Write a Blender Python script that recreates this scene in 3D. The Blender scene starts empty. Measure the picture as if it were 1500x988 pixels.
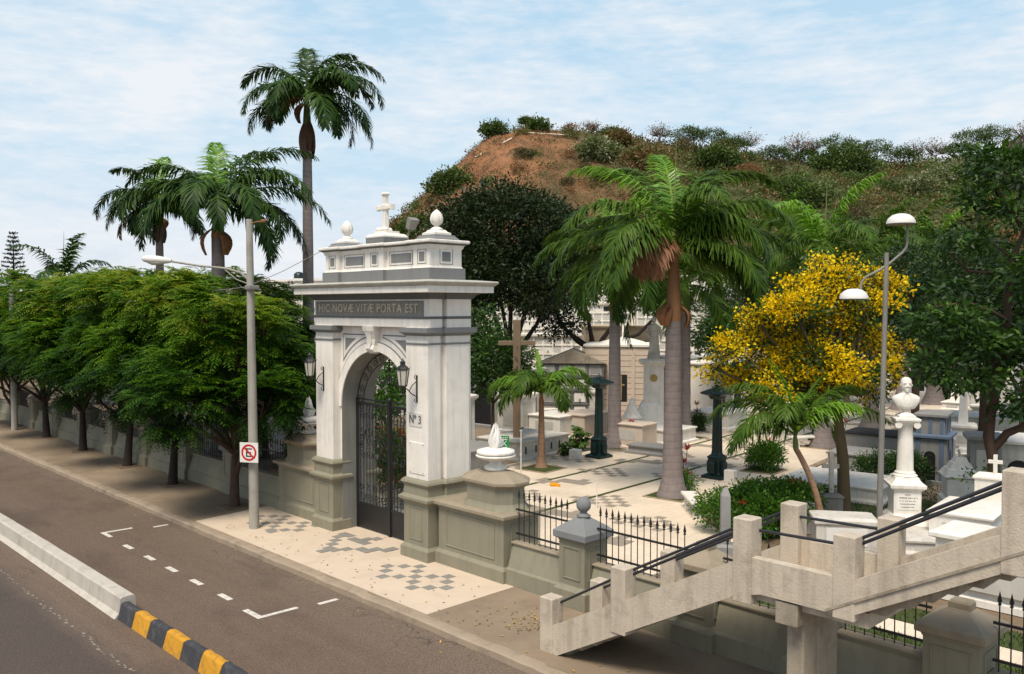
import bpy, math, random
import numpy as np
from mathutils import Vector, Matrix
R = math.radians
scene = bpy.context.scene
COL = scene.collection

# ------------------------------------------------------------------ camera
CAM_H = 6.5
YAW = R(43.9)
PITCH = math.atan(44/1290.)
FW = (-math.cos(YAW), math.sin(YAW)); RT = (math.sin(YAW), math.cos(YAW))
cam = bpy.data.cameras.new('camera'); cam.lens = 36*1290/1500.; cam.sensor_width = 36
cam.clip_end = 3000; cam.clip_start = .1
camo = bpy.data.objects.new('camera', cam); COL.objects.link(camo)
camo.location = (0, 0, CAM_H); camo.rotation_euler = (R(90)-PITCH, 0, R(46.1))
scene.camera = camo

# surveying helpers: turn sight lines into real positions on the ground or at a distance
def _ray(px, py):
    u = (px-750)/1290.; v = -(py-494)/1290.
    fx = math.cos(PITCH)+v*math.sin(PITCH); z = -math.sin(PITCH)+v*math.cos(PITCH)
    return (FW[0]*fx+RT[0]*u, FW[1]*fx+RT[1]*u, z)
def gp(px, py, z=0.):
    r = _ray(px, py); t = (z-CAM_H)/r[2]; return (r[0]*t, r[1]*t, z)
def dp(px, py, d):
    r = _ray(px, py); return (r[0]*d, r[1]*d, CAM_H+r[2]*d)

# ------------------------------------------------------------------ materials
class NT:
    def __init__(s, name):
        s.m = bpy.data.materials.new(name); s.m.use_nodes = True
        s.nt = s.m.node_tree; s.nt.nodes.clear()
        s.out = s.n('ShaderNodeOutputMaterial')
    def n(s, t, **kw):
        o = s.nt.nodes.new(t)
        for k, v in kw.items(): setattr(o, k, v)
        return o
    def l(s, a, b): s.nt.links.new(a, b)
    def noise(s, vec, scale, detail=4, rough=.55):
        o = s.n('ShaderNodeTexNoise'); o.inputs['Scale'].default_value = scale
        o.inputs['Detail'].default_value = detail; o.inputs['Roughness'].default_value = rough
        s.l(vec, o.inputs['Vector']); return o.outputs['Fac']
    def ramp(s, fac, stops, interp='LINEAR'):
        o = s.n('ShaderNodeValToRGB'); o.color_ramp.interpolation = interp
        e = o.color_ramp.elements
        while len(e) < len(stops): e.new(.5)
        for i, (p, c) in enumerate(stops):
            e[i].position = p; e[i].color = (*c, 1) if len(c) == 3 else c
        s.l(fac, o.inputs['Fac']); return o.outputs['Color']
    def mix(s, fac, a, b, mode='MIX'):
        o = s.n('ShaderNodeMix', data_type='RGBA', blend_type=mode)
        for sock, v in ((o.inputs[0], fac), (o.inputs[6], a), (o.inputs[7], b)):
            if isinstance(v, (int, float)): sock.default_value = v
            elif isinstance(v, tuple): sock.default_value = (*v, 1)
            else: s.l(v, sock)
        return o.outputs[2]
    def math(s, op, a, b=0.):
        o = s.n('ShaderNodeMath', operation=op)
        for sock, v in ((o.inputs[0], a), (o.inputs[1], b)):
            if isinstance(v, (int, float)): sock.default_value = v
            else: s.l(v, sock)
        return o.outputs[0]
    def map(s, vec, scale=(1, 1, 1), loc=(0, 0, 0)):
        o = s.n('ShaderNodeMapping'); o.inputs['Scale'].default_value = scale; o.inputs['Location'].default_value = loc
        s.l(vec, o.inputs['Vector']); return o.outputs[0]

def mul(c, k): return tuple(min(1, x*k) for x in c)

def M(name, c, rough=.8, var=.14, vs=1.6, grime=.0, gc=(.09, .075, .055), gs=1.3, streak=0., bump=.25, bs=45, spec=.3, c2=None, c2s=.6, metal=0):
    t = NT(name)
    geo = t.n('ShaderNodeNewGeometry'); vec = geo.outputs['Position']
    f = t.noise(vec, vs, 6, .6)
    col = t.mix(f, mul(c, 1-var*1.6), mul(c, 1+var*1.6))
    if c2: col = t.mix(t.ramp(t.noise(vec, c2s, 5, .6), [(.42, (0, 0, 0)), (.6, (1, 1, 1))]), col, c2)
    fine = t.noise(vec, bs*1.7, 3)
    col = t.mix(t.math('MULTIPLY', t.math('SUBTRACT', fine, .35), .35), col, mul(c, .45))
    if grime:
        g = t.ramp(t.noise(vec, gs, 8, .68), [(.5, (0, 0, 0)), (.72, (1, 1, 1))])
        col = t.mix(t.math('MULTIPLY', g, grime), col, gc)
    if streak:
        g = t.ramp(t.noise(t.map(vec, (3.5, 3.5, .28)), 1.6, 6, .65), [(.46, (0, 0, 0)), (.75, (1, 1, 1))])
        col = t.mix(t.math('MULTIPLY', g, streak), col, gc)
    b = t.n('ShaderNodeBsdfPrincipled')
    t.l(col, b.inputs['Base Color']); b.inputs['Roughness'].default_value = rough
    b.inputs['Specular IOR Level'].default_value = spec; b.inputs['Metallic'].default_value = metal
    if bump:
        bp = t.n('ShaderNodeBump'); bp.inputs['Strength'].default_value = bump; bp.inputs['Distance'].default_value = .02
        t.l(t.noise(vec, bs, 4), bp.inputs['Height']); t.l(bp.outputs[0], b.inputs['Normal'])
    t.l(b.outputs[0], t.out.inputs[0]); return t.m

def LEAF(name, stops, trans=.35, rough=.5, spec=.35):
    t = NT(name)
    a = t.n('ShaderNodeAttribute', attribute_name='tint')
    col = t.ramp(a.outputs['Fac'], stops)
    b = t.n('ShaderNodeBsdfPrincipled'); t.l(col, b.inputs['Base Color'])
    b.inputs['Roughness'].default_value = rough; b.inputs['Specular IOR Level'].default_value = spec
    tr = t.n('ShaderNodeBsdfTranslucent'); t.l(t.mix(1., col, (1.25, 1.35, .55), 'MULTIPLY'), tr.inputs[0])
    mx = t.n('ShaderNodeMixShader'); mx.inputs[0].default_value = trans
    t.l(b.outputs[0], mx.inputs[1]); t.l(tr.outputs[0], mx.inputs[2]); t.l(mx.outputs[0], t.out.inputs[0])
    return t.m

m_white = M('white_paint', (.82, .775, .705), var=.05, streak=.34, grime=.2, gc=(.33, .29, .24), gs=2, bump=.12)
m_whitegrime = M('weathered_white_paint', (.66, .63, .57), var=.08, streak=.4, grime=.3, gc=(.2, .17, .13), gs=2.2, bump=.15)
m_corn = M('stained_cornice_paint', (.46, .44, .385), var=.1, streak=.3, grime=.45, gc=(.22, .2, .16), gs=3)
m_plinth = M('olive_grey_paint', (.25, .232, .168), var=.07, streak=.3, grime=.2, gc=(.11, .10, .075), gs=1.5, bump=.12)
m_plinthtop = M('olive_grey_paint_dusty', (.30, .25, .18), var=.1, grime=.4, gc=(.16, .13, .1), gs=3)
m_panel = M('slate_grey_paint', (.2, .205, .205), var=.06, streak=.15, bump=.1)
m_dgrey = M('dark_grey_paint', (.12, .125, .125), var=.08, bump=.1)
m_frieze = M('inscription_panel_grey', (.25, .235, .20), var=.15, grime=.3, gs=6)
m_letter = M('worn_letter_stone', (.55, .48, .38), var=.2, grime=.55, gs=14, gc=(.15, .13, .1))
m_reveal = M('reveal_grey_paint', (.215, .215, .195), var=.06, streak=.35, gc=(.08, .07, .06), bump=.1)
m_iron = M('black_iron', (.012, .012, .012), rough=.45, var=.2, spec=.5, bump=0)
m_railp = M('railing_black_paint', (.02, .02, .024), rough=.4, var=.15, spec=.5, bump=0)
m_conc = M('weathered_concrete', (.53, .455, .36), var=.12, streak=.45, grime=.5, gc=(.17, .135, .1), gs=3.2, bump=.4, bs=30)
m_concd = M('stained_concrete', (.34, .29, .22), var=.16, streak=.5, grime=.7, gc=(.11, .085, .06), gs=2.4, bump=.4, bs=30)
m_asph = None
m_kerb = M('kerb_concrete', (.33, .26, .19), var=.18, grime=.6, gc=(.12, .095, .075), gs=2, bump=.4)
m_side = M('sidewalk_concrete', (.235, .178, .122), var=.16, grime=.5, gc=(.11, .085, .06), gs=.8, bump=.35, c2=(.29, .222, .155), c2s=.35)
m_apron = M('cream_paving', (.60, .49, .375), var=.06, grime=.3, gc=(.34, .27, .2), gs=1.1, bump=.2)
m_court = None
m_tile = M('grey_paving_tile', (.25, .235, .205), var=.15, vs=4, grime=.2, bump=.2)
m_ctile = M('faded_grey_tile', (.31, .265, .21), var=.12, vs=3, bump=.2)
m_lane = M('faded_line_paint', (.24, .2, .165), var=.2, grime=.8, gc=(.12, .1, .08), gs=7)
m_mark = M('worn_road_paint', (.64, .60, .54), var=.1, grime=.85, gc=(.2, .15, .115), gs=7, bump=.2)
m_grass = M('lawn_grass', (.05, .072, .016), var=.35, vs=5, grime=.3, gc=(.14, .11, .05), gs=1.2, bump=.7, bs=70)
m_soil = M('dry_soil', (.19, .135, .085), var=.2, grime=.5, gs=1, bump=.5)
m_median = M('whitewashed_concrete', (.5, .46, .4), var=.1, grime=.45, gc=(.24, .2, .16), gs=2.5, streak=.3, bump=.3)
m_yel = M('yellow_kerb_paint', (.55, .27, .02), var=.2, grime=.8, gc=(.16, .11, .06), gs=6)
m_blk = M('black_kerb_paint', (.045, .046, .052), var=.2, grime=.6, gc=(.14, .13, .12), gs=5)
m_marble = M('white_marble', (.78, .74, .675), var=.07, streak=.28, grime=.25, gc=(.3, .27, .22), gs=2.5, bump=.08)
m_marbled = M('old_marble', (.60, .565, .51), var=.12, streak=.4, grime=.5, gc=(.2, .18, .15), gs=2.5, bump=.1)
m_stone = M('grey_granite', (.27, .265, .255), var=.12, streak=.2, grime=.2, bump=.1)
m_stoned = M('dark_granite', (.04, .038, .038), rough=.6, var=.15, bump=0, spec=.2)
m_pink = M('pinkish_stone', (.62, .51, .41), var=.08, streak=.15, grime=.2, gc=(.3, .24, .18))
m_blue = M('blue_grey_tile', (.13, .175, .25), var=.12, streak=.2)
m_green = M('bottle_green_metal', (.004, .019, .017), rough=.38, var=.2, spec=.5, bump=0)
m_pole = M('grey_pole_paint', (.22, .21, .19), rough=.5, var=.15, grime=.3, bump=0)
m_cpole = M('concrete_pole', (.36, .345, .3), var=.12, streak=.4, grime=.3, bump=.3)
m_glass = M('frosted_lantern_glass', (.55, .53, .45), rough=.25, var=.06, bump=0, spec=.5)
m_sign = M('sign_white', (.72, .70, .66), rough=.45, var=.05, bump=0)
m_red = M('sign_red', (.5, .015, .015), rough=.45, var=.1, bump=0)
m_sgreen = M('sign_green', (.01, .22, .075), rough=.45, var=.1, bump=0)
m_black = M('sign_black', (.015, .015, .015), rough=.5, bump=0)
m_bark = M('dark_bark', (.075, .045, .03), var=.3, vs=8, grime=.4, gc=(.03, .02, .015), gs=6, bump=.8, bs=25)
m_barkd = M('blackish_bark', (.03, .02, .015), var=.3, vs=8, bump=.8, bs=25)
m_barkg = M('olive_bark', (.115, .085, .045), var=.3, vs=5, grime=.6, gc=(.06, .05, .035), gs=5, bump=.6, bs=20)
m_browd = M('dark_dry_sheath', (.10, .055, .038), var=.3, vs=6, bump=.4, bs=20)
m_brown = M('dry_sheath', (.27, .12, .055), var=.25, vs=6, bump=.4, bs=20)
m_shaft = M('green_crownshaft', (.10, .15, .035), rough=.45, var=.15, bump=.05)
m_shaftb = M('rusty_crownshaft', (.3, .15, .07), rough=.6, var=.2, bump=.1)
m_bwhite = M('far_white_wall', (.82, .78, .70), var=.06, streak=.22, grime=.2, gc=(.3, .26, .2), gs=.5, bump=0)
m_bcream = M('far_cream_wall', (.68, .62, .52), var=.08, streak=.35, grime=.3, gc=(.25, .2, .14), gs=.6, bump=0)
m_bblue = M('far_blue_band', (.06, .10, .17), var=.1, bump=0)
m_niche = M('niche_plate', (.52, .50, .45), var=.18, vs=1.2, bump=0)
m_gold = M('bronze_medallion', (.4, .27, .1), rough=.4, var=.1, bump=0)
m_pot = M('white_pot', (.55, .52, .48), var=.1, grime=.2)
m_yplast = M('yellow_bag', (.7, .3, .01), var=.1)
m_window = M('dark_opening', (.02, .02, .022), rough=.4, bump=0)

def asphalt():
    t = NT('asphalt'); vec = t.n('ShaderNodeNewGeometry').outputs['Position']
    col = t.mix(t.noise(vec, .35, 5, .6), (.088, .058, .040), (.20, .138, .095))
    st = t.noise(t.map(vec, (.06, 1.1, 1)), 1.2, 5, .6)            # wheel tracks run along the road
    col = t.mix(t.ramp(st, [(.35, (0, 0, 0)), (.7, (1, 1, 1))]), col, (.165, .118, .085))
    # the near carriageway is darker
    sep = t.n('ShaderNodeSeparateXYZ'); t.l(vec, sep.inputs[0])
    y = t.math('ADD', sep.outputs[1], t.math('MULTIPLY', t.noise(vec, .8), .7))
    near = t.ramp(t.math('DIVIDE', y, 10.), [(.6, (1, 1, 1)), (.66, (0, 0, 0))])
    col = t.mix(t.math('MULTIPLY', near, .8), col, (.066, .053, .046))
    gutter = t.ramp(t.math('DIVIDE', y, 12.), [(.85, (0, 0, 0)), (.95, (1, 1, 1))])
    col = t.mix(t.math('MULTIPLY', gutter, .5), col, (.2, .155, .115))
    col = t.mix(t.math('MULTIPLY', t.ramp(t.noise(t.map(vec, (.5, 1, 1)), .55, 7, .7), [(.52, (0, 0, 0)), (.66, (1, 1, 1))]), .45), col, (.06, .042, .032))
    cr = t.n('ShaderNodeTexVoronoi', feature='DISTANCE_TO_EDGE'); cr.inputs['Scale'].default_value = .45
    wv = t.n('ShaderNodeVectorMath', operation='ADD'); t.l(vec, wv.inputs[0])
    ns = t.n('ShaderNodeTexNoise'); ns.inputs['Scale'].default_value = 1.5; t.l(vec, ns.inputs['Vector']); t.l(ns.outputs['Color'], wv.inputs[1])
    t.l(wv.outputs[0], cr.inputs['Vector'])
    crk = t.ramp(cr.outputs['Distance'], [(.0, (1, 1, 1)), (.012, (0, 0, 0))])
    col = t.mix(t.math('MULTIPLY', t.math('MULTIPLY', crk, t.ramp(t.noise(vec, .3), [(.5, (0, 0, 0)), (.6, (1, 1, 1))])), .6), col, (.03, .025, .022))
    sp = t.noise(vec, 55, 2, .7)
    col = t.mix(t.ramp(sp, [(.35, (1, 1, 1)), (.5, (0, 0, 0))]), col, (.04, .033, .03))
    col = t.mix(t.ramp(sp, [(.6, (0, 0, 0)), (.75, (.6, .6, .6))]), col, (.3, .26, .22))
    b = t.n('ShaderNodeBsdfPrincipled'); t.l(col, b.inputs['Base Color']); b.inputs['Roughness'].default_value = .85
    b.inputs['Specular IOR Level'].default_value = .3
    bp = t.n('ShaderNodeBump'); bp.inputs['Strength'].default_value = .5; bp.inputs['Distance'].default_value = .01
    t.l(sp, bp.inputs['Height']); t.l(bp.outputs[0], b.inputs['Normal']); t.l(b.outputs[0], t.out.inputs[0]); return t.m
m_asph = asphalt()

def court():
    t = NT('courtyard_paving'); vec = t.n('ShaderNodeNewGeometry').outputs['Position']
    rot = t.n('ShaderNodeMapping'); rot.inputs['Rotation'].default_value = (0, 0, R(-7.4)); t.l(vec, rot.inputs['Vector'])
    br = t.n('ShaderNodeTexBrick'); br.offset = 0; br.inputs['Scale'].default_value = 1
    br.inputs['Brick Width'].default_value = .34; br.inputs['Row Height'].default_value = .34; br.inputs['Mortar Size'].default_value = .008
    br.inputs['Color1'].default_value = (.74, .62, .48, 1); br.inputs['Color2'].default_value = (.71, .595, .46, 1); br.inputs['Mortar'].default_value = (.6, .49, .38, 1)
    t.l(rot.outputs[0], br.inputs['Vector'])
    col = t.mix(t.math('MULTIPLY', t.ramp(t.noise(vec, .5, 7, .65), [(.45, (0, 0, 0)), (.75, (1, 1, 1))]), .5), br.outputs['Color'], (.36, .285, .21))
    b = t.n('ShaderNodeBsdfPrincipled'); t.l(col, b.inputs['Base Color']); b.inputs['Roughness'].default_value = .75
    t.l(b.outputs[0], t.out.inputs[0]); return t.m
m_court = court()

def trunkmat(name, c1, c2, ring):
    t = NT(name); vec = t.n('ShaderNodeNewGeometry').outputs['Position']
    w = t.n('ShaderNodeTexWave', wave_type='BANDS', bands_direction='Z'); w.inputs['Scale'].default_value = 1.3
    w.inputs['Distortion'].default_value = 2.2; w.inputs['Detail'].default_value = 2; w.inputs['Detail Scale'].default_value = .6
    t.l(vec, w.inputs['Vector'])
    col = t.mix(t.noise(t.map(vec, (4, 4, 1)), 1.5, 6, .65), c1, c2)
    col = t.mix(t.ramp(w.outputs['Fac'], [(.0, (.4, .4, .4)), (.1, (0, 0, 0))]), col, ring)
    col = t.mix(t.math('MULTIPLY', t.ramp(t.noise(vec, 3, 6, .7), [(.5, (0, 0, 0)), (.7, (1, 1, 1))]), .5), col, mul(c1, .55))
    b = t.n('ShaderNodeBsdfPrincipled'); t.l(col, b.inputs['Base Color']); b.inputs['Roughness'].default_value = .8
    bp = t.n('ShaderNodeBump'); bp.inputs['Strength'].default_value = .15; bp.inputs['Distance'].default_value = .02
    t.l(w.outputs['Fac'], bp.inputs['Height']); t.l(bp.outputs[0], b.inputs['Normal'])
    t.l(b.outputs[0], t.out.inputs[0]); return t.m
m_ptrunk = trunkmat('palm_trunk', (.17, .14, .135), (.27, .225, .215), (.10, .085, .085))
m_ptrunkb = trunkmat('young_palm_trunk', (.22, .12, .065), (.32, .2, .12), (.12, .07, .045))

G_ = (.0, .5, 1.)
m_neem = LEAF('feathery_leaves', [(0, (.006, .02, .002)), (.2, (.016, .05, .004)), (.5, (.05, .125, .006)), (.78, (.105, .205, .011)), (1, (.23, .27, .022))], .32, spec=.15)
m_mango = LEAF('dark_broad_leaves', [(0, (.008, .018, .005)), (.6, (.022, .042, .01)), (.9, (.06, .075, .018)), (1, (.11, .085, .03))], .15)
m_broad = LEAF('green_broad_leaves', [(0, (.007, .022, .004)), (.55, (.026, .072, .009)), (1, (.12, .22, .025))], .25)
m_bush = LEAF('hedge_leaves', [(0, (.018, .05, .008)), (.6, (.065, .17, .012)), (1, (.16, .28, .025))], .35)
m_yflow = LEAF('yellow_blossom', [(0, (.26, .21, .008)), (.25, (.62, .41, .005)), (.6, (.85, .60, .008)), (1, (.9, .74, .05))], .25, spec=.1)
m_rflow = LEAF('red_blossom', [(0, (.35, .02, .01)), (1, (.65, .08, .03))], .25)
m_ti = LEAF('crimson_leaves', [(0, (.16, .012, .02)), (1, (.42, .05, .07))], .25)
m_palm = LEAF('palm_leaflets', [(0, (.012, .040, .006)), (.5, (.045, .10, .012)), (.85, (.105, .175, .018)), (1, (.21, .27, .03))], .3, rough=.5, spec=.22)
m_palmd = LEAF('shaded_palm_leaflets', [(0, (.009, .028, .006)), (.5, (.024, .06, .011)), (.85, (.065, .12, .018)), (1, (.15, .21, .025))], .2, rough=.5, spec=.2)  # darker copy of the palm greens, backlit shade put into the colour
m_palmy = LEAF('young_palm_leaflets', [(0, (.05, .13, .012)), (.5, (.12, .27, .02)), (1, (.26, .40, .04))], .35, rough=.4, spec=.5)
m_deadf = LEAF('dead_palm_leaflets', [(0, (.11, .045, .022)), (1, (.33, .16, .085))], .2, rough=.7)
m_scrub = LEAF('dry_scrub', [(0, (.07, .055, .025)), (.3, (.13, .11, .045)), (.5, (.24, .12, .055)), (.7, (.11, .13, .03)), (.85, (.045, .085, .016)), (1, (.12, .17, .04))], .2)
m_backtree = LEAF('shaded_leaves', [(0, (.006, .016, .004)), (.6, (.02, .048, .009)), (1, (.06, .11, .018))], .2)  # darker greens for background trees, their shade put into the colour
m_tuft = LEAF('lawn_blades', [(0, (.02, .035, .008)), (.6, (.045, .08, .012)), (1, (.12, .13, .03))], .2)
m_scrubg = LEAF('hill_bush_leaves', [(0, (.022, .045, .010)), (1, (.11, .165, .03))], .2)
m_pale = LEAF('pale_blossom_scrub', [(0, (.06, .09, .025)), (.5, (.12, .15, .05)), (1, (.5, .47, .36))], .2)
m_bare = M('bare_twig', (.2, .15, .13), var=.2, bump=0)
m_pine = LEAF('pine_needles', [(0, (.01, .025, .012)), (1, (.03, .055, .025))], .1)

# ------------------------------------------------------------------ mesh helpers
def link(o, parent=None):
    COL.objects.link(o)
    if parent: o.parent = parent
    return o
def tag(o, label=None, cat=None, group=None, kind=None):
    if label: o['label'] = label
    if cat: o['category'] = cat
    if group: o['group'] = group
    if kind: o['kind'] = kind
    return o
def root(name, loc, label, cat, group=None, rz=0.):
    o = bpy.data.objects.new(name, None); o.empty_display_size = .2
    link(o); o.location = loc; o.rotation_euler = (0, 0, rz); return tag(o, label, cat, group)
def children(o): return [c for c in bpy.data.objects if c.parent == o]
def copy_tree(o, parent=None):
    c = o.copy(); link(c)
    if parent is not None: c.parent = parent
    for ch in children(o): copy_tree(ch, c)
    return c

class MB:
    def __init__(s, o=(0, 0, 0)): s.v = []; s.f = []; s.mi = []; s.o = o; s.sm = []
    def add(s, vs, fs, m=0, smooth=False):
        b = len(s.v); ox, oy, oz = s.o
        s.v += [(x-ox, y-oy, z-oz) for x, y, z in vs]
        for f in fs: s.f.append(tuple(i+b for i in f)); s.mi.append(m); s.sm.append(smooth)
        return s
    def box(s, x0, x1, y0, y1, z0, z1, m=0):
        return s.stack(x0, x1, y0, y1, [(0, z0), (0, z1)], m)
    def stack(s, x0, x1, y0, y1, prof, m=0, ms=None):
        vs = []; fs = []
        for off, z in prof:
            vs += [(x0-off, y0-off, z), (x1+off, y0-off, z), (x1+off, y1+off, z), (x0-off, y1+off, z)]
        n = len(prof)
        for k in range(n-1):
            a = 4*k
            for i in range(4):
                j = (i+1) % 4; fs.append((a+i, a+j, a+4+j, a+4+i))
        fs += [(3, 2, 1, 0), (4*n-4, 4*n-3, 4*n-2, 4*n-1)]
        if ms is None: return s.add(vs, fs, m)
        b = len(s.f); s.add(vs, fs, m)
        for k in range(n-1):
            for i in range(4): s.mi[b+4*k+i] = ms[k]
        s.mi[-1] = ms[-1]; s.mi[-2] = ms[0]; return s
    def loft(s, loops, m=0, cap=True, smooth=False):
        n = len(loops[0]); vs = [p for L in loops for p in L]; fs = []
        for k in range(len(loops)-1):
            a = k*n
            for i in range(n):
                j = (i+1) % n; fs.append((a+i, a+j, a+n+j, a+n+i))
        s.add(vs, fs, m, smooth)
        if cap: s.add(loops[0], [tuple(range(n))[::-1]], m); s.add(loops[-1], [tuple(range(n))], m)
        return s
    def prism(s, poly, prof, m=0):
        cx = sum(p[0] for p in poly)/len(poly); cy = sum(p[1] for p in poly)/len(poly); L = []
        for off, z in prof:
            l = []
            for x, y in poly:
                dx, dy = x-cx, y-cy; r = math.hypot(dx, dy); k = (r+off*1.2)/r; l.append((cx+dx*k, cy+dy*k, z))
            L.append(l)
        return s.loft(L, m)
    def exY(s, poly, y0, y1, m=0):
        return s.loft([[(x, y1, z) for x, z in poly], [(x, y0, z) for x, z in poly]], m)
    def lathe(s, prof, c=(0, 0, 0), n=20, m=0, smooth=True, sq=0):
        L = []
        for r, z in prof:
            L.append([(c[0]+max(r, .001)*math.cos(2*math.pi*i/n), c[1]+max(r, .001)*math.sin(2*math.pi*i/n), c[2]+z) for i in range(n)])
        return s.loft(L, m, True, smooth)
    def tube(s, pts, rad, n=8, m=0, smooth=True, cap=True):
        pts = [Vector(p) for p in pts]
        if not hasattr(rad, '__len__'): rad = [rad]*len(pts)
        L = []; up = None
        for i, p in enumerate(pts):
            t = (pts[min(i+1, len(pts)-1)]-pts[max(i-1, 0)])
            t = t.normalized() if t.length > 1e-9 else Vector((0, 0, 1))
            if up is None: up = Vector((1, 0, 0)) if abs(t.x) < .8 else Vector((0, 1, 0))
            a = (up-t*up.dot(t)).normalized(); b = t.cross(a); up = a
            L.append([tuple(p+(a*math.cos(2*math.pi*k/n)+b*math.sin(2*math.pi*k/n))*rad[i]) for k in range(n)])
        return s.loft(L, m, cap, smooth)
    def frame(s, x0, x1, z0, z1, y, w=.03, d=.018, m=0):      # raised moulding on a wall facing -y
        s.box(x0, x1, y-d, y+.01, z1-w, z1, m); s.box(x0, x1, y-d, y+.01, z0, z0+w, m)
        s.box(x0, x0+w, y-d, y+.01, z0+w, z1-w, m); s.box(x1-w, x1, y-d, y+.01, z0+w, z1-w, m); return s
    def frameX(s, y0, y1, z0, z1, x, w=.03, d=.018, m=0, sg=1):
        a, b = (x-.01, x+d) if sg > 0 else (x-d, x+.01)
        s.box(a, b, y0, y1, z1-w, z1, m); s.box(a, b, y0, y1, z0, z0+w, m)
        s.box(a, b, y0, y0+w, z0+w, z1-w, m); s.box(a, b, y1-w, y1, z0+w, z1-w, m); return s
    def mesh(s, name, mats, bevel=0):
        me = bpy.data.meshes.new(name); me.from_pydata(s.v, [], s.f)
        for m in (mats if isinstance(mats, (list, tuple)) else [mats]): me.materials.append(m)
        me.polygons.foreach_set('material_index', s.mi); me.polygons.foreach_set('use_smooth', s.sm)
        me.validate(); me.update(); return me
    def build(s, name, mats, parent=None, bevel=0, label=None, loc=None):
        o = bpy.data.objects.new(name, s.mesh(name, mats)); link(o, parent)
        if loc: o.location = loc
        if bevel:
            b = o.modifiers.new('bevel', 'BEVEL'); b.width = bevel; b.segments = 2; b.limit_method = 'ANGLE'; b.angle_limit = R(40)
        if label: o['label'] = label
        return o

def quads(name, V, tint, mat, parent=None, tri=False):
    """V: (n,4,3) array of quads, tint (n,)"""
    n = len(V); me = bpy.data.meshes.new(name)
    me.vertices.add(n*4); me.vertices.foreach_set('co', V.reshape(-1).astype(np.float32))
    me.loops.add(n*4); me.loops.foreach_set('vertex_index', np.arange(n*4, dtype=np.int32))
    me.polygons.add(n); me.polygons.foreach_set('loop_start', np.arange(0, n*4, 4, dtype=np.int32))
    a = me.attributes.new('tint', 'FLOAT', 'FACE'); a.data.foreach_set('value', np.clip(tint, 0, 1).astype(np.float32))
    if isinstance(mat, (list, tuple)):
        for m in mat: me.materials.append(m)
    else: me.materials.append(mat)
    me.update(calc_edges=True)
    if name is None: return me
    o = bpy.data.objects.new(name, me); return link(o, parent)

def unit(a): return a/np.maximum(np.linalg.norm(a, axis=-1, keepdims=True), 1e-9)
def leafquads(P, D, S, L, W):
    L = L[:, None]; W = W[:, None]*.5
    return np.stack([P, P+D*L*.45+S*W, P+D*L, P+D*L*.45-S*W], axis=1)
def rdir(rng, n): return unit(rng.normal(size=(n, 3)))

def text_mesh(txt, size, name, mat, parent, loc, rot, depth=.006, width=None, spacing=1.):
    cu = bpy.data.curves.new(name, 'FONT'); cu.body = txt; cu.size = size; cu.extrude = depth; cu.align_x = 'CENTER'; cu.align_y = 'CENTER'
    cu.space_character = spacing; cu.offset = .004*size/.1*.3
    o = bpy.data.objects.new(name, cu); COL.objects.link(o)
    dg = bpy.context.evaluated_depsgraph_get(); me = bpy.data.meshes.new_from_object(o.evaluated_get(dg)); me.name = name
    bpy.data.objects.remove(o); bpy.data.curves.remove(cu)
    xs = [v.co.x for v in me.vertices]; w = max(xs)-min(xs); cxm = (max(xs)+min(xs))/2
    if width:
        for v in me.vertices: v.co.x = (v.co.x-cxm)*width/w
    me.materials.clear(); me.materials.append(mat)
    q = bpy.data.objects.new(name, me); link(q, parent); q.location = loc; q.rotation_euler = rot; return q
# ================================================================== SETTING
def sheet(name, poly, z, mat, kind='structure'):
    me = bpy.data.meshes.new(name); me.from_pydata([(x, y, z) for x, y in poly], [], [tuple(range(len(poly)))]); me.materials.append(mat)
    o = bpy.data.objects.new(name, me); link(o); o['kind'] = kind; return o
def slab(name, poly, z0, z1, mat):
    b = MB(); b.loft([[(x, y, z0) for x, y in poly], [(x, y, z1) for x, y in poly]]); o = b.build(name, mat); o['kind'] = 'structure'; return o
sheet('ground', [(-2500, -2500), (2500, -2500), (2500, 2500), (-2500, 2500)], -.19, m_soil)
sheet('road', [(-260, -30), (60, -30), (60, 11.22), (-260, 11.22)], -.15, m_asph)
slab('sidewalk', [(-260, 11.4), (60, 11.4), (60, 15.2), (-260, 15.2)], -.188, 0, m_side)
# kerb with slightly rounded upper edge
kb = MB()
def kerbprof(x): return [(x, 11.16, -.187), (x, 11.17, -.03), (x, 11.21, -.004), (x, 11.3, .004), (x, 11.43, .004), (x, 11.43, -.187)]
rng = random.Random(3); X = -120.; L_ = []
while X < 20:
    dz = rng.uniform(-.02, .008) if rng.random() < .3 else rng.uniform(-.006, .006); dy = rng.uniform(-.02, .015)
    L_.append([(x, y+(dy if y < 11.4 else 0), z+(dz if z > -.1 else 0)) for x, y, z in kerbprof(X)]); X += rng.choice([.12, .35, .6])
kb.loft([l[::-1] for l in L_], 0); kbo = kb.build('kerb', m_kerb); kbo['kind'] = 'structure'
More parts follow.
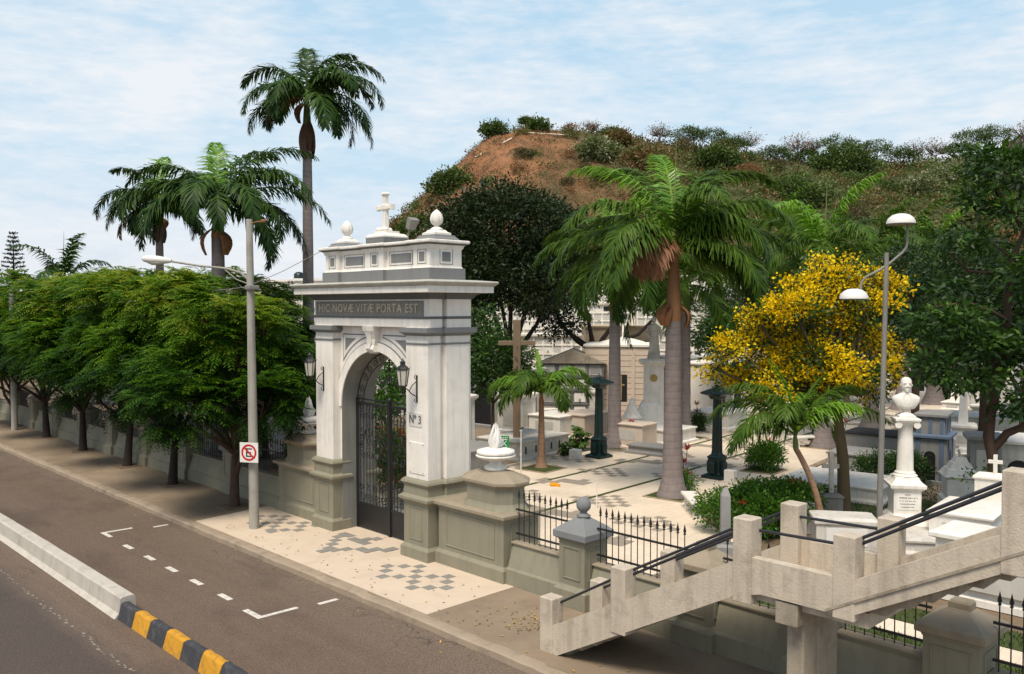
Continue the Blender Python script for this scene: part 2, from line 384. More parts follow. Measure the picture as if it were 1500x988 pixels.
# cream paved entrance apron
slab('entrance_apron', [(-25.75, 11.46), (-14.5, 11.46), (-14.55, 14.3), (-15, 15.1), (-25.5, 15.1), (-26.1, 14.1)], -.1, .012, m_apron)
t1 = [(-17.91, 12.91), (-17.61, 13.2), (-17.32, 13.47), (-17.62, 12.65), (-17.05, 13.17), (-17.29, 12.32), (-17.01, 12.6), (-16.74, 12.88), (-16.46, 13.17), (-16.19, 13.45), (-16.45, 12.6), (-15.9, 13.17), (-16.13, 12.32), (-15.85, 12.6), (-15.57, 12.88)]
t2 = [(x-7.05, y+.26) for x, y in t1]+[(-22.7, 13.8), (-23.0, 12.5)]
t3 = [(-21.32, 13.85), (-21.04, 13.85), (-21.18, 13.57), (-20.9, 13.3), (-20.62, 13.02), (-20.34, 12.74), (-20.2, 12.46), (-20.06, 12.74), (-19.92, 13.02), (-20.36, 14.0), (-20.36, 13.72), (-20.08, 13.72), (-20.64, 13.72), (-20.22, 14.2), (-19.64, 13.3), (-19.36, 13.3), (-19.36, 13.58), (-19.08, 13.72), (-19.08, 13.9)]
tb = MB()
for i_, (x, y) in enumerate(t1+t2+t3): tb.box(x-.135, x+.135, y-.135, y+.135, .005, .0145+i_*.0003)
o = tb.build('apron_tile_inlay', m_tile); o['kind'] = 'structure'

# cemetery ground, avenue, plots
sheet('cemetery_ground', [(-260, 15.2), (60, 15.2), (60, 140), (-260, 140)], -.02, m_soil)
slab('avenue', [(-24.9, 15.1), (-12.9, 15.1), (-12.9, 21.2), (-15.1, 22.6), (-16.35, 27.5), (-18.1, 38.5), (-20.1, 50), (-26.5, 95), (-45, 95), (-33.2, 55), (-29.6, 44), (-26.9, 31.5), (-26.2, 25)], -.1, .0, m_court)
b = MB()
for a, c in (((-15.1, 22.6), (-16.35, 27.5)), ((-16.35, 27.5), (-18.1, 38.5)), ((-18.1, 38.5), (-20.1, 50))):
    b.tube([(a[0]+.1, a[1], .0), (c[0]+.1, c[1], .0)], .1, 4, smooth=False)
o = b.build('avenue_edging', m_kerb); o['kind'] = 'structure'
def gstrip(pts, w, z=.006):
    b = MB()
    for (a, c) in zip(pts[:-1], pts[1:]):
        d = Vector((c[0]-a[0], c[1]-a[1], 0)).normalized(); s_ = Vector((-d.y, d.x, 0))*w/2
        b.add([(a[0]+s_.x, a[1]+s_.y, z), (a[0]-s_.x, a[1]-s_.y, z), (c[0]-s_.x, c[1]-s_.y, z), (c[0]+s_.x, c[1]+s_.y, z)], [(0, 1, 2, 3)])
    return b
for pts in ([(-21.6, 15.2), (-22.6, 22.1), (-23.2, 29), (-24.6, 40.6), (-27.5, 60)], [(-18.7, 15.2), (-19.4, 20), (-20.1, 28), (-21.2, 37), (-24, 58)], ):
    o = gstrip(pts, .17).build('grass_strip', m_grass); o['kind'] = 'structure'
# faded motif tiles repeated down the avenue
tb = MB(); rng = random.Random(5)
motA = [(0, 0), (1, 1), (2, 2), (-1, 1), (0, 2), (1, 3), (2, 4), (3, 3), (3, 1), (4, 0), (2, 0), (5, 1), (4, 2)]
motB = [(0, 0), (0, 1), (1, 1), (1, 2), (2, 2), (3, 2), (2, 3), (3, 4), (4, 3), (1, 3), (-1, 1), (4, 2), (3, 3), (-1, 2)]
def avx(x0, y): return x0-.125*(y-15)
ca, sa = math.cos(R(7.2)), math.sin(R(7.2))
for row in range(17):
    for lane in range(4):
        y0 = 16.6+row*2.7+(lane % 2)*1.3; x0 = avx(-24.3+lane*2.75, y0)
        mt = motA if (row+lane) % 2 == 0 else motB
        if lane == 3 and y0 > 21: continue
        if abs(y0-25.2) < 1.2 and lane == 2: continue
        for i, j in mt:
            u, v = i*.33, j*.33; cx_ = x0+u*ca-v*sa; cy_ = y0+u*sa+v*ca; h = .165
            q = [(cx_+a*ca-c*sa, cy_+a*sa+c*ca, .003+.0002*(len(tb.f) % 25)) for a, c in ((-h, -h), (h, -h), (h, h), (-h, h))]
            tb.add(q, [(0, 1, 2, 3)])
o = tb.build('avenue_tile_inlay', m_ctile); o['kind'] = 'structure'
# lawns right of the avenue, left verge
for nm, poly in (('lawn', [(-12.7, 16.6), (8, 16.6), (8, 17.5), (-12.7, 17.5)]), ('lawn', [(-12.7, 18.3), (8, 18.3), (8, 19.3), (-12.7, 19.3)]),
                 ('lawn', [(-15.9, 28.4), (-9, 24.5), (8, 24.5), (8, 70), (-16.5, 70), (-19.6, 50), (-17.6, 38.5)]),
                 ('lawn', [(-14.6, 22.8), (-12.9, 21.4), (-12, 26), (-15.7, 27.5)])):
    sheet(nm, poly, .01, m_grass)
sheet('garden_path', [(-16.15, 28.3), (-15.1, 27.8), (-17.2, 39), (-18.7, 50), (-19.7, 50), (-17.8, 38.5)], .018, m_court)
sheet('garden_path', [(-12.5, 30.5), (-9.5, 30.2), (-12.8, 48), (-14.6, 48)], .018, m_side)
sheet('plot_paving', [(-12.6, 15.2), (8, 15.2), (8, 16.55), (-12.6, 16.55)], .006, m_whitegrime)
sheet('plot_paving', [(-12.6, 17.55), (8, 17.55), (8, 18.25), (-12.6, 18.25)], .014, m_court)
sheet('verge', [(-27.6, 30.3), (-25.8, 30.3), (-27.8, 44), (-30, 44)], .008, m_soil)
sheet('left_plot_paving', [(-70, 15.2), (-25, 15.2), (-26.3, 25), (-27.5, 34), (-33, 60), (-90, 60)], -.008, m_side)

# parking markings
mk = MB()
def mark(x0, x1, y0, y1): mk.box(x0, x1, y0, y1, -.152, -.146)
mark(-26.95, -26.82, 9.1, 10.0); mark(-26.82, -26.25, 9.1, 9.22); mark(-26.6, -26.48, 10.5, 10.95)
for x in (-25.1, -23.6, -22.2, -20.75, -19.25): mark(x, x+.55, 9.05, 9.19)
mark(-17.85, -17.13, 8.97, 9.11); mark(-17.25, -17.13, 9.11, 9.95); mark(-17.12, -17.0, 10.4, 10.9)
o = mk.build('parking_markings', m_mark); o['kind'] = 'structure'
mk = MB(); rng = random.Random(2); x = -45.
while x < -8:
    l = rng.uniform(.03, .16); w_ = rng.uniform(.02, .07); yc = 5.97+rng.gauss(0, .035)
    if rng.random() < .8: mk.add([(x, yc-w_*.4, -.1465), (x+l*.6, yc-w_*.6, -.1465), (x+l, yc+w_*.1, -.1465), (x+l*.5, yc+w_*.6, -.1465), (x-l*.1, yc+w_*.3, -.1465)], [(0, 1, 2, 3, 4)])
    x += l+rng.uniform(.01, .08)
o = mk.build('worn_lane_line', m_lane); o['kind'] = 'structure'

# ------------------------------------------------------------------ median barrier
med = root('median_barrier', (-40, 7.0, -.15), 'long low whitewashed concrete barrier dividing the road', 'road barrier')
b = MB((-40, 7.0, -.15)); L_ = []; rng = random.Random(8); x = -110.
while x < -19.2:
    j = lambda s: rng.uniform(-s, s)
    L_.append([(x, 7.22+j(.008), -.16), (x, 7.2+j(.012), .27+j(.02)), (x, 7.16, .30+j(.015)), (x, 6.92+j(.01), .29+j(.012)), (x, 6.88, .26), (x, 6.85+j(.01), -.05), (x, 6.74, -.16)]); x += 1.1
L_.append([(-19.22, *p[1:]) for p in L_[-1]])
b.loft(L_); b.build('barrier_wall', m_median, med)
kr = root('striped_kerb', (-16, 6.95, -.15), 'rounded kerb painted in black and yellow blocks', 'kerb')
x = -19.2; i = 0
while x < -9:
    b = MB((-16, 6.95, -.15)); dy = .015*(x+19.2); L_ = []
    for k in range(5):
        xx = x+k*.19
        u_ = rng.uniform(-.012, .012); L_.append([(xx, 7.12+dy, -.16), (xx, 7.1+dy, .12+u_), (xx, 7.06+dy, .18+u_), (xx, 6.97+dy, .195+u_), (xx, 6.9+dy+u_, .165), (xx, 6.86+dy, .05), (xx, 6.8+dy, -.16)])
    b.loft(L_); b.build('kerb_block', m_blk if i % 2 == 0 else m_yel, kr, bevel=.012); x += .76; i += 1

# ================================================================== GATEWAY
GO = (-20.15, 13.9, 0)
gate = root('cemetery_gateway', GO, 'white and grey arched gateway crowned by a cross and two finials', 'gateway')
CX = -20.15
def gb(): return MB(GO)
def mir(x0, x1, s): return (x0, x1) if s > 0 else (2*CX-x1, 2*CX-x0)
for s in (1, -1):
    base = gb(); shaft = gb(); capi = gb(); neck = gb()
    segs = [((-18.4, -17.5), (13.88, 14.3)), ((-18.2, -17.42), (14.42, 15.2)), ((-18.38, -17.52), (15.1, 15.34))]
    for (xa, xb), (ya, yb) in segs:
        x0, x1 = mir(xa, xb, s)
        base.stack(x0, x1, ya, yb, [(.12, 0), (.12, .28), (.05, .36), (.05, 1.42), (.07, 1.46), (.16, 1.53), (.16, 1.6), (.06, 1.66), (.05, 1.88), (.09, 1.92), (.12, 1.97), (.09, 2.03), (.02, 2.08)])
        shaft.stack(x0, x1, ya, yb, [(0, 2.0), (0, 5.98)])
        capi.stack(x0, x1, ya, yb, [(.02, 5.76), (.06, 5.8), (.13, 5.84), (.13, 5.965)])
        neck.stack(x0, x1, ya, yb, [(.012, 5.535), (.03, 5.55), (.03, 5.575), (.012, 5.585)])
    x0, x1 = mir(-18.46, -17.56, s); base.box(x0, x1, 14.2, 15.22, 0, 2.02)
    base.frame(*mir(-18.22, -17.68, s), .5, 1.36, 13.83, .03)
    p = base.build('pier_base', m_plinth, gate, bevel=.008)
    shaft.box(*mir(-18.46, -17.58, s), 14.2, 15.22, 2.01, 5.98); shaft.build('pier_shaft', m_white, gate, bevel=.006)
    capi.build('capital', m_panel, gate, bevel=.006); neck.build('neck_moulding', m_panel, gate)
# arched wall
AZ = 3.62; AR = 1.66
def arc(r, a0, a1, n, cx=CX, cz=AZ): return [(cx+r*math.cos(a0+(a1-a0)*i/n), cz+r*math.sin(a0+(a1-a0)*i/n)) for i in range(n+1)]
w = gb(); NA = 32
ar = arc(AR, math.pi, 0, NA)
for y, flip in ((14.15, 0), (15.22, 1)):
    vs = []; fs = []
    for i, (x, z) in enumerate(ar): vs += [(x, y, z), (x, y, 5.985)]
    for i in range(NA): a = 2*i; f = (a, a+2, a+3, a+1); fs.append(f[::-1] if flip else f)
    w.add(vs, fs)
for xa, xb in ((-21.9, CX-AR), (CX+AR, -18.4)): w.box(xa, xb, 14.15, 15.22, 0, 5.985)
w.build('arch_wall', m_white, gate)
rv = gb(); rr = AR-.012
path = [(CX-rr, 0)]+arc(rr, math.pi, 0, NA)+[(CX+rr, 0)]; path2 = [(CX-AR-.01, 0)]+arc(AR+.01, math.pi, 0, NA)+[(CX+AR+.01, 0)]
vs = []; fs = []
for (x, z), (x2, z2) in zip(path, path2): vs += [(x, 14.13, z), (x, 15.24, z), (x2, 15.24, z2), (x2, 14.13, z2)]
for i in range(len(path)-1):
    a = 4*i
    for k in range(4): fs.append((a+k, a+(k+1) % 4, a+4+(k+1) % 4, a+4+k))
rv.add(vs, fs); rv.build('arch_reveal', m_reveal, gate)
def ringband(r0, r1, y, yb, mat, name):
    q = gb(); a = arc(r0, math.pi, 0, NA); c = arc(r1, math.pi, 0, NA); vs = []; fs = []
    for (x, z), (x2, z2) in zip(a, c): vs += [(x, y, z), (x2, y, z2), (x2, yb, z2), (x, yb, z)]
    for i in range(NA):
        k = 4*i
        for j in range(4): fs.append((k+j, k+4+j, k+4+(j+1) % 4, k+(j+1) % 4))
    q.add(vs, fs); q.add([(vs[i]) for i in range(4)], [(0, 1, 2, 3)]); q.add([vs[-4+i] for i in range(4)], [(3, 2, 1, 0)])
    return q.build(name, mat, gate)
ringband(AR, 1.9, 14.10, 14.16, m_white, 'archivolt'); ringband(1.9, 1.93, 14.115, 14.16, m_panel, 'archivolt_line')
def spandrel(off, y, mat, name, s):
    r = 2.06+off; x_out = -18.55-off; z_top = 5.74-off; x_in = CX+.36+off
    a0 = math.acos(min(1, (x_out-CX)/r)) if (x_out-CX) < r else 0.; a1 = math.acos((x_in-CX)/r)
    if AZ+r*math.sin(a1) > z_top: a1 = math.asin((z_top-AZ)/r)
    pts = []
    zlow = 3.75+off if a0 == 0. else None
    n = 16; A = [(CX+r*math.cos(a0+(a1-a0)*i/n), AZ+r*math.sin(a0+(a1-a0)*i/n)) for i in range(n+1)]
    poly = A+[(A[-1][0], z_top), (x_out, z_top)]
    q = gb(); vs = []; fs = []
    for i, (x, z) in enumerate(A):
        vs += [(x, y, z), (x, y, z_top)]
    for i in range(n): k = 2*i; fs.append((k, k+1, k+3, k+2))
    if s < 0: vs = [(2*CX-x, yy, z) for x, yy, z in vs]; fs = [f[::-1] for f in fs]
    q.add(vs, fs)
    # edge skirts back to the wall
    return q.build(name, mat, gate)
for s in (1, -1):
    spandrel(0, 14.144, m_panel, 'spandrel_line', s); spandrel(.035, 14.139, m_white, 'spandrel_margin', s); spandrel(.13, 14.134, m_panel, 'spandrel_panel', s)
# keystone: carved scroll bracket
k = gb(); L_ = []
for z, hw, y in ((5.22, .14, 14.05), (5.27, .17, 13.98), (5.34, .16, 13.93), (5.45, .15, 14.0), (5.62, .19, 14.0), (5.75, .23, 13.95), (5.84, .25, 13.9), (5.975, .26, 13.88)):
    L_.append([(CX-hw, y, z), (CX-hw*.4, y-.03, z), (CX+hw*.4, y-.03, z), (CX+hw, y, z), (CX+hw, 14.16, z), (CX-hw, 14.16, z)])
k.loft(L_)
for dx in (-.1, 0, .1): k.tube([(CX+dx, 13.88, 5.93), (CX+dx*.9, 13.9, 5.8), (CX+dx*.7, 13.96, 5.6), (CX+dx*.6, 13.9, 5.36)], .025, 6)
k.build('keystone', m_marble, gate, bevel=.01)
# entablature
e = gb(); g = gb(); prof = [(0, 5.97), (0, 6.18), (.03, 6.2), (.03, 6.24), (0, 6.26), (0, 6.72)]
feet = ((-22.88, -17.42, 13.9, 14.3), (-22.95, -17.36, 14.4, 15.22), (-22.76, -17.54, 14.1, 15.3))
for (x0, x1, y0, y1) in feet:
    e.stack(x0, x1, y0, y1, [(0, 5.97), (0, 6.74)]); g.stack(x0, x1, y0, y1, [(.006, 6.195), (.03, 6.21), (.03, 6.25), (.006, 6.262)])
    g.stack(x0, x1, y0, y1, [(.01, 6.70), (.05, 6.73), (.1, 6.8), (.17, 6.84), (.17, 6.87)])
e.build('entablature', m_white, gate, bevel=.005); g.build('entablature_moulding', m_dgrey, gate)
c = gb(); c.stack(-22.95, -17.36, 13.85, 15.3, [(.1, 6.86), (.38, 6.865), (.38, 7.03), (.36, 7.035)]); c.build('cornice', m_white, gate, bevel=.008)
c = gb(); c.stack(-22.95, -17.36, 13.85, 15.3, [(.37, 7.03), (.41, 7.05), (.46, 7.09), (.48, 7.13), (.46, 7.16), (0, 7.2)]); c.build('cornice_crown', m_corn, gate, bevel=.008)
ip = gb(); ip.box(-22.72, -17.72, 13.88, 13.92, 6.275, 6.63); inp = ip.build('inscription_panel', m_frieze, gate)
ib = gb(); ib.frame(-22.76, -17.68, 6.25, 6.66, 13.895, .035, .02); ib.build('inscription_frame', m_panel, gate)
text_mesh('HIC NOVÆ VITÆ PORTA EST', .33, 'inscription_lettering', m_letter, gate, (-20.22-GO[0], 13.87-GO[1], 6.455), (R(90), 0, 0), .012, width=4.7, spacing=1.15)
# attic
a = gb(); ag = gb(); al = gb(); ac = gb(); ap = gb(); aw = gb()
feet = [(-22.5, -21.8, 14.05, 15.12), (-20.5, -19.62, 14.05, 15.12), (-18.3, -17.62, 14.05, 15.12), (-22.42, -17.7, 14.15, 15.04)]
for f in feet:
    a.stack(*f, [(.03, 7.5), (.0, 7.56), (.0, 7.98), (.03, 8.02), (.05, 8.08), (.08, 8.12)])
    ag.stack(*f, [(.07, 7.16), (.07, 7.5), (.05, 7.505)])
    al.stack(*f, [(.075, 8.1), (.12, 8.125), (.14, 8.14)]); ac.stack(*f, [(.14, 8.14), (.16, 8.16), (.16, 8.215), (.12, 8.23)])
a.build('attic_wall', m_white, gate, bevel=.005); ag.build('attic_base', m_panel, gate); al.build('attic_dark_moulding', m_dgrey, gate); ac.build('attic_coping', m_white, gate, bevel=.01)  # al is a thin dark grey moulding under the coping
def panel(x0, x1, z0, z1, y):
    b1 = gb(); b1.frame(x0-.07, x1+.07, z0-.07, z1+.07, y, .016, .004); b1.build('panel_outline', m_dgrey, gate)
    b2 = gb(); b2.box(x0, x1, y-.006, y+.01, z0, z1); b2.build('inset_panel', m_panel, gate)
for x0, x1, y in ((-22.25, -22.03, 14.05), (-20.15, -19.93, 14.05), (-18.05, -17.83, 14.05), (-21.6, -20.72, 14.15), (-19.4, -18.52, 14.15)): panel(x0, x1, 7.68, 7.92, y)
q = gb(); q.frameX(14.38, 14.82, 7.6, 8.0, -17.62, .016, .004); q.build('panel_outline', m_dgrey, gate)
q = gb(); q.box(-17.63, -17.612, 14.46, 14.74, 7.68, 7.92); q.build('inset_panel', m_panel, gate)
# finials and cross
def finial(x, y):
    f = root('f', (0, 0, 0), None, None); COL.objects.unlink(f); bpy.data.objects.remove(f)
    q = gb(); q.stack(x-.3, x+.3, y-.3, y+.3, [(.12, 8.22), (.12, 8.25), (.05, 8.32), (.04, 8.36)]); base = q.build('finial', [m_panel, m_white], gate)
    q = gb(); q.stack(x-.27, x+.27, y-.27, y+.27, [(0, 8.36), (0, 8.42), (-.07, 8.45), (-.1, 8.5)])
    q.lathe([(.17, 8.48), (.19, 8.51), (.12, 8.56), (.06, 8.6), (.075, 8.62), (.11, 8.64)], (x, y, 0), 20)
    L_ = []
    for rz, zz in ((.1, 8.635), (.145, 8.68), (.165, 8.75), (.165, 8.82), (.14, 8.9), (.1, 8.96), (.05, 9.01), (.004, 9.04)):
        L_.append([(x+rz*(1+.07*math.cos(8*a+zz*9))*math.cos(a), y+rz*(1+.07*math.cos(8*a+zz*9))*math.sin(a), zz) for a in [2*math.pi*k/40 for k in range(40)]])
    q.loft(L_, 0, True, True)
    q.build('finial_bud', m_white, base)
finial(-22.12, 14.55); finial(-17.95, 14.55)
q = gb(); q.stack(CX-.36, CX+.36, 14.2, 14.9, [(.06, 8.22), (.06, 8.4)]); cb = q.build('cross_pedestal', m_panel, gate)
q = gb(); q.stack(CX-.36, CX+.36, 14.2, 14.9, [(.07, 8.4), (.08, 8.45), (0, 8.52), (-.1, 8.54), (-.1, 8.6)])
for dx, dy in ((-.13, -.1), (.13, -.1), (0, .12)): q.lathe([(.02, 8.58), (.1, 8.61), (.11, 8.65), (.07, 8.7), (0, 8.72)], (CX+dx, 14.5+dy, 0), 10)
q.build('pedestal_moulding', m_white, cb, bevel=.01)
q = gb(); q.exY([(CX-.085, 8.6), (CX+.085, 8.6), (CX+.055, 9.62), (CX-.055, 9.62)], 14.45, 14.57); q.box(CX-.33, CX+.33, 14.455, 14.565, 9.21, 9.32)
for x, z in ((CX-.33, 9.27), (CX+.33, 9.27), (CX, 9.64)):
    if x == CX: q.stack(x-.06, x+.06, 14.44, 14.58, [(.02, 9.6), (.03, 9.64), (0, 9.68)])
    else: q.box(x-.03, x+.03, 14.435, 14.585, 9.18, 9.35)
q.stack(CX-.07, CX+.07, 14.44, 14.58, [(0, 9.18), (.02, 9.2), (.02, 9.33), (0, 9.35)])
q.build('cross', m_white, gate, bevel=.012)
# floodlight on the roof
fl = root('floodlight', (-19.55, 14.85, 8.2), 'small grey floodlight on a bent stalk on the gateway roof', 'floodlight'); fl.scale = (.75, .75, .8)
q = MB(); q.tube([(0, 0, 0), (-.02, 0, .35), (.03, 0, .55), (.12, 0, .66)], .025, 6); q.build('stalk', m_pole, fl)
q = MB(); q.loft([[(.02, -.16, .62), (.2, -.16, .52), (.2, .16, .52), (.02, .16, .62)], [(.2, -.2, .95), (.42, -.2, .84), (.42, .2, .84), (.2, .2, .95)]]); q.build('lamp_housing', m_pole, fl, bevel=.01)
# plaque and number
q = gb(); q.box(-18.26, -17.63, 13.862, 13.885, 2.2, 3.02); pl = q.build('blank_plaque', m_marble, gate, bevel=.01)
q = gb()
for x in (-18.22, -17.67):
    for z in (2.24, 2.98): q.lathe([(.018, 0), (.012, .012)], (x, 13.86, z), 8)
q.build('plaque_stud', m_panel, pl)
q = gb(); q.box(-18.28, -17.72, 13.866, 13.883, 3.42, 3.78); npn = q.build('number_plate', m_whitegrime, gate)
text_mesh('Nº 3', .3, 'number_lettering', m_dgrey, gate, (-18.0-GO[0], 13.862-GO[1], 3.6), (R(90), 0, 0), .006, width=.48)
# iron gate leaves
def scroll(b, x, z, r, y, turns=1.4, sg=1, a0=0, rad=.013):
    pts = []
    for i in range(17):
        t = i/16; a = a0+sg*t*turns*2*math.pi; rr_ = r*(1-.75*t); pts.append((x+rr_*math.cos(a), y, z+rr_*math.sin(a)))
    b.tube(pts, rad, 5)
Y_ = 14.62
for s in (1, -1):
    def bx(xa, xb): return (CX+xa, CX+xb) if s > 0 else (CX-xb, CX-xa)
    lf = gb(); lf.box(*bx(.01, .07), Y_-.03, Y_+.03, .03, 3.82); lf.box(*bx(1.56, 1.63), Y_-.03, Y_+.03, .03, 3.84)
    lf.box(*bx(.01, 1.63), Y_-.028, Y_+.028, 3.66, 3.74); lf.box(*bx(.01, 1.63), Y_-.028, Y_+.028, .72, .79); leaf = lf.build('gate_leaf', m_iron, gate)
    q = gb(); q.box(*bx(.06, 1.58), Y_-.012, Y_+.012, .05, .74); q.build('kick_panel', m_iron, leaf)
    q = gb()
    for i in range(9):
        x = CX+s*(.2+i*.155); q.tube([(x, Y_, .76), (x, Y_, 3.68)], .013, 5)
    for zc, sg in ((1.0, 1), (2.9, -1), (2.2, 1), (3.35, 1)):
        for xx in (.3, .62, .95, 1.3):
            scroll(q, CX+s*xx, zc, .15, Y_-.012, 1.3, s*sg, .5 if zc < 2 else 3.6)
            scroll(q, CX+s*(xx+.1), zc+.26*sg, .11, Y_+.012, 1.3, -s*sg, 2.)
    for xx in (.45, 1.1):
        q.tube([(CX+s*(xx-.3), Y_, 2.45), (CX+s*(xx-.12), Y_, 2.72), (CX+s*xx, Y_, 3.1), (CX+s*(xx+.12), Y_, 2.72), (CX+s*(xx+.3), Y_, 2.45)], .014, 5)
    q.build('bar_work', m_iron, leaf)
q = gb(); q.box(CX-.06, CX+.06, Y_-.05, Y_+.05, .03, 3.8); q.lathe([(.05, 3.8), (.09, 3.86), (.05, 3.93), (0, 3.97)], (CX, Y_, 0), 10); q.build('meeting_stile', m_iron, gate)
q = gb(); q.tube([(CX-1.6, Y_, 3.82), (CX+1.6, Y_, 3.82)], .02, 6)
q.tube([(x, Y_, z) for x, z in arc(1.6, math.pi, 0, 24, CX, 3.62)], .02, 6); q.tube([(x, Y_, z) for x, z in arc(1.28, math.pi, 0, 24, CX, 3.66)], .016, 6)
for i in range(13):
    a_ = math.pi*(i+.5)/13; scroll(q, CX+1.44*math.cos(a_), 3.64+1.44*math.sin(a_), .13, Y_, 1.5, 1 if i % 2 else -1, a_, .012)
q.tube([(CX, Y_, 5.2), (CX, Y_, 4.6), (CX, Y_, 4.3)], .016, 6)
scroll(q, CX-.12, 4.75, .17, Y_, 1.3, 1, 0); scroll(q, CX+.12, 4.75, .17, Y_, 1.3, -1, math.pi)
for i in (-2, -1, 0, 1, 2): scroll(q, CX+i*.18, 4.3+.1*(2-abs(i)), .1, Y_, 1.3, 1 if i > 0 else -1, 1)
q.build('arch_ironwork', m_iron, gate)
# wall lanterns
for s, xb, xl in ((1, -17.93, -17.93), (-1, -22.37, -22.37)):
    q = gb(); q.box(xb-.02, xb+.02, 13.855, 13.885, 4.05, 4.75); yy = 13.42
    q.tube([(xb, 13.86, 4.2), (xb, 13.7, 4.28), (xb, 13.55, 4.42), (xb, yy, 4.44)], .014, 6); q.tube([(xb, 13.86, 4.6), (xb, 13.72, 4.5), (xb, 13.62, 4.36)], .012, 6)
    for zc in (4.1, 4.7):
        pts = [(xb+.0, 13.84-.07*(1-t)*math.sin(t*8), zc+.07*(1-t)*math.cos(t*8)) for t in [i/10 for i in range(11)]]; q.tube(pts, .01, 5)
    lant = q.build('wall_lantern', m_iron, gate)
    q = gb(); n = 6
    def hexr(r, z): return [(xl+r*math.cos(math.pi*2*i/n), yy+r*math.sin(math.pi*2*i/n), z) for i in range(n)]
    q.loft([hexr(.10, 4.52), hexr(.155, 4.9)]); q.build('lantern_glass', m_glass, lant)
    q = gb()
    for i in range(n):
        q.tube([hexr(.105, 4.5)[i], hexr(.165, 4.92)[i]], .011, 5); q.tube([hexr(.165, 4.92)[i], hexr(.165, 4.92)[(i+1) % n]], .012, 5); q.tube([hexr(.105, 4.5)[i], hexr(.105, 4.5)[(i+1) % n]], .012, 5)
        x, y, z = hexr(.17, 4.93)[i]; q.tube([(x, y, z), (x+(x-xl)*.15, y+(y-yy)*.15, z+.07)], [.012, .004], 5)
    q.loft([hexr(.17, 4.92), hexr(.13, 4.99), hexr(.07, 5.03), hexr(.06, 5.08)]); q.lathe([(.06, 5.07), (.08, 5.1), (.03, 5.15), (.01, 5.2)], (xl, yy, 0), 8)
    q.loft([hexr(.11, 4.52), hexr(.06, 4.48), hexr(.03, 4.42), hexr(.012, 4.36)]); q.build('lantern_cage', m_iron, lant)

# ------------------------------------------------------------------ flank blocks, urns
def flank(s, label):
    def mx(xa, xb): return mir(xa, xb, s)
    x0, x1 = mx(-17.3, -14.9); o_ = ((x0+x1)/2, 14.65, 0)
    f = root('gateway_side_wall', o_, label, 'wall block')
    q = MB(o_); q.stack(x0, x1, 14.06, 15.25, [(.07, 0), (.07, .3), (0, .38), (0, 1.42), (.03, 1.46), (.03, 1.5)]); 
    q.frame(x0+.3, x1-.3, .5, 1.36, 14.06, .035, .02); q.frameX(14.3, 15.0, .5, 1.36, x1 if s > 0 else x0, .035, .02, 0, s); q.build('wall_body', m_plinth, f, bevel=.008)
    q = MB(o_); q.stack(x0, x1, 14.06, 15.25, [(.03, 1.49), (.13, 1.52), (.13, 1.6), (.02, 1.635)]); q.build('ledge', m_plinthtop, f, bevel=.01)
    a, c = mx(-16.6, -15.0); y0, y1 = 14.15, 15.15; ch = .3
    poly = [(a+ch, y0), (c-ch, y0), (c, y0+ch), (c, y1-ch), (c-ch, y1), (a+ch, y1), (a, y1-ch), (a, y0+ch)]
    q = MB(o_); q.prism(poly, [(.1, 1.62), (.03, 1.72), (.0, 1.78), (.0, 2.14), (.02, 2.18)]); q.build('urn_pedestal', m_plinth, f, bevel=.008)
    q = MB(o_); q.prism(poly, [(.02, 2.17), (.11, 2.24), (.11, 2.31), (0, 2.38), (-.3, 2.5), (-.45, 2.52)]); q.build('pedestal_cap', m_plinthtop, f, bevel=.01)
    uo = ((a+c)/2, 14.65, 2.515)
    return uo
for s, lab, ul in ((1, 'olive grey block with recessed panel at the right foot of the gateway', 'white flame urn on the block right of the gateway'), (-1, 'olive grey panelled block at the left foot of the gateway', 'white flame urn on the block left of the gateway')):
    uo = flank(s, lab)
    u = root('flame_urn', uo, ul, 'urn', 'flame urns beside the gateway')
    q = MB(); q.lathe([(.27, 0), (.29, .03), (.27, .08), (.15, .13), (.13, .18), (.2, .22), (.38, .27), (.48, .32), (.5, .35), (.45, .37)], (0, 0, 0), 32); bowl = q.build('bowl', m_white, u)
    q = MB(); q.lathe([(.44, .365), (.445, .395)], (0, 0, 0), 32); q.build('bowl_groove', m_panel, bowl)
    q = MB(); q.lathe([(.46, .39), (.475, .42), (.46, .47), (.3, .51), (.16, .53)], (0, 0, 0), 32); q.build('bowl_lid', m_white, bowl)
    q = MB(); q.lathe([(.1, .5), (.13, .6), (.14, .7), (.12, .8), (.07, .9), (0, .95)], (0, 0, 0), 14)
    rr_ = random.Random(4)
    for k in range(11):
        t = k*2.4; r_ = .06+.04*(k % 2); h = .82+.32*rr_.random()
        q.tube([(r_*math.cos(t), r_*math.sin(t), .55), ((r_+.06)*math.cos(t+.2), (r_+.06)*math.sin(t+.2), .7), (r_*.8*math.cos(t+.5), r_*.8*math.sin(t+.5), h-.05), (r_*.5*math.cos(t+.3), r_*.5*math.sin(t+.3), h+.05)], [.05, .055, .032, .004], 7)
    q.tube([(0, 0, .7), (-.03, 0, .95), (-.05, .02, 1.12)], [.08, .05, .004], 7); q.build('flame', m_sign, u)

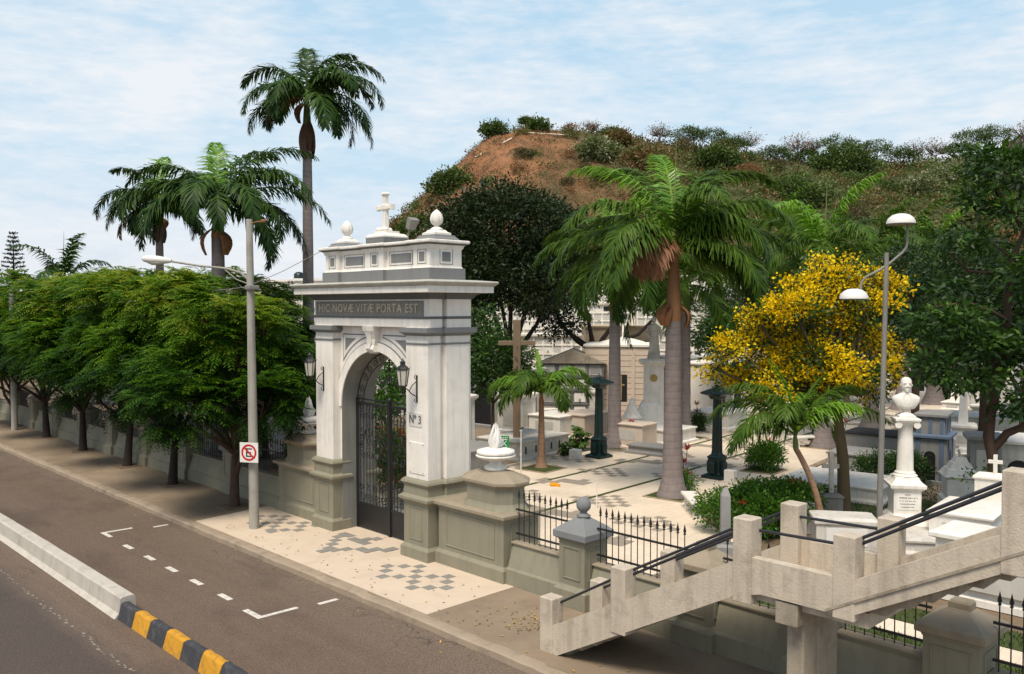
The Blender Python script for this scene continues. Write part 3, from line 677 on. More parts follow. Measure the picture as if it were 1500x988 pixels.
# ------------------------------------------------------------------ front fence
def spear_bar():
    q = MB(); q.tube([(0, 0, 0), (0, 0, 1.07)], .011, 6)
    q.loft([[(-.012, -.006, 1.05), (.012, -.006, 1.05), (.012, .006, 1.05), (-.012, .006, 1.05)], [(-.033, -.008, 1.09), (.033, -.008, 1.09), (.033, .008, 1.09), (-.033, .008, 1.09)], [(-.001, -.001, 1.24), (.001, -.001, 1.24), (.001, .001, 1.24), (-.001, .001, 1.24)]])
    q.stack(-.016, .016, -.016, .016, [(0, 1.02), (.008, 1.035), (0, 1.05)]); return q.mesh('bar', m_iron)
BAR = spear_bar()
FY = 14.42
def fence_bay(x0, x1, wl, rl, rails=True):
    w_ = root('low_wall', ((x0+x1)/2, FY, 0), wl, 'wall'); o_ = tuple(w_.location)
    q = MB(o_); q.stack(x0, x1, FY-.13, FY+.13, [(.0, 0), (0, .93)]); 
    q.loft([[(x0, FY-.36, 0), (x1, FY-.36, 0), (x1, FY-.1, 0), (x0, FY-.1, 0)], [(x0, FY-.34, .36), (x1, FY-.34, .36), (x1, FY-.1, .36), (x0, FY-.1, .36)], [(x0, FY-.28, .40), (x1, FY-.28, .40), (x1, FY-.1, .4), (x0, FY-.1, .4)], [(x0, FY-.135, .86), (x1, FY-.135, .86), (x1, FY-.1, .86), (x0, FY-.1, .86)]])
    q.build('wall_body', m_plinth, w_)
    q = MB(o_); q.stack(x0, x1, FY-.14, FY+.14, [(0, .925), (.025, .94), (.025, .97), (0, .985)]); q.build('coping', m_plinthtop, w_)
    if not rails: return
    f = root('iron_railing', ((x0+x1)/2, FY, .98), rl, 'railing', 'spear topped railings between the fence pillars'); L = x1-x0
    for z in (.17, .74):
        q = MB(); q.box(-L/2, L/2, -.022, .022, z-.018, z+.018); q.build('rail', m_iron, f)
    n = int(L/.158)
    for i in range(n):
        b_ = bpy.data.objects.new('bar', BAR); link(b_, f); b_.location = (-L/2+(i+.5)*L/n, 0, 0)
def pillar(x, label, ball=True, broad=0.):
    o_ = (x, FY, 0); p = root('fence_pillar', o_, label, 'pillar'); h = .37+broad
    q = MB(); q.stack(-h, h, -h-.02, h, [(.09, 0), (.09, .36), (.03, .42), (0, .46), (0, 1.4), (.02, 1.43), (.02, 1.46)]); q.frame(-h+.12, h-.12, .6, 1.3, -h-.02, .03, .018); q.frameX(-h+.12, h-.14, .6, 1.3, h, .03, .018); q.build('shaft', m_plinth, p, bevel=.006)
    q = MB(); q.stack(-h, h, -h-.02, h, [(.02, 1.45), (.1, 1.49), (.1, 1.63), (.07, 1.65), (-.02, 1.73), (-h+.13, 1.88), (-h+.11, 1.9)] if ball else [(.02, 1.45), (.1, 1.49), (.1, 1.6), (.07, 1.62), (-.02, 1.68), (-h+.16, 1.82), (-h+.15, 1.84)]); q.build('cap', m_plinthtop if not ball else m_panel, p, bevel=.01)
    if ball:
        q = MB(); q.lathe([(.13, 1.9), (.16, 1.93), (.1, 1.97), (.07, 2.0), (.09, 2.03), (.125, 2.06), (.155, 2.11), (.163, 2.18), (.15, 2.25), (.11, 2.305), (.055, 2.34), (0, 2.345)], (0, 0, 0), 22); q.build('ball', m_panel, p)
    else:
        q = MB(); q.stack(-.16, .16, -.14, .14, [(0, 1.83), (0, 1.93), (-.03, 1.97)]); q.build('stub', m_plinthtop, p, bevel=.01)
fence_bay(-14.83, -13.12, 'short low grey wall between the gateway block and the ball pillar', 'short spear topped railing nearest the gateway block')
pillar(-12.72, 'grey fence pillar topped by a stone ball, in front of the courtyard')
fence_bay(-12.32, -9.98, 'low grey wall right of the ball pillar, behind the lower stair flight', 'spear topped railing just right of the ball pillar')
pillar(-9.58, 'grey capped pillar half hidden behind the lower stair flight', False)
fence_bay(-9.18, -7.62, 'dark shaded low wall under the stair landing', 'spear topped railing seen under the stair landing')
pillar(-7.25, 'grey pillar hidden behind the concrete column of the stair', False)
fence_bay(-6.85, -5.35, 'low wall seen between the stair column and the stub topped pillar', 'spear topped railing between stair column and stub topped pillar')
pillar(-4.9, 'broad grey pillar with a broken stub instead of a ball', False, .05)
fence_bay(-4.45, -1.8, 'low wall at the right edge of the view', 'spear topped railing at the lower right corner')
XX = [-25.45-.05]
x = -25.5; side = ['beside the left gateway block', 'behind the forked trunk near the striped sign pole', 'behind the second street tree', 'behind the third street tree', 'behind the fourth street tree', 'behind the fifth street tree', 'behind the far sidewalk pole', 'at the far left end of the sidewalk']
for i, w_ in enumerate(side):
    fence_bay(x-3.0, x, 'stained low wall '+w_, 'spear topped railing '+w_); pillar(x-3.4, 'stained fence pillar '+w_, i < 2); x -= 3.8
fence_bay(x-40, x, 'long stained low wall running off to the left edge', '', False)

# ================================================================== CONCRETE STAIR
SO = (-6.5, 12.7, 0)
st = root('concrete_staircase', SO, 'weathered concrete footbridge staircase with a landing and black handrails', 'staircase')
def sb(): return MB(SO)
YA, YB = 11.85, 12.02
YC, YD = 13.4, 13.56
for (y0, y1, nm) in ((YA, YB, 1), (YC, YD, 2)):
    q = sb(); q.exY([(-11.5, 0), (-11.1, 0), (-7.35, 2.02), (-7.35, 2.56), (-11.2, .55), (-11.5, .45)], y0, y1); q.build('parapet', m_conc, st, bevel=.012)
    q = sb(); q.exY([(-7.35, 2.02), (-6.9, 2.15), (-5.8, 2.15), (-5.45, 2.3), (-5.45, 2.68), (-7.35, 2.68)], y0, y1); q.build('parapet', m_conc, st, bevel=.012)
    q = sb(); q.exY([(-5.45, 2.2), (-1.6, 4.25), (-1.6, 4.75), (-5.45, 2.69)], y0, y1); q.build('parapet', m_conc, st, bevel=.012)
q = sb(); q.exY([(-5.85, 2.16), (-1.6, 4.42), (-1.6, 4.46), (-5.85, 2.2)], YA-.03, YA); q.build('conduit_ledge', m_concd, st)
# flights
q = sb(); n = 12; poly = [(-11.3, 0)]
for i in range(n): x = -11.3+i*(3.9/n); z = (i+1)*(2.2/n); poly += [(x, z), (x+3.9/n, z)]
poly += [(-7.4, 1.85), (-7.7, 1.85), (-11.0, 0)]
def exYc(q, poly, y0, y1):      # stepped profile as strips
    pass
for i in range(n):
    x = -11.3+i*(3.9/n); z = (i+1)*(2.2/n); q.box(x, x+3.9/n+.02, YB, YC, max(0, z-.19), z)
q.exY([(-11.1, .03), (-7.35, 2.05), (-7.35, 2.15), (-7.5, 2.15), (-11.1, .2)], YB-.01, YC+.01); q.build('flight', m_concd, st)
q = sb(); q.box(-7.5, -5.3, YB-.01, YC+.01, 2.0, 2.22); q.build('landing', m_conc, st)
q = sb()
for i in range(13):
    x = -5.4+i*.31; z = 2.22+(i+1)*.168; q.box(x, x+.33, YB, YC, z-.15, z)
q.exY([(-5.4, 2.24), (-1.6, 4.27), (-1.6, 4.4), (-5.4, 2.38)], YB-.01, YC+.01); q.build('flight', m_concd, st)
for (xa, z0, z1) in ((-11.55, -.02, 1.03), (-9.82, .8, 1.97), (-7.38, 1.95, 3.26), (-5.76, 2.1, 3.3), (-3.6, 3.2, 4.5)):
    for y0, y1 in ((YA-.02, YB+.13), (YC-.13, YD+.02)):
        q = sb(); q.stack(xa+.01, xa+.33, y0, y1, [(0, z0), (.0, z1-.02), (-.015, z1)]); q.build('post', m_conc, st, bevel=.015)
q = sb(); q.stack(-6.66, -6.3, 11.87, 13.5, [(0, 1.78), (0, 2.12)]); q.build('crossbeam', m_concd, st, bevel=.015)
q = sb(); q.stack(-6.62, -6.34, 12.15, 13.25, [(0, 0), (0, 1.85)]); q.build('support_column', m_concd, st, bevel=.02)
P_ = ((-11.38, 1.03), (-9.65, 1.97), (-7.21, 3.26), (-5.59, 3.3), (-3.43, 4.5), (-1.6, 5.5))
for yy in (YB+.0, YC):
    for i in range(5):
        (xa, za), (xb, zb) = P_[i], P_[i+1]
        for dz in ((.2,) if i in (0, 2) else (.14, .22)):
            q = sb(); y = yy+(.06 if yy < 13 else -.06); q.tube([(xa+.1, y, za-dz+(.06 if i not in (2,) else 0)), (xb-.1, y, zb-dz-(.0 if i not in (2,) else 0))], .024, 8); q.build('handrail', m_railp, st)

# ================================================================== POLES, SIGNS, LAMPS
po = (-23.72, 12.33, 0)
p = root('street_light_pole', po, 'tall grey concrete lamp pole with a curved arm, at the edge of the cream paving', 'lamp post')
q = MB(); q.tube([(0, 0, 0), (-.05, 0, 4.5), (-.12, 0, 9.05)], [.15, .125, .095], 14); q.build('pole', m_cpole, p)
A = (-.1, -.02, 7.3)
q = MB(); q.tube([(A[0], A[1], 7.25), (A[0]-.15, A[1]-.2, 7.5), (-.55, -.5, 7.62), (-1.1, -1.1, 7.7), (-1.6, -1.75, 7.83)], .032, 8); q.tube([(-.1, 0, 7.15), (-.35, -.3, 7.3), (-.6, -.55, 7.6)], .018, 6); q.build('arm', m_cpole, p)
q = MB(); d = Vector((-.62, -.78, .06)).normalized(); s_ = Vector((d.y, -d.x, 0)).normalized(); c0 = Vector((-1.55, -1.7, 7.84)); L_ = []
for t, w2, h in ((0, .05, .05), (.12, .11, .09), (.35, .16, .12), (.6, .15, .13), (.78, .09, .08), (.84, .02, .02)):
    cc = c0+d*t; L_.append([tuple(cc+s_*w2*math.cos(a)+Vector((0, 0, h*math.sin(a)))) for a in [k*math.pi/5 for k in range(10)]])
q.loft(L_, 0, True, True); head = q.build('lamp_head', m_sign, p)
q = MB(); L_ = []
for t, w2, h in ((.2, .06, .02), (.35, .13, .05), (.55, .12, .06), (.7, .05, .02)):
    cc = c0+d*t+Vector((0, 0, -.07)); L_.append([tuple(cc+s_*w2*math.cos(a)+Vector((0, 0, h*1.6*math.sin(a)))) for a in [k*math.pi/5 for k in range(10)]])
q.loft(L_, 0, True, True); q.build('lens', m_glass, head)
q = MB(); q.tube([(-.12, 0, 8.9), (.05, .12, 8.97), (.2, .22, 8.98)], .02, 6); q.lathe([(.0, -.05), (.07, -.03), (.08, .03), (.03, .06)], (.25, .25, 8.98), 10); q.build('top_fitting', m_brown, p)
q = MB(); q.stack(-.14, .14, -.14, .14, [(0, 7.0), (.01, 7.03), (.01, 7.1), (0, 7.13)]); q.tube([(-.1, 0, 7.1), (-.25, -.15, 7.05), (-.4, -.2, 7.15)], .01, 5); q.build('bracket', m_pole, p)
w = root('overhead_wire', (-20, 14, 8), 'thin overhead wire running from the lamp pole past the gateway', 'wire')
q = MB((-20, 14, 8)); q.tube([(-23.8, 12.35, 7.15), (-23.3, 13.1, 7.55), (-22.65, 14.1, 8.2)], .01, 5); q.tube([(-23.8, 12.35, 7.1), (-40, 12.9, 6.5), (-52.6, 13.3, 6.1)], .012, 5); q.build('cable', m_pole, w)
p2 = root('sidewalk_pole', (-51.6, 13.2, 0), 'pale concrete pole standing among the far street trees', 'pole')
q = MB(); q.tube([(0, 0, 0), (-.15, 0, 7.5)], [.17, .12], 12); q.build('pole', m_cpole, p2)
sg = root('no_parking_sign', (-23.55, 12.1, 2.0), 'square white no parking sign with a struck through E on the lamp pole', 'sign')
sg.rotation_euler = (0, 0, R(33)); h = .29
q = MB(); q.exY([(-h, 0), (h, 0), (h, 2*h), (-h, 2*h)], -.008, .008); q.build('plate', m_sign, sg, bevel=.004)
def flatring(b, r0, r1, cz, y, n=40):
    vs = []; fs = []
    for i in range(n): a = 2*math.pi*i/n; vs += [(r0*math.cos(a), y, cz+r0*math.sin(a)), (r1*math.cos(a), y, cz+r1*math.sin(a))]
    for i in range(n): j = (i+1) % n; fs.append((2*i, 2*j, 2*j+1, 2*i+1)[::-1])
    b.add(vs, fs)
q = MB(); flatring(q, .185, .24, h, -.014); c_ = .7071; u, v = .205*c_, .026*c_
q.add([(-u-v, -.0155, h+u-v), (-u+v, -.0155, h+u+v), (u+v, -.0155, h-u+v), (u-v, -.0155, h-u-v)], [(0, 3, 2, 1)])
q.build('prohibition_ring', m_red, sg)
q = MB()
for (x0, x1, z0, z1) in ((-.09, -.05, -.125, .125), (-.05, .1, .09, .125), (-.05, .07, -.018, .018), (-.05, .1, -.125, -.09)): q.box(x0, x1, -.0125, -.009, h+z0, h+z1)
q.build('letter', m_black, sg)
q = MB(); q.box(-.03, .03, .008, .1, .1, .16); q.box(-.03, .03, .008, .1, .42, .48); q.build('mount', m_pole, sg)

# twin dome lamp
lo = gp(1287, 803)
lp = root('twin_dome_lamp_post', lo, 'slim grey lamp post with two white domes at different heights', 'lamp post')
q = MB(); q.tube([(0, 0, 0), (.06, .1, 7.95)], [.085, .06], 12); q.lathe([(.2, 0), (.2, .05), (.1, .1), (.09, .5)], (0, 0, 0), 12); q.build('pole', m_pole, lp)
Rv = Vector((RT[0], RT[1], 0))
def lamp_arm(side, z0, pts, name='arm'):
    q = MB(); P3 = [tuple(Vector((.06, .1, 0))+Rv*a+Vector((0, 0, z))) for a, z in pts]; q.tube(P3, .035, 8); arm = q.build(name, m_pole, lp); return P3[-1]
e1 = lamp_arm(1, 7.6, [(0, 7.6), (.1, 7.68), (.42, 7.95), (.53, 8.1), (.55, 8.3), (.55, 8.75)])
e2 = lamp_arm(-1, 7.5, [(0, 7.62), (-.15, 7.5), (-.55, 7.3), (-.66, 7.15), (-.68, 6.95), (-.68, 6.8)])
for (ex, zz) in ((e1, 8.72), (e2, 6.72)):
    cx_, cy_ = ex[0]-Rv.x*.18, ex[1]-Rv.y*.18
    q = MB(); q.lathe([(.37, zz), (.365, zz+.06), (.32, zz+.15), (.22, zz+.23), (.1, zz+.265), (0, zz+.27)], (cx_, cy_, 0), 28); dome = q.build('dome_shade', m_sign, lp)
    q = MB(); q.lathe([(.34, zz-.03), (.36, zz-.002)], (cx_, cy_, 0), 24); q.build('lamp_underside', m_pole, dome)

# green cast iron columns
def green_column(x, y, label):
    r = root('cast_iron_column', (x, y, 0), label, 'lamp column', 'bottle green cast iron columns along the avenue')
    q = MB(); q.stack(-.27, .27, -.27, .27, [(.16, 0), (.16, .1), (.0, .18), (-.02, .22), (-.02, .75), (.02, .8), (-.05, .86), (-.08, .9)])
    for a in range(4):
        pass
    q.build('base', m_green, r, bevel=.012)
    q = MB()
    for sx, sy in ((1, 0), (-1, 0), (0, 1), (0, -1)):
        q.stack(sx*.26-.12, sx*.26+.12, sy*.26-.12, sy*.26+.12, [(0, .2), (0, .6), (-.03, .66)])
    q.build('buttress', m_green, r, bevel=.01)
    q = MB(); L_ = []
    for rr_, z in ((.235, .88), (.2, 1.0), (.16, 3.0), (.17, 3.05)):
        l = []
        for i in range(24): a = 2*math.pi*i/24; k = 1.0 if i % 2 == 0 else .9; l.append((rr_*k*math.cos(a), rr_*k*math.sin(a), z))
        L_.append(l)
    q.loft(L_); q.build('fluted_shaft', m_green, r)
    q = MB(); q.stack(-.18, .18, -.18, .18, [(0, 3.0), (.04, 3.06), (.06, 3.12), (.26, 3.2), (.3, 3.24), (.28, 3.27), (.02, 3.4), (-.08, 3.42)]); 
    for i in range(8):
        a = 2*math.pi*i/8; q.tube([(.15*math.cos(a), .15*math.sin(a), 3.38), (.2*math.cos(a), .2*math.sin(a), 3.46), (.1*math.cos(a), .1*math.sin(a), 3.5)], .015, 5)
    q.lathe([(.05, 3.4), (.09, 3.46), (.04, 3.54), (.015, 3.62), (0, 3.68)], (0, 0, 0), 10); q.build('capital', m_green, r, bevel=.008)
green_column(-24.73, 29.01, 'bottle green fluted column standing left of the avenue by the small palm')
green_column(-18.62, 28.75, 'bottle green fluted column right of the big palm trunk')
green_column(-26.67, 43.2, 'bottle green fluted column partly behind the low palm fronds')
green_column(-20.4, 40.5, 'bottle green column partly hidden by the yellow tree trunk')
green_column(-29.5, 62, 'farthest bottle green column down the avenue')
# ================================================================== VEGETATION
def clump_points(rng, lobes, k, up=.15, inner=.25):
    w = np.array([l[3]*l[4]+l[3]*l[5]+l[4]*l[5] for l in lobes]); w = w/w.sum()
    out = []; on = []
    L = np.array(lobes, float)
    while len(out) < k:
        i = rng.choice(len(lobes), p=w); d = rng.normal(size=3); d[2] += up; d /= np.linalg.norm(d)
        r = rng.uniform(.8, 1.04) if rng.random() > inner else rng.uniform(.35, .8)
        p = L[i, :3]+d*L[i, 3:]*r
        inside = False
        for j in range(len(lobes)):
            if j != i and np.sum(((p-L[j, :3])/L[j, 3:])**2) < .45: inside = True; break
        if inside: continue
        out.append(p); on.append(d)
    return np.array(out), np.array(on)

def fans(rng, C, O, per, leaflen, lw, ll, seg=8, droop=.6):
    """compound leaves radiating from each clump centre"""
    k = len(C); n = k*per
    c = np.repeat(C, per, 0); o = np.repeat(O, per, 0)
    az = rng.uniform(0, 2*np.pi, n)
    h = np.stack([np.cos(az), np.sin(az), rng.uniform(-.15, .5, n)], 1)
    D = unit(h+o*.55); l = leaflen*rng.uniform(.65, 1.15, n)
    c = c+rng.normal(size=(n, 3))*leaflen*.18
    T = np.linspace(.12, 1, seg); P = []; DD = []; SS = []; LL = []; TT = []
    base = np.repeat(rng.random(k), per)*.55+rng.random(n)*.3-.08
    up = np.array([0, 0, 1.])
    S = unit(np.cross(D, up)+1e-6); N = np.cross(S, D)
    for t in T:
        p = c+D*(l*t)[:, None]; p[:, 2] -= droop*l*t*t
        tang = unit(D-up*(droop*1.6*t))
        for sg in (1, -1):
            d = unit(S*sg*.85+tang*.55-up*.25+rng.normal(size=(n, 3))*.12); P.append(p); DD.append(d); SS.append(tang)
            LL.append(ll*(1-.45*abs(t-.45))*np.ones(n)*rng.uniform(.8, 1.2, n)); TT.append(base+.18*t)
    P = np.concatenate(P); DD = np.concatenate(DD); SS = np.concatenate(SS); LL = np.concatenate(LL); TT = np.concatenate(TT)
    return leafquads(P, DD, SS, LL, LL*lw/ll), TT

def rosettes(rng, C, O, per, rad, ll, lw, flat=.6):
    k = len(C); n = k*per; c = np.repeat(C, per, 0); o = np.repeat(O, per, 0)
    off = rng.normal(size=(n, 3))*rad*np.array([1, 1, flat])
    P = c+off; D = unit(unit(off)*.7+o*.5+rng.normal(size=(n, 3))*.5-np.array([0, 0, .15])); S = unit(np.cross(D, rdir(rng, n)))
    S = unit(np.cross(D, np.cross(S+np.array([0, 0, .001]), D)+np.array([0, 0, .9])))
    L = ll*rng.uniform(.65, 1.25, n); T = np.repeat(rng.random(k), per)*.45+rng.random(n)*.35+.2*np.clip(off[:, 2]/rad*.5+.3, 0, 1)  # clump tops tinted lighter than undersides, top light put into the tint
    return leafquads(P, D, S, L, L*lw/ll), T

def limbs(q, rng, base, fork, r0, lobes, nper=3, lean=(0, 0), r1=None, n0=10):
    r1 = r1 or r0*.7
    mid = Vector(base).lerp(Vector(fork), .5)+Vector((lean[0], lean[1], 0))
    q.tube([base, tuple(Vector(base)+Vector((0, 0, .12))), tuple(mid), fork], [r0*1.5, r0*1.1, r0*.88, r1], n0)
    for l in lobes:
        e = Vector(l[:3]); f = Vector(fork); m = f.lerp(e, .5)+Vector((rng.uniform(-.25, .25), rng.uniform(-.25, .25), -.1*(e-f).length+.1))
        q.tube([fork, tuple(f.lerp(m, .5)+Vector((0, 0, .05))), tuple(m), tuple(e)], [r1*.75, r1*.6, r1*.45, r1*.22], 7)
        for _ in range(nper):
            d = Vector(rng.normal(size=3)); d.z = abs(d.z)*.6; d.normalize(); t = Vector((d.x*l[3], d.y*l[4], d.z*l[5]))*.85
            q.tube([tuple(m.lerp(e, rng.uniform(.2, 1))), tuple(e+t*.5+Vector((0, 0, .08))), tuple(e+t)], [r1*.25, r1*.14, r1*.05], 5)

def tree(name, label, loc, lobes, leaf, bark, r0=.15, fork=(0, 0, 1.6), k=200, kind='fan', seed=1, group=None, rz=0, lean=(0, 0), cat='tree', **kw):
    rng = np.random.default_rng(seed); t = root(name, loc, label, cat, group, rz)
    q = MB(); limbs(q, rng, (0, 0, -.02), fork, r0, lobes, kw.pop('nper', 3), lean, kw.pop('r1', None)); q.build('trunk', bark, t)
    C, O = clump_points(rng, lobes, k, kw.pop('up', .15), kw.pop('inner', .25))
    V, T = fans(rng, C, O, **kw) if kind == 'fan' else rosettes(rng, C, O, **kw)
    if kind == 'fan': T = T+.2*(V[:, 0, 2]-V[:, 0, 2].mean())/max(.3, V[:, 0, 2].std())  # crown tinted lighter on top, darker low down: shade put into leaf colour
    quads('crown', V, T, leaf, t); return t

GT = 'feathery street trees in a row along the sidewalk'
FK = dict(per=20, leaflen=.66, ll=.18, lw=.062, seg=8, droop=.42)
def street(seed, s=1.):
    r = random.Random(seed); L = [(0, 0, 5.2*s, 1.7, 1.7, 1.7)]
    for i in range(6):
        a = i*1.05+r.uniform(-.3, .3); d = r.uniform(1.6, 2.2); e_ = r.uniform(.95, 1.35); L.append((d*math.cos(a), d*math.sin(a), r.uniform(3.5, 5.2)*s, e_, e_, e_*r.uniform(.6, .85)))
    for i in range(4):
        a = i*1.6+r.uniform(-.3, .3); L.append((1.0*math.cos(a), 1.0*math.sin(a), r.uniform(6.1, 7.0)*s, 1.05, 1.05, .85))
    return L
spots = [(-26.84, 13.25, 'street tree with a forked trunk nearest the striped sign pole', .9), (-31.73, 13.28, 'second feathery street tree counting from the lamp pole', .98), (-36.7, 13.5, 'third feathery street tree counting from the lamp pole', 1.), (-42.0, 13.5, 'fourth feathery street tree counting from the lamp pole', 1.02), (-47.6, 13.6, 'fifth feathery street tree, just before the far sidewalk pole', 1.04)]
protos = []
for i, (x, y, lab, s) in enumerate(spots[:3]):
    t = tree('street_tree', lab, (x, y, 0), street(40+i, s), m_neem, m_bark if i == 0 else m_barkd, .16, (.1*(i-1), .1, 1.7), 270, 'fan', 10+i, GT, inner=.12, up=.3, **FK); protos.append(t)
    b = MB(); b.box(-.45, .45, -.45, .45, .002, .02); b.build('tree_pit', m_soil, t)
q = MB(); q.tube([(0, .1, 1.1), (.35, .1, 1.7), (.55, .1, 2.7), (.7, .2, 3.6)], [.09, .08, .07, .04], 8); q.build('side_limb', m_bark, protos[0])
for i, (x, y, lab, s, rz) in enumerate([(*spots[3], 1.3), (*spots[4], 2.5), (-53.5, 13.6, 'sixth feathery street tree, beyond the far sidewalk pole', 1, 4.1), (-60, 13.6, 'seventh feathery street tree at the left edge of the view', 1, .4)]):
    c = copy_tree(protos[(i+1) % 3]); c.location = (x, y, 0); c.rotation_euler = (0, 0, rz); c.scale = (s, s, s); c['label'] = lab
# trees just behind the fence
for i, (x, y, lab, s, rz) in enumerate([(-29.6, 18.3, 'feathery tree inside the cemetery left of the gateway', .66, 2), (-34.5, 18.5, 'feathery tree inside the cemetery behind the second street tree', 1.0, 3.3), (-40.5, 18.8, 'feathery tree inside the cemetery behind the third street tree', 1.05, 5.), (-47, 19, 'feathery tree inside the cemetery behind the fourth street tree', 1.08, 1.1), (-54, 19.5, 'feathery tree inside the cemetery behind the fifth street tree', 1.12, .2), (-62, 21, 'feathery tree inside the cemetery at the far left', 1.15, .9)]):
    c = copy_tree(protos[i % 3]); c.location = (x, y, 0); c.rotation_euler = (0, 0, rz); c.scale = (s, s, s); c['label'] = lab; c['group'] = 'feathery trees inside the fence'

def lob(px, py, d, base, rx, ry, rz):
    p = dp(px, py, d); return (p[0]-base[0], p[1]-base[1], p[2]-base[2], rx, ry, rz)
# big dark mangoes behind the gateway
B0 = dp(745, 560, 52); B0 = (B0[0], B0[1], 0)
tree('mango_tree', 'huge dark round mango tree behind the right half of the gateway', B0, [lob(745, 330, 52, B0, 2.8, 2.8, 2.5), lob(690, 335, 52, B0, 2.0, 2.2, 1.9), lob(800, 345, 52, B0, 2.1, 2.1, 2.0), lob(725, 395, 52, B0, 2.8, 2.8, 2.3), lob(690, 420, 51, B0, 1.5, 1.8, 1.6), lob(785, 410, 51, B0, 2.0, 2, 1.8), lob(665, 375, 52, B0, 1.2, 1.4, 1.3), lob(825, 385, 53, B0, 1.3, 1.4, 1.3)],
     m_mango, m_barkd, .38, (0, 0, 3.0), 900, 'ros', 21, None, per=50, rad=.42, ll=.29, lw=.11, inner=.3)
B1 = dp(870, 600, 56); B1 = (B1[0], B1[1], 0)
tree('spreading_tree', 'dark tree with a bare V shaped fork behind the left avenue palm', B1, [lob(800, 440, 56, B1, 1.6, 1.6, 1.2), lob(850, 410, 56, B1, 2, 2, 1.4), lob(930, 420, 57, B1, 1.8, 1.8, 1.3), lob(985, 440, 57, B1, 1.5, 1.5, 1.2), lob(820, 475, 55, B1, 1.1, 1.1, .8)],
     m_mango, m_barkd, .3, (0, 0, 3.6), 330, 'ros', 22, None, per=40, rad=.4, ll=.25, lw=.1, nper=4, r1=.26)
B2 = dp(722, 600, 39); B2 = (B2[0], B2[1], 0)
tree('small_broadleaf_tree', 'bright green bushy tree touching the right side of the gateway', B2, [lob(722, 520, 39, B2, 1.1, 1.1, .95), lob(703, 478, 40, B2, .8, .8, .8), lob(740, 552, 38.5, B2, .95, .9, .7), lob(700, 560, 39, B2, .9, .9, .75), lob(760, 530, 39.5, B2, .6, .6, .6), lob(690, 525, 40, B2, 1., 1., 1.)],
     m_broad, m_bark, .1, (0, 0, 2.2), 260, 'ros', 23, None, per=36, rad=.26, ll=.22, lw=.08)
B3 = dp(565, 640, 33); B3 = (B3[0], B3[1], 0)
tree('small_broadleaf_tree', 'yellowish green tree seen through the gateway arch', B3, [lob(560, 560, 33, B3, .9, .9, .9), lob(545, 600, 32.5, B3, .8, .8, .6), lob(590, 575, 33, B3, .6, .8, .7), lob(520, 560, 34, B3, .8, .9, .9)], m_bush, m_bark, .1, (0, 0, 2.2), 120, 'ros', 24, None, per=36, rad=.25, ll=.18, lw=.07)
# tree behind lantern left of gate
B3 = dp(425, 600, 38); B3 = (B3[0], B3[1], 0)
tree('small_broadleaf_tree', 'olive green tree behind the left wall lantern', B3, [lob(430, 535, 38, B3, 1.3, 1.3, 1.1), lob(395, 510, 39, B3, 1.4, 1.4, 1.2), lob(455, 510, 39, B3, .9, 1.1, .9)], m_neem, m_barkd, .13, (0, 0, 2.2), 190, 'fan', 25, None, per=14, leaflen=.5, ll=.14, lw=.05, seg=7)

# yellow flowering tree
B4 = gp(1237, 765)
yl = [(1160, 455, .8, .5), (1215, 425, .9, .5), (1200, 480, 1.1, .5), (1185, 525, 1.0, .38), (1115, 490, .85, .4), (1068, 515, .6, .35), (1270, 455, .85, .5), (1200, 388, .42, .28), (1245, 395, .5, .3), (1265, 500, .8, .4), (1240, 545, .8, .3), (1120, 545, .75, .25), (1278, 410, .4, .3), (1300, 540, .6, .25), (1150, 510, .8, .35), (1100, 465, .4, .22), (1172, 418, .4, .25), (1306, 420, .35, .2), (1045, 540, .35, .2), (1075, 555, .5, .22), (1130, 575, .6, .22), (1190, 570, .6, .25), (1275, 575, .45, .22), (1165, 548, .6, .25), (1330, 505, .3, .15)]
lobes = [lob(px, py, 26.9+((i*37) % 5-2)*.35, B4, r, r, rz) for i, (px, py, r, rz) in enumerate(yl)]
rng = np.random.default_rng(31)
yt = root('flowering_tree', B4, 'tree covered in bright yellow blossom beside the twin dome lamp', 'tree')
q = MB(); limbs(q, rng, (0, 0, -.02), (-.3, -.1, 3.9), .19, lobes, 2, (.1, 0), .12); q.build('trunk', m_barkg, yt)
C, O = clump_points(rng, lobes, 400, .5, .2)
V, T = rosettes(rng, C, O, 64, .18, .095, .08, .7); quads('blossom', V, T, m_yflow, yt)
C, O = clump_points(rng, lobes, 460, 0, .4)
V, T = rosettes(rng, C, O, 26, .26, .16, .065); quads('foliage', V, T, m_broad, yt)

# dark trees behind the lamp and the big limbed tree at the right edge
B5 = dp(1340, 640, 34); B5 = (B5[0], B5[1], 0)
tree('broadleaf_tree', 'dense dark green tree behind the twin dome lamp', B5, [lob(1335, 440, 34, B5, 1.5, 1.6, 1.3), lob(1290, 480, 35, B5, 1.1, 1.4, 1.1), lob(1385, 430, 34, B5, 1.2, 1.4, 1.4), lob(1330, 390, 36, B5, 1.0, 1.3, .8), lob(1420, 380, 35, B5, 1.2, 1.3, 1.0), lob(1340, 475, 33, B5, 1.1, 1.2, .6)],
     m_backtree, m_bark, .2, (0, 0, 3.6), 330, 'ros', 32, None, per=36, rad=.32, ll=.2, lw=.08)
B6 = gp(1415, 772)
rng = np.random.default_rng(33)
rt = root('broadleaf_tree', B6, 'tree with a twisting reddish trunk and open leafy limbs at the right edge', 'tree')
def P6(px, py, d=26.): p = dp(px, py, d); return (p[0]-B6[0], p[1]-B6[1], p[2])
q = MB()
q.tube([(0, 0, -.05), P6(1425, 750), P6(1452, 715), P6(1456, 680), P6(1448, 640), P6(1452, 590), P6(1468, 550)], [.24, .2, .17, .16, .155, .15, .14], 12)
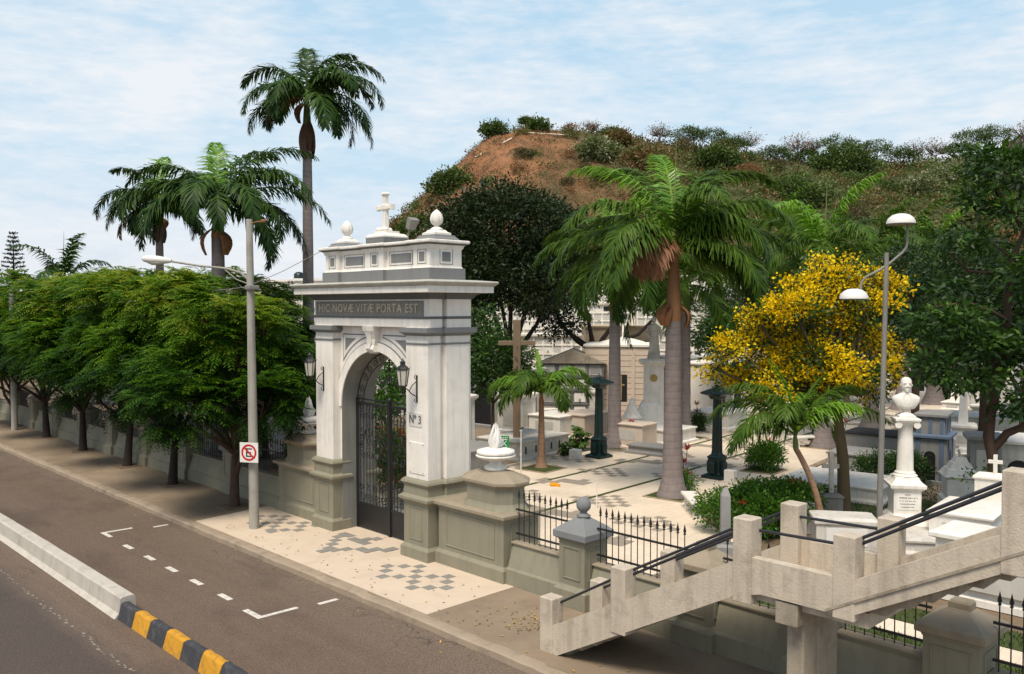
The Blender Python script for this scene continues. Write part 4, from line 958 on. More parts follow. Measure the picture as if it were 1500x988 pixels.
q.tube([P6(1468, 550), P6(1475, 480, 25.8), P6(1478, 420, 25.6), P6(1484, 380, 25.5), P6(1500, 340, 25.4)], [.13, .11, .1, .08, .06], 9)
q.tube([P6(1454, 660), P6(1475, 635, 25.8), P6(1500, 625, 25.5), P6(1540, 600, 25.2)], [.12, .12, .1, .08], 9)
q.tube([P6(1468, 550), P6(1450, 520, 25.6), P6(1440, 500, 25.4)], [.07, .06, .03], 7)
q.tube([P6(1476, 470, 25.7), P6(1450, 455, 25.3), P6(1415, 443, 25), P6(1370, 450, 24.8)], [.06, .055, .045, .02], 7)
q.tube([P6(1480, 415, 25.6), P6(1450, 400, 25.8), P6(1420, 398, 26), P6(1390, 370, 26)], [.06, .055, .045, .02], 7)
q.tube([P6(1500, 340, 25.4), P6(1475, 300, 25.5), P6(1450, 265, 25.6), P6(1435, 235, 25.6)], [.05, .045, .035, .015], 7)
q.tube([P6(1484, 380, 25.5), P6(1440, 345, 25.7), P6(1400, 320, 26)], [.04, .03, .012], 6)
q.tube([P6(1500, 340, 25.4), P6(1510, 290, 25.3), P6(1500, 240, 25.2)], [.05, .04, .02], 7)
q.build('trunk', m_bark, rt)
lobes = [(*P6(px, py, d), rx, rx, rz) for px, py, d, rx, rz in [(1455, 235, 25.6, .7, .4), (1500, 250, 25.2, .8, .6), (1430, 290, 25.8, .4, .3), (1490, 310, 25.2, .7, .4), (1400, 345, 26, .5, .3), (1440, 360, 25.8, .5, .3), (1510, 400, 25, .8, .7), (1385, 470, 24.9, .75, .45), (1420, 500, 25.3, .85, .5), (1350, 490, 24.9, .45, .35), (1370, 540, 25, .65, .4), (1420, 560, 25.6, .7, .35), (1470, 500, 26.4, .8, .6), (1510, 520, 25.2, .8, .8), (1395, 420, 25.6, .45, .3), (1500, 590, 25.5, .6, .4)]]
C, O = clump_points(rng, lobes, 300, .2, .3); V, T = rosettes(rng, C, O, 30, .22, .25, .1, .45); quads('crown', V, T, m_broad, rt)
# low shoots on the trunk
C = np.array([P6(1425, 700), P6(1440, 690)]); V, T = rosettes(rng, C, np.array([[0, 0, 1.], [0, 0, 1.]]), 40, .2, .14, .06); quads('trunk_shoots', V, T, m_broad, rt)
for i, (px, py, d, s, lab) in enumerate([(1440, 470, 42, 1.3, 'dark tree far behind the twisting tree at the right edge'), (1500, 450, 40, 1.5, 'dark tree filling the far right edge'), (1165, 470, 60, 1.3, 'tree behind the yellow blossom, left of it'), (1240, 470, 58, 1.2, 'tree behind the yellow blossom, beside the avenue'), (1060, 480, 50, .55, 'small bright tree between the big palm and the yellow tree'), (1100, 430, 75, 1.4, 'dark tree far down the left side of the avenue'), (1310, 440, 70, 1.5, 'tree near the foot of the hill behind the dome lamp'), (1400, 420, 70, 1.6, 'tree near the foot of the hill at the right')]):
    b_ = dp(px, 600, d); b_ = (b_[0], b_[1], 0)
    tree('background_tree', lab, b_, [lob(px, py, d, b_, 1.9*s, 1.9*s, 1.5*s), lob(px-38*s*45/d, py+20, d, b_, 1.4*s, 1.4*s, 1.2*s), lob(px+40*s*45/d, py+15, d, b_, 1.5*s, 1.5*s, 1.1*s), lob(px+5, py-28*s*45/d, d, b_, 1.1*s, 1.1*s, 1.*s), lob(px-5, py+24*s*45/d, d, b_, 1.5*s, 1.5*s, .9*s)],
         m_broad if i == 4 else m_backtree, m_bark, .16*s, (0, 0, 2.4), int(260*s), 'ros', 50+i, 'trees in the depth of the cemetery', per=26, rad=.4, ll=.27, lw=.12)

# ------------------------------------------------------------------ palms
def frond_quads(rng, L, e0, droop, az, n=62, lmax=.62, w=.05, plume=.45, base=(0, 0, 0), hang=.75, bend=0.):
    t = np.linspace(0, 1, 26); e = e0-(droop*1.22 if droop > R(62) else droop)*t**1.55
    a = az+bend*t
    dx = np.stack([np.cos(e)*np.cos(a), np.cos(e)*np.sin(a), np.sin(e)], 1)
    pts = np.concatenate([[[0, 0, 0]], np.cumsum(dx[:-1]*L/25, 0)])+np.array(base)
    T = np.repeat(np.linspace(.13, .99, n), 2); sg = np.tile([1., -1.], n)
    T = np.clip(T+rng.normal(size=2*n)*.009, 0, 1); w = w*1.2
    P = np.stack([np.interp(T, t, pts[:, k]) for k in range(3)], 1); Tg = unit(np.stack([np.interp(T, t, dx[:, k]) for k in range(3)], 1))
    up = np.array([0, 0, 1.]); S = np.array([-math.sin(az), math.cos(az), 0.])[None]*sg[:, None]
    N = np.cross(Tg, S); N *= np.sign(N[:, 2:3]+1e-6)
    young = droop < R(62)
    D = unit(S*(.42 if young else .8)+Tg*((1.7 if young else .45)+.5*T[:, None])+N*rng.uniform(-plume, plume, (2*n, 1))+rng.normal(size=(2*n, 3))*.11)
    l = (lmax*.62 if young else lmax)*np.clip(np.sin(np.pi*(.2+.76*T)), .15, 1)**.7*rng.uniform(.85, 1.1, 2*n)
    side = unit(np.cross(D, N)); W = w*np.ones(2*n)*rng.uniform(.8, 1.2, 2*n)
    P1 = P+D*(l*.5)[:, None]; P1[:, 2] -= hang*.14*l
    D2 = unit(D-up*hang*rng.uniform(.7, 1.5, (2*n, 1))); P2 = P1+D2*(l*.5)[:, None]
    h = (W*.5)[:, None]
    V = np.concatenate([np.stack([P-side*h*.6, P+side*h*.6, P1+side*h, P1-side*h], 1), np.stack([P1-side*h, P1+side*h, P2+side*h*.12, P2-side*h*.12], 1)])
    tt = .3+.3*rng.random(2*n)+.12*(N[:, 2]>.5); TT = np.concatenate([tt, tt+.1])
    # rachis as flat + vertical strips
    hw = np.linspace(.05, .008, 26)[:, None]; s2 = np.array([-math.sin(az), math.cos(az), 0.])[None]
    A = pts-s2*hw; B = pts+s2*hw; n2 = unit(np.cross(dx, s2)); C = pts-n2*hw*.7; D_ = pts+n2*hw*.7
    V2 = np.concatenate([np.stack([A[:-1], B[:-1], B[1:], A[1:]], 1), np.stack([C[:-1], D_[:-1], D_[1:], C[1:]], 1)])
    return np.concatenate([V, V2]), np.concatenate([TT, np.full(len(V2), .88)])

def palm(label, base, top, r0, r1, shaft=1.3, shaftmat=None, L=3.2, fr=None, nf=15, seed=1, spear=1.4, group=None, dead=(), sheath=(), name='royal_palm', mat=None, trunkm=None, lmax=.62, w=.05, n=62, lite=(), lean=(0, 0), bulge=1.5, wind=0.):
    rng = np.random.default_rng(seed); o = root(name, base, label, 'palm tree', group)
    H = top; q = MB(); pts = []; rad = []
    for i in range(15):
        t = i/14; pts.append((lean[0]*t*t, lean[1]*t*t, H*t-.02)); rad.append(r0*bulge*max(0, 1-t*8)**1.5*.6+r0+(r1-r0)*t+.02*r0*math.sin(t*40))
    q.tube(pts, rad, 18); q.build('trunk', trunkm or m_ptrunk, o)
    cx_, cy_ = lean
    q = MB(); q.tube([(cx_, cy_, H-.03), (cx_, cy_, H+.1), (cx_*1.02, cy_*1.02, H+shaft*.5), (cx_*1.03, cy_*1.03, H+shaft)], [r1*1.02, r1*1.08, r1*.8, r1*.4], 14); q.build('crownshaft', shaftmat or m_shaft, o)
    c = (cx_, cy_, H+shaft*.92)
    if fr is None:
        fr = []
        for i in range(nf):
            u = i/(nf-1); fr.append((i*2.399+rng.uniform(-.25, .25), R(82)-R(92)*u**.85+rng.uniform(-.1, .1), R(70)+R(45)*u+rng.uniform(-.15, .15), rng.uniform(.85, 1.1)))
    elif len(fr) > 10 and name == 'royal_palm':
        fr = list(fr)+[(a+rng.uniform(.3, .7), e-rng.uniform(.05, .3), d_+rng.uniform(0, .25), k*rng.uniform(.8, .98)) for (a, e, d_, k) in fr[1::2] if e < R(75)]
    for i, (az, e0, dr, k) in enumerate(fr):
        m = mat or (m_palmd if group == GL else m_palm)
        if i in lite: m = m_palmy
        V, T = frond_quads(rng, L*k, e0, dr, az, n, lmax, w, base=(c[0], c[1], c[2]-.12*(i/len(fr))), bend=wind*rng.uniform(.5, 1.5))
        quads('frond', V, T, m, o)
    for (az, e0, dr, k) in dead:
        V, T = frond_quads(rng, L*k, e0, dr, az, 50, lmax*.8, w, .3, base=(c[0], c[1], c[2]-.35), hang=1.3); quads('dead_frond', V, T, m_deadf, o)
    for (az, z, l, wd) in sheath:
        q = MB(); L_ = []; d = Vector((math.cos(az), math.sin(az), 0)); s_ = Vector((-d.y, d.x, 0)); 
        for k in range(7):
            t = k/6; cc = Vector((cx_, cy_, H+z))+d*(r1*.75+(.34 if wd > .27 else .12)*math.sin(t*2.4)*l)+Vector((0, 0, (.12 if wd > .27 else .03)*math.sin(t*3)*l-t*l)); ww = wd*(.25+.75*math.sin(.35+t*2.45)); 
            L_.append([tuple(cc+s_*ww*math.sin(a)+d*ww*.45*math.cos(a)) for a in (-1.6, -.8, 0, .8, 1.6)]+[tuple(cc+s_*ww*.94*math.sin(a)+d*(ww*.38*math.cos(a)-.02)) for a in (1.6, .8, 0, -.8, -1.6)])
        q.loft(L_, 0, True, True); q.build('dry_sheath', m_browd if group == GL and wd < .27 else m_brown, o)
    if spear:
        q = MB(); q.tube([c, (c[0]+.02, c[1], c[2]+spear*.5), (c[0]+.05, c[1]+.03, c[2]+spear)], [.045, .03, .006], 6); q.build('spear_leaf', m_bush_stem, o)
    return o
m_bush_stem = M('spear_leaf_green', (.17, .2, .06), bump=0)
CAMAZ = math.atan2(FW[1], FW[0])
def az_(screen):   # azimuth from a clock angle seen from above: 0 = to the right of the view, 90 = away
    return math.atan2(RT[1], RT[0])+R(screen)
GPm = 'royal palms along the avenue'
GL = 'tall royal palms behind the left of the gateway'
# main palm beside the avenue
fr = [(az_(95), R(84), R(75), 1.12), (az_(10), R(74), R(95), 1.12), (az_(165), R(72), R(80), 1.12), (az_(-70), R(70), R(105), .9), (az_(130), R(80), R(90), 1.1), (az_(40), R(78), R(90), 1.1), (az_(-25), R(52), R(100), 1.05), (az_(205), R(48), R(92), 1.1), (az_(140), R(45), R(85), 1.0), (az_(60), R(45), R(90), 1.0),
      (az_(-5), R(30), R(85), 1.05), (az_(185), R(28), R(95), 1.15), (az_(230), R(20), R(90), 1.0), (az_(-50), R(15), R(95), 1.0), (az_(25), R(12), R(85), 1.0), (az_(110), R(10), R(80), .95), (az_(160), R(8), R(85), 1.), (az_(-15), R(0), R(75), .95), (az_(-40), R(40), R(112), .95)]
palm('large royal palm with a rusty hanging frond in the middle of the courtyard', (-17.85, 24.84, 0), 6.05, .36, .26, 2.7, m_shaftb, 4.6, fr, seed=61, spear=3.6, group=GPm, dead=[(az_(222), R(45), R(140), .66), (az_(232), R(50), R(150), .7), (az_(242), R(40), R(150), .6), (az_(227), R(35), R(130), .6)], sheath=[(az_(192), .55, .75, .34), (az_(-5), .5, .8, .28), (az_(215), .4, .6, .28)], lmax=1.0, w=.06, n=105, lite=(0, 2), bulge=1.0)
palm('royal palm behind the left bottle green column', (-26.05, 31.67, 0), 6.2, .33, .24, 2.8, m_shaftb, 4.4, seed=62, spear=3.2, nf=16, group=GPm, lmax=1., w=.065, n=90, lite=(0, 1, 3), bulge=1.0)
b_ = gp(1003, 640); palm('royal palm half hidden behind the large courtyard palm', b_, 6.3, .3, .24, 1.5, m_shaft, 5., seed=63, spear=0, nf=15, group=GPm, lmax=1., w=.07, n=84)
palm('royal palm down the avenue behind the yellow tree', gp(1205, 655), 7.6, .34, .25, 1.5, m_shaft, 5., seed=64, spear=3.4, nf=15, group=GPm, lmax=1., w=.07, n=84, lite=(0, 1, 2))
palm('royal palm whose flared trunk stands right of the yellow tree trunk', gp(1276, 632), 7.5, .4, .27, 1.5, m_shaft, 4.6, seed=65, spear=2.2, nf=13, group=GPm, lmax=1., w=.07, n=70)
palm('distant royal palm behind the marble bust', gp(1322, 600), 8.3, .42, .28, 1.5, m_shaft, 4.6, seed=66, spear=3.5, nf=12, group=GPm, lmax=1., w=.09, n=60)
palm('distant royal palm trunk right of the marble bust', gp(1368, 592), 9.0, .45, .3, 1.5, m_shaft, 4.4, seed=67, spear=0, nf=12, group=GPm, lmax=1., w=.09, n=60, lite=(0, 1))
b_ = dp(1140, 600, 62); palm('distant royal palm left of the yellow blossom', (b_[0], b_[1], 0), 10.2, .34, .25, 1.5, m_shaft, 4.6, seed=68, spear=3, nf=12, group=GPm, lmax=1., w=.09, n=60)
# tall palms left
GL = 'tall royal palms behind the left of the gateway'
d3 = 40.; b_ = dp(453, 600, d3); topz = dp(445, 245, d3)[2]
fr = [(az_(100), R(84), R(66), .8), (az_(20), R(75), R(80), .8), (az_(170), R(55), R(105), .95), (az_(5), R(55), R(100), 1.05), (az_(-40), R(40), R(100), .95), (az_(60), R(50), R(90), 1.0), (az_(-10), R(35), R(105), 1.1), (az_(215), R(20), R(95), .9), (az_(190), R(0), R(80), .85), (az_(-20), R(5), R(80), 1.), (az_(10), R(-5), R(75), 1.0), (az_(130), R(30), R(100), .9), (az_(250), R(30), R(110), .8), (az_(-60), R(0), R(80), .9)]
palm('tallest royal palm rising above the left end of the gateway', (b_[0], b_[1], 0), topz+1.2, .3, .2, 2.2, m_shaft, 4.1, fr, seed=71, spear=0, group=GL, dead=[(az_(200), R(20), R(120), .6)], sheath=[(az_(k*51), .75-.07*(k % 3), 1.3+.25*(k % 2), .15+.02*(k % 3)) for k in range(7)]+[(az_(170), 1.6, .9, .28)], lmax=.95, w=.065, n=92)
d2 = 36.; b_ = dp(322, 600, d2); topz = dp(322, 372, d2)[2]
fr = [(az_(110), R(84), R(66), .8), (az_(15), R(62), R(80), 1.1), (az_(-20), R(40), R(85), 1.1), (az_(0), R(25), R(80), 1.15), (az_(180), R(55), R(100), 1.), (az_(200), R(35), R(100), 1.), (az_(60), R(70), R(80), 1.0), (az_(-50), R(30), R(105), 1.0), (az_(230), R(20), R(100), .9), (az_(10), R(5), R(85), 1.05), (az_(170), R(15), R(95), 1.), (az_(130), R(50), R(90), 1.0), (az_(-30), R(0), R(80), .9), (az_(270), R(40), R(120), .85), (az_(35), R(50), R(100), 1.)]
palm('broad royal palm with rusty sheaths above the street trees', (b_[0], b_[1], 0), topz+.6, .33, .25, 1.6, m_shaftb, 4.6, fr, seed=72, spear=0, group=GL, sheath=[(az_(-30), .3, 1.0, .3), (az_(10), .2, .8, .28), (az_(200), .4, 1.1, .3)], lmax=.95, w=.065, n=95, lite=(0,))
d1 = 42.; b_ = dp(237, 600, d1); topz = dp(235, 345, d1)[2]
fr = [(az_(100), R(82), R(66), .8), (az_(10), R(55), R(105), .95), (az_(165), R(60), R(70), .85), (az_(190), R(30), R(110), .95), (az_(0), R(25), R(100), .95), (az_(210), R(5), R(85), .8), (az_(30), R(60), R(90), .9), (az_(-40), R(20), R(95), .9), (az_(250), R(20), R(100), .8), (az_(-15), R(-5), R(70), .8), (az_(140), R(35), R(90), .8), (az_(60), R(40), R(90), .8)]
palm('slimmer royal palm left of the broad one above the street trees', (b_[0], b_[1], 0), topz+.3, .24, .17, 1.5, m_shaft, 3.9, fr, seed=73, spear=0, group=GL, dead=[(az_(185), R(0), R(90), .7)], sheath=[(az_(200), .3, 1.1, .2), (az_(-10), .3, 1.0, .2), (az_(260), .35, 1.0, .17), (az_(0), .5, .5, .28)], lmax=.85, w=.07, n=80, lite=(0,))
d0 = 62.; b_ = dp(97, 600, d0)
palm('small spreading palm top poking over the street trees at the far left', (b_[0], b_[1], 0), 7.4, .2, .15, 1.0, m_shaft, 4.6, seed=74, spear=3.5, nf=12, group=GL, lmax=.9, w=.1, n=50)
# small palm near the green sign
fr = [(az_(15), R(60), R(120), 1.05), (az_(-20), R(45), R(120), 1.0), (az_(175), R(45), R(125), 1.1), (az_(200), R(25), R(110), .9), (az_(100), R(80), R(60), .8), (az_(240), R(60), R(130), 1.0), (az_(-60), R(40), R(130), .9), (az_(70), R(50), R(100), 1.), (az_(130), R(55), R(100), .8), (az_(150), R(65), R(80), .7)]
palm('small arching palm beside the little green sign', (-24.75, 25.47, 0), 2.6, .17, .1, .5, m_shaftb, 2.7, fr, seed=75, spear=0, name='young_palm', trunkm=m_ptrunkb, lmax=.72, w=.055, n=85, lite=(4, 0, 2), bulge=1.3)
# areca like palm in front
b_ = gp(1205, 790)
fr = [(az_(170), R(50), R(100), 1.1), (az_(185), R(70), R(85), 1.0), (az_(150), R(85), R(40), .8), (az_(15), R(60), R(75), 1.05), (az_(0), R(40), R(75), 1.1), (az_(210), R(45), R(105), 1.0), (az_(-30), R(60), R(80), .8), (az_(240), R(70), R(110), .8), (az_(60), R(55), R(70), .9), (az_(120), R(60), R(80), .9), (az_(195), R(30), R(90), .9), (az_(30), R(75), R(55), .8)]
palm('leaning young palm with a bare brown stem behind the stair landing', b_, 2.55, .1, .075, .5, m_shaft, 2.7, fr, seed=76, spear=0, name='young_palm', trunkm=m_ptrunkb, lmax=.75, w=.045, n=75, lean=(-.62, -.42), mat=m_palm, lite=(2, 6, 8))

# ------------------------------------------------------------------ bushes, ground plants
def bush(label, loc, lobes, mat=None, k=120, per=40, ll=.09, lw=.045, rad=.12, seed=1, flowers=0, name='bush', group=None, fmat=None):
    rng = np.random.default_rng(seed); o = root(name, loc, label, 'bush', group)
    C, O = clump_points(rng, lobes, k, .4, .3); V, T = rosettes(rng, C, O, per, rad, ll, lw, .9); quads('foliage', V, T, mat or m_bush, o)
    if flowers:
        C, O = clump_points(rng, lobes, flowers, .5, 0.); C = C+O*rad*.8; V, T = rosettes(rng, C, O, 14, .05, .07, .06, .9); quads('flowers', V, T, fmat or m_rflow, o)
    q = MB()
    for i in range(5):
        l = lobes[i % len(lobes)]; q.tube([(l[0]*.3, l[1]*.3, 0), (l[0]*.7+.05*i-.1, l[1]*.7, l[2]*.6), (l[0], l[1], l[2])], [.025, .02, .008], 5)
    q.build('stems', m_bark, o); return o
b_ = gp(1108, 782); bush('wide hedge with red flowers behind the stair', b_, [(-.8, -.6, .6, .65, .7, .6), (0, .1, .72, .85, .85, .7), (.5, 1.0, .7, .8, .9, .65), (-.6, 1.2, .6, .7, .9, .6), (.3, -.4, .6, .7, .6, .6), (.1, 1.9, .6, .8, .8, .6)], k=420, per=46, ll=.11, lw=.055, seed=81, flowers=12)
bush('round clipped bush at the foot of the large palm', gp(1000, 722), [(0, 0, .35, .35, .35, .38)], k=50, seed=82, ll=.07)
bush('small round dark bush far across the avenue', gp(1022, 632), [(0, 0, .42, .42, .42, .42)], mat=m_broad, k=60, seed=83)
bush('spiky rounded bush in a square bed right of the avenue', gp(1118, 688), [(0, 0, .5, .62, .62, .45), (.3, .1, .6, .35, .4, .35)], k=120, seed=84, ll=.14, lw=.04)
bush('low bush beside the flared palm trunk', gp(1218, 650), [(0, 0, .35, .35, .35, .35)], k=40, seed=85)
bush('dark hedge block behind the bust column', (-13.6, 31.9, 0), [(0, 0, .6, .8, .6, .6), (.6, .6, .6, .7, .6, .6), (-.5, -.3, .45, .5, .5, .5)], mat=m_broad, k=200, seed=86, ll=.1)
bush('round dark bush by the distant palm', gp(1387, 588), [(0, 0, .6, .6, .6, .6)], mat=m_broad, k=60, seed=87, ll=.14, lw=.07)
b_ = dp(572, 650, 30.5); bush('shrub with red orange flowers seen through the iron gate', (b_[0], b_[1], 0), [(0, 0, 1.5, .8, .8, .7), (-.5, .5, 1.2, .7, .7, .8), (.4, -.4, 1.1, .7, .7, .7), (.9, .5, 1.3, .6, .6, .7)], k=220, per=36, seed=88, flowers=70, ll=.13, lw=.05)
b_ = gp(395, 690); bush('shrub behind the fence near the lamp pole', (b_[0], b_[1]+1.5, 0), [(0, 0, .6, .6, .6, .6), (-.8, .3, .5, .6, .6, .5)], k=120, seed=89)
for i, (px, py, s, lab) in enumerate([(848, 660, .9, 'leafy dracaena clump left of the green column'), (808, 655, .6, 'low fern like plant by the grey block tomb'), (770, 650, .6, 'low fern like plant behind the small palm'), (828, 668, .5, 'small low plant between the ferns')]):
    rng = np.random.default_rng(90+i); o = root('leafy_plant', gp(px, py), lab, 'plant'); V_ = []; T_ = []
    for j in range(26):
        V, T = frond_quads(rng, .8*s*rng.uniform(.7, 1.2), R(rng.uniform(25, 85)), R(90), rng.uniform(0, 6.3), 9, .28*s, .06, .2, (rng.normal()*.12, rng.normal()*.12, rng.uniform(0, .9*s))); V_.append(V); T_.append(T)
    quads('leaves', np.concatenate(V_), np.concatenate(T_), m_broad, o)
    q = MB(); q.tube([(0, 0, 0), (.02, 0, .5*s), (0, .02, s)], .02, 5); q.build('stems', m_bark, o)
def ti(px, py, h, lab, seed):
    rng = np.random.default_rng(seed); o = root('ti_plant', gp(px, py), lab, 'plant', 'crimson leaved ti plants'); C = []; q = MB()
    for j in range(3):
        x, y = rng.normal()*.1, rng.normal()*.1; z = h*(1-.33*j); q.tube([(0, 0, 0), (x*.5, y*.5, z*.5), (x, y, z)], .012, 5); C.append((x, y, z))
    q.build('stems', m_bark, o); V_ = []; n = 16
    for c in C:
        P = np.tile(np.array(c), (n, 1)); a = rng.uniform(0, 6.3, n); e = rng.uniform(.1, 1.2, n); D = np.stack([np.cos(a)*np.cos(e), np.sin(a)*np.cos(e), np.sin(e)], 1); S = unit(np.cross(D, np.array([0, 0, 1.]))); V_.append(leafquads(P, D, S, rng.uniform(.22, .36, n), np.full(n, .07)))
    V = np.concatenate(V_); quads('leaves', V, rng.random(len(V)), m_ti, o)
ti(1003, 715, 1.35, 'crimson ti plant rising right of the large palm trunk', 1); ti(925, 655, 1.1, 'dark red ti plant in front of the left avenue palm', 2); ti(1020, 628, 1.3, 'red leaved plant above the small round dark bush', 3); ti(1233, 655, 1.7, 'tall red leaved plant beside the flared palm trunk', 4); ti(1362, 585, 1.3, 'tiny red plant by the distant palm', 5); ti(1120, 660, 1.2, 'reddish plant under the young leaning palm fronds', 6)
# planting beds at the palm feet
def bed(px, py, s, label):
    x, y, _ = gp(px, py); o = root('planting_bed', (x, y, 0), label, 'planting bed', None, R(7)); q = MB()
    for a0, a1, c0, c1 in ((-s, s, -s, -s+.07), (-s, s, s-.07, s), (-s, -s+.07, -s+.07, s-.07), (s-.07, s, -s+.07, s-.07)): q.box(a0, a1, c0, c1, .0, .035)
    q.build('edging', m_kerb, o); q = MB(); q.box(-s+.07, s-.07, -s+.07, s-.07, .004, .02); q.build('grass_patch', m_grass, o)
for px, py, s, l in ((985, 727, .75, 'square grass bed around the large palm'), (900, 655, .8, 'square bed around the palm behind the left green column'), (793, 687, .75, 'square grass bed around the small arching palm'), (1118, 690, .7, 'square bed holding the spiky rounded bush'), (1205, 655, .75, 'square bed around the palm behind the yellow tree'), (1003, 642, .8, 'square bed around the half hidden palm'), (1276, 632, .8, 'square bed around the flared palm trunk')): bed(px, py, s, l)
# grass tufts on the lawns so they are not flat sheets
rng = np.random.default_rng(7); n = 26000
reg = [(-12.7, 8, 16.6, 17.5, .12), (-12.7, 8, 18.3, 19.3, .12), (-14.5, -3, 25, 40, .55), (-15.9, -9, 28.4, 36, .1), (-17, -14, 36, 50, .11)]
P = []
for x0, x1, y0, y1, f in reg: m = int(n*f); P.append(np.stack([rng.uniform(x0, x1, m), rng.uniform(y0, y1, m), np.full(m, .005)], 1))
P = np.concatenate(P); P = P[(P[:, 0] > -15.9-(P[:, 1]-28.4)*.12) | (P[:, 1] < 28)]
D = unit(np.stack([rng.normal(size=len(P))*.5, rng.normal(size=len(P))*.5, np.ones(len(P))], 1)); S = unit(np.cross(D, rdir(rng, len(P))))
o = quads('grass', leafquads(P, D, S, rng.uniform(.05, .12, len(P)), np.full(len(P), .03)), rng.random(len(P)), m_tuft); o['kind'] = 'stuff'
# fallen leaves and litter on pavements
rng = np.random.default_rng(9); m = 620
P = np.stack([rng.uniform(-60, -8, m), 11.5+np.abs(rng.normal(size=m))*1.4, np.full(m, .02)], 1); P[:150, 1] = rng.uniform(10.6, 11.15, 150); P[:150, 2] = -.14
P[150:260, 0] = rng.normal(size=110)*.5-12.6; P[150:260, 1] = rng.normal(size=110)*.35+12.7
a = rng.uniform(0, 6.3, m); D = np.stack([np.cos(a), np.sin(a), rng.uniform(0, .3, m)], 1); S = unit(np.cross(D, np.array([0, 0, 1.])))
o = quads('leaf_litter', leafquads(P, unit(D), S, rng.uniform(.04, .1, m), np.full(m, .04)), rng.random(m), LEAF('fallen_leaves', [(0, (.09, .05, .02)), (.6, (.3, .2, .07)), (1, (.6, .35, .05))], 0)); o['kind'] = 'stuff'
# ================================================================== CEMETERY FURNITURE
def at(px, py): return gp(px, py)
def plaque(q, x0, x1, z0, z1, y, m=1): q.box(x0, x1, y-.012, y+.005, z0, z1, m)
AVR = R(7.5)
def cross_mesh(q, x, y, z, h, w=.09, d=.09, arm=.62, zc=.66, m=0):
    q.exY([(x-w/2, z), (x+w/2, z), (x+w/2, z+h), (x-w/2, z+h)], y-d/2, y+d/2, m); q.box(x-arm*h/2, x+arm*h/2, y-d/2+.004, y+d/2-.004, z+h*zc-w/2, z+h*zc+w/2, m)
def box_tomb(label, loc, w=1.1, l=2.2, h=.6, mat=None, rz=AVR, head=0, cross=0, group=None, top=None, plq=True):
    mat = mat or m_marble; o = root('box_tomb', loc, label, 'tomb', group, rz); q = MB()
    q.stack(-w/2, w/2, -l/2, l/2, [(.12, 0), (.12, .1), (.04, .13), (0, .16), (0, h-.1), (.03, h-.08)]); q.build('tomb_base', mat, o, bevel=.008)
    q = MB(); q.stack(-w/2, w/2, -l/2, l/2, [(.06, h-.08), (.07, h-.02), (.05, h), (-.1, h+.03)]); q.build('lid', top or mat, o, bevel=.01)
    if plq: q = MB(); q.box(-w*.28, w*.28, -l/2-.012, -l/2+.01, h*.35, h*.75); q.build('plaque', m_niche, o)
    if head:
        q = MB(); q.stack(-w*.4, w*.4, l/2-.25, l/2, [(.04, h), (.04, h+.1), (0, h+.14), (0, h+head-.1), (.05, h+head-.06), (.05, h+head), (-.1, h+head+.12)]); q.build('headstone', mat, o, bevel=.01)
    if cross: q = MB(); cross_mesh(q, 0, l/2-.15, h+head+.05, cross, .1, .1); q.build('cross', mat, o, bevel=.01)
    return o
def pedestal_tomb(label, loc, w=.9, h=1.6, mat=None, rz=AVR, topkind='urn', group=None):
    mat = mat or m_marble; o = root('pedestal_monument', loc, label, 'monument', group, rz); q = MB(); a = w/2
    q.stack(-a, a, -a, a, [(.2, 0), (.2, .18), (.08, .2), (.08, .36), (0, .44), (0, h-.25), (.04, h-.2), (.12, h-.12), (.12, h-.02), (0, h+.04)]); q.build('pedestal', mat, o, bevel=.01)
    q = MB(); q.box(-a*.6, a*.6, -a-.012, -a+.01, .6, h-.45); q.box(a-.01, a+.012, -a*.6, a*.6, .6, h-.45); q.build('plaque', m_niche, o)
    q = MB()
    if topkind == 'urn': q.lathe([(.14, h), (.16, h+.04), (.06, h+.1), (.1, h+.16), (.2, h+.3), (.22, h+.38), (.12, h+.42), (.08, h+.5), (0, h+.56)], (0, 0, 0), 16); q.build('urn', mat, o)
    elif topkind == 'cross': q.stack(-.2, .2, -.2, .2, [(0, h), (0, h+.12), (-.08, h+.14)]); cross_mesh(q, 0, 0, h+.1, .9); q.build('cross', mat, o, bevel=.01)
    elif topkind == 'obelisk': q.stack(-.2, .2, -.2, .2, [(0, h), (-.07, h+1.5), (-.199, h+1.7)]); q.build('obelisk', mat, o)
    elif topkind == 'statue': figure(q, 0, 0, h+.02, 1.5); q.build('statue', mat, o)
    return o
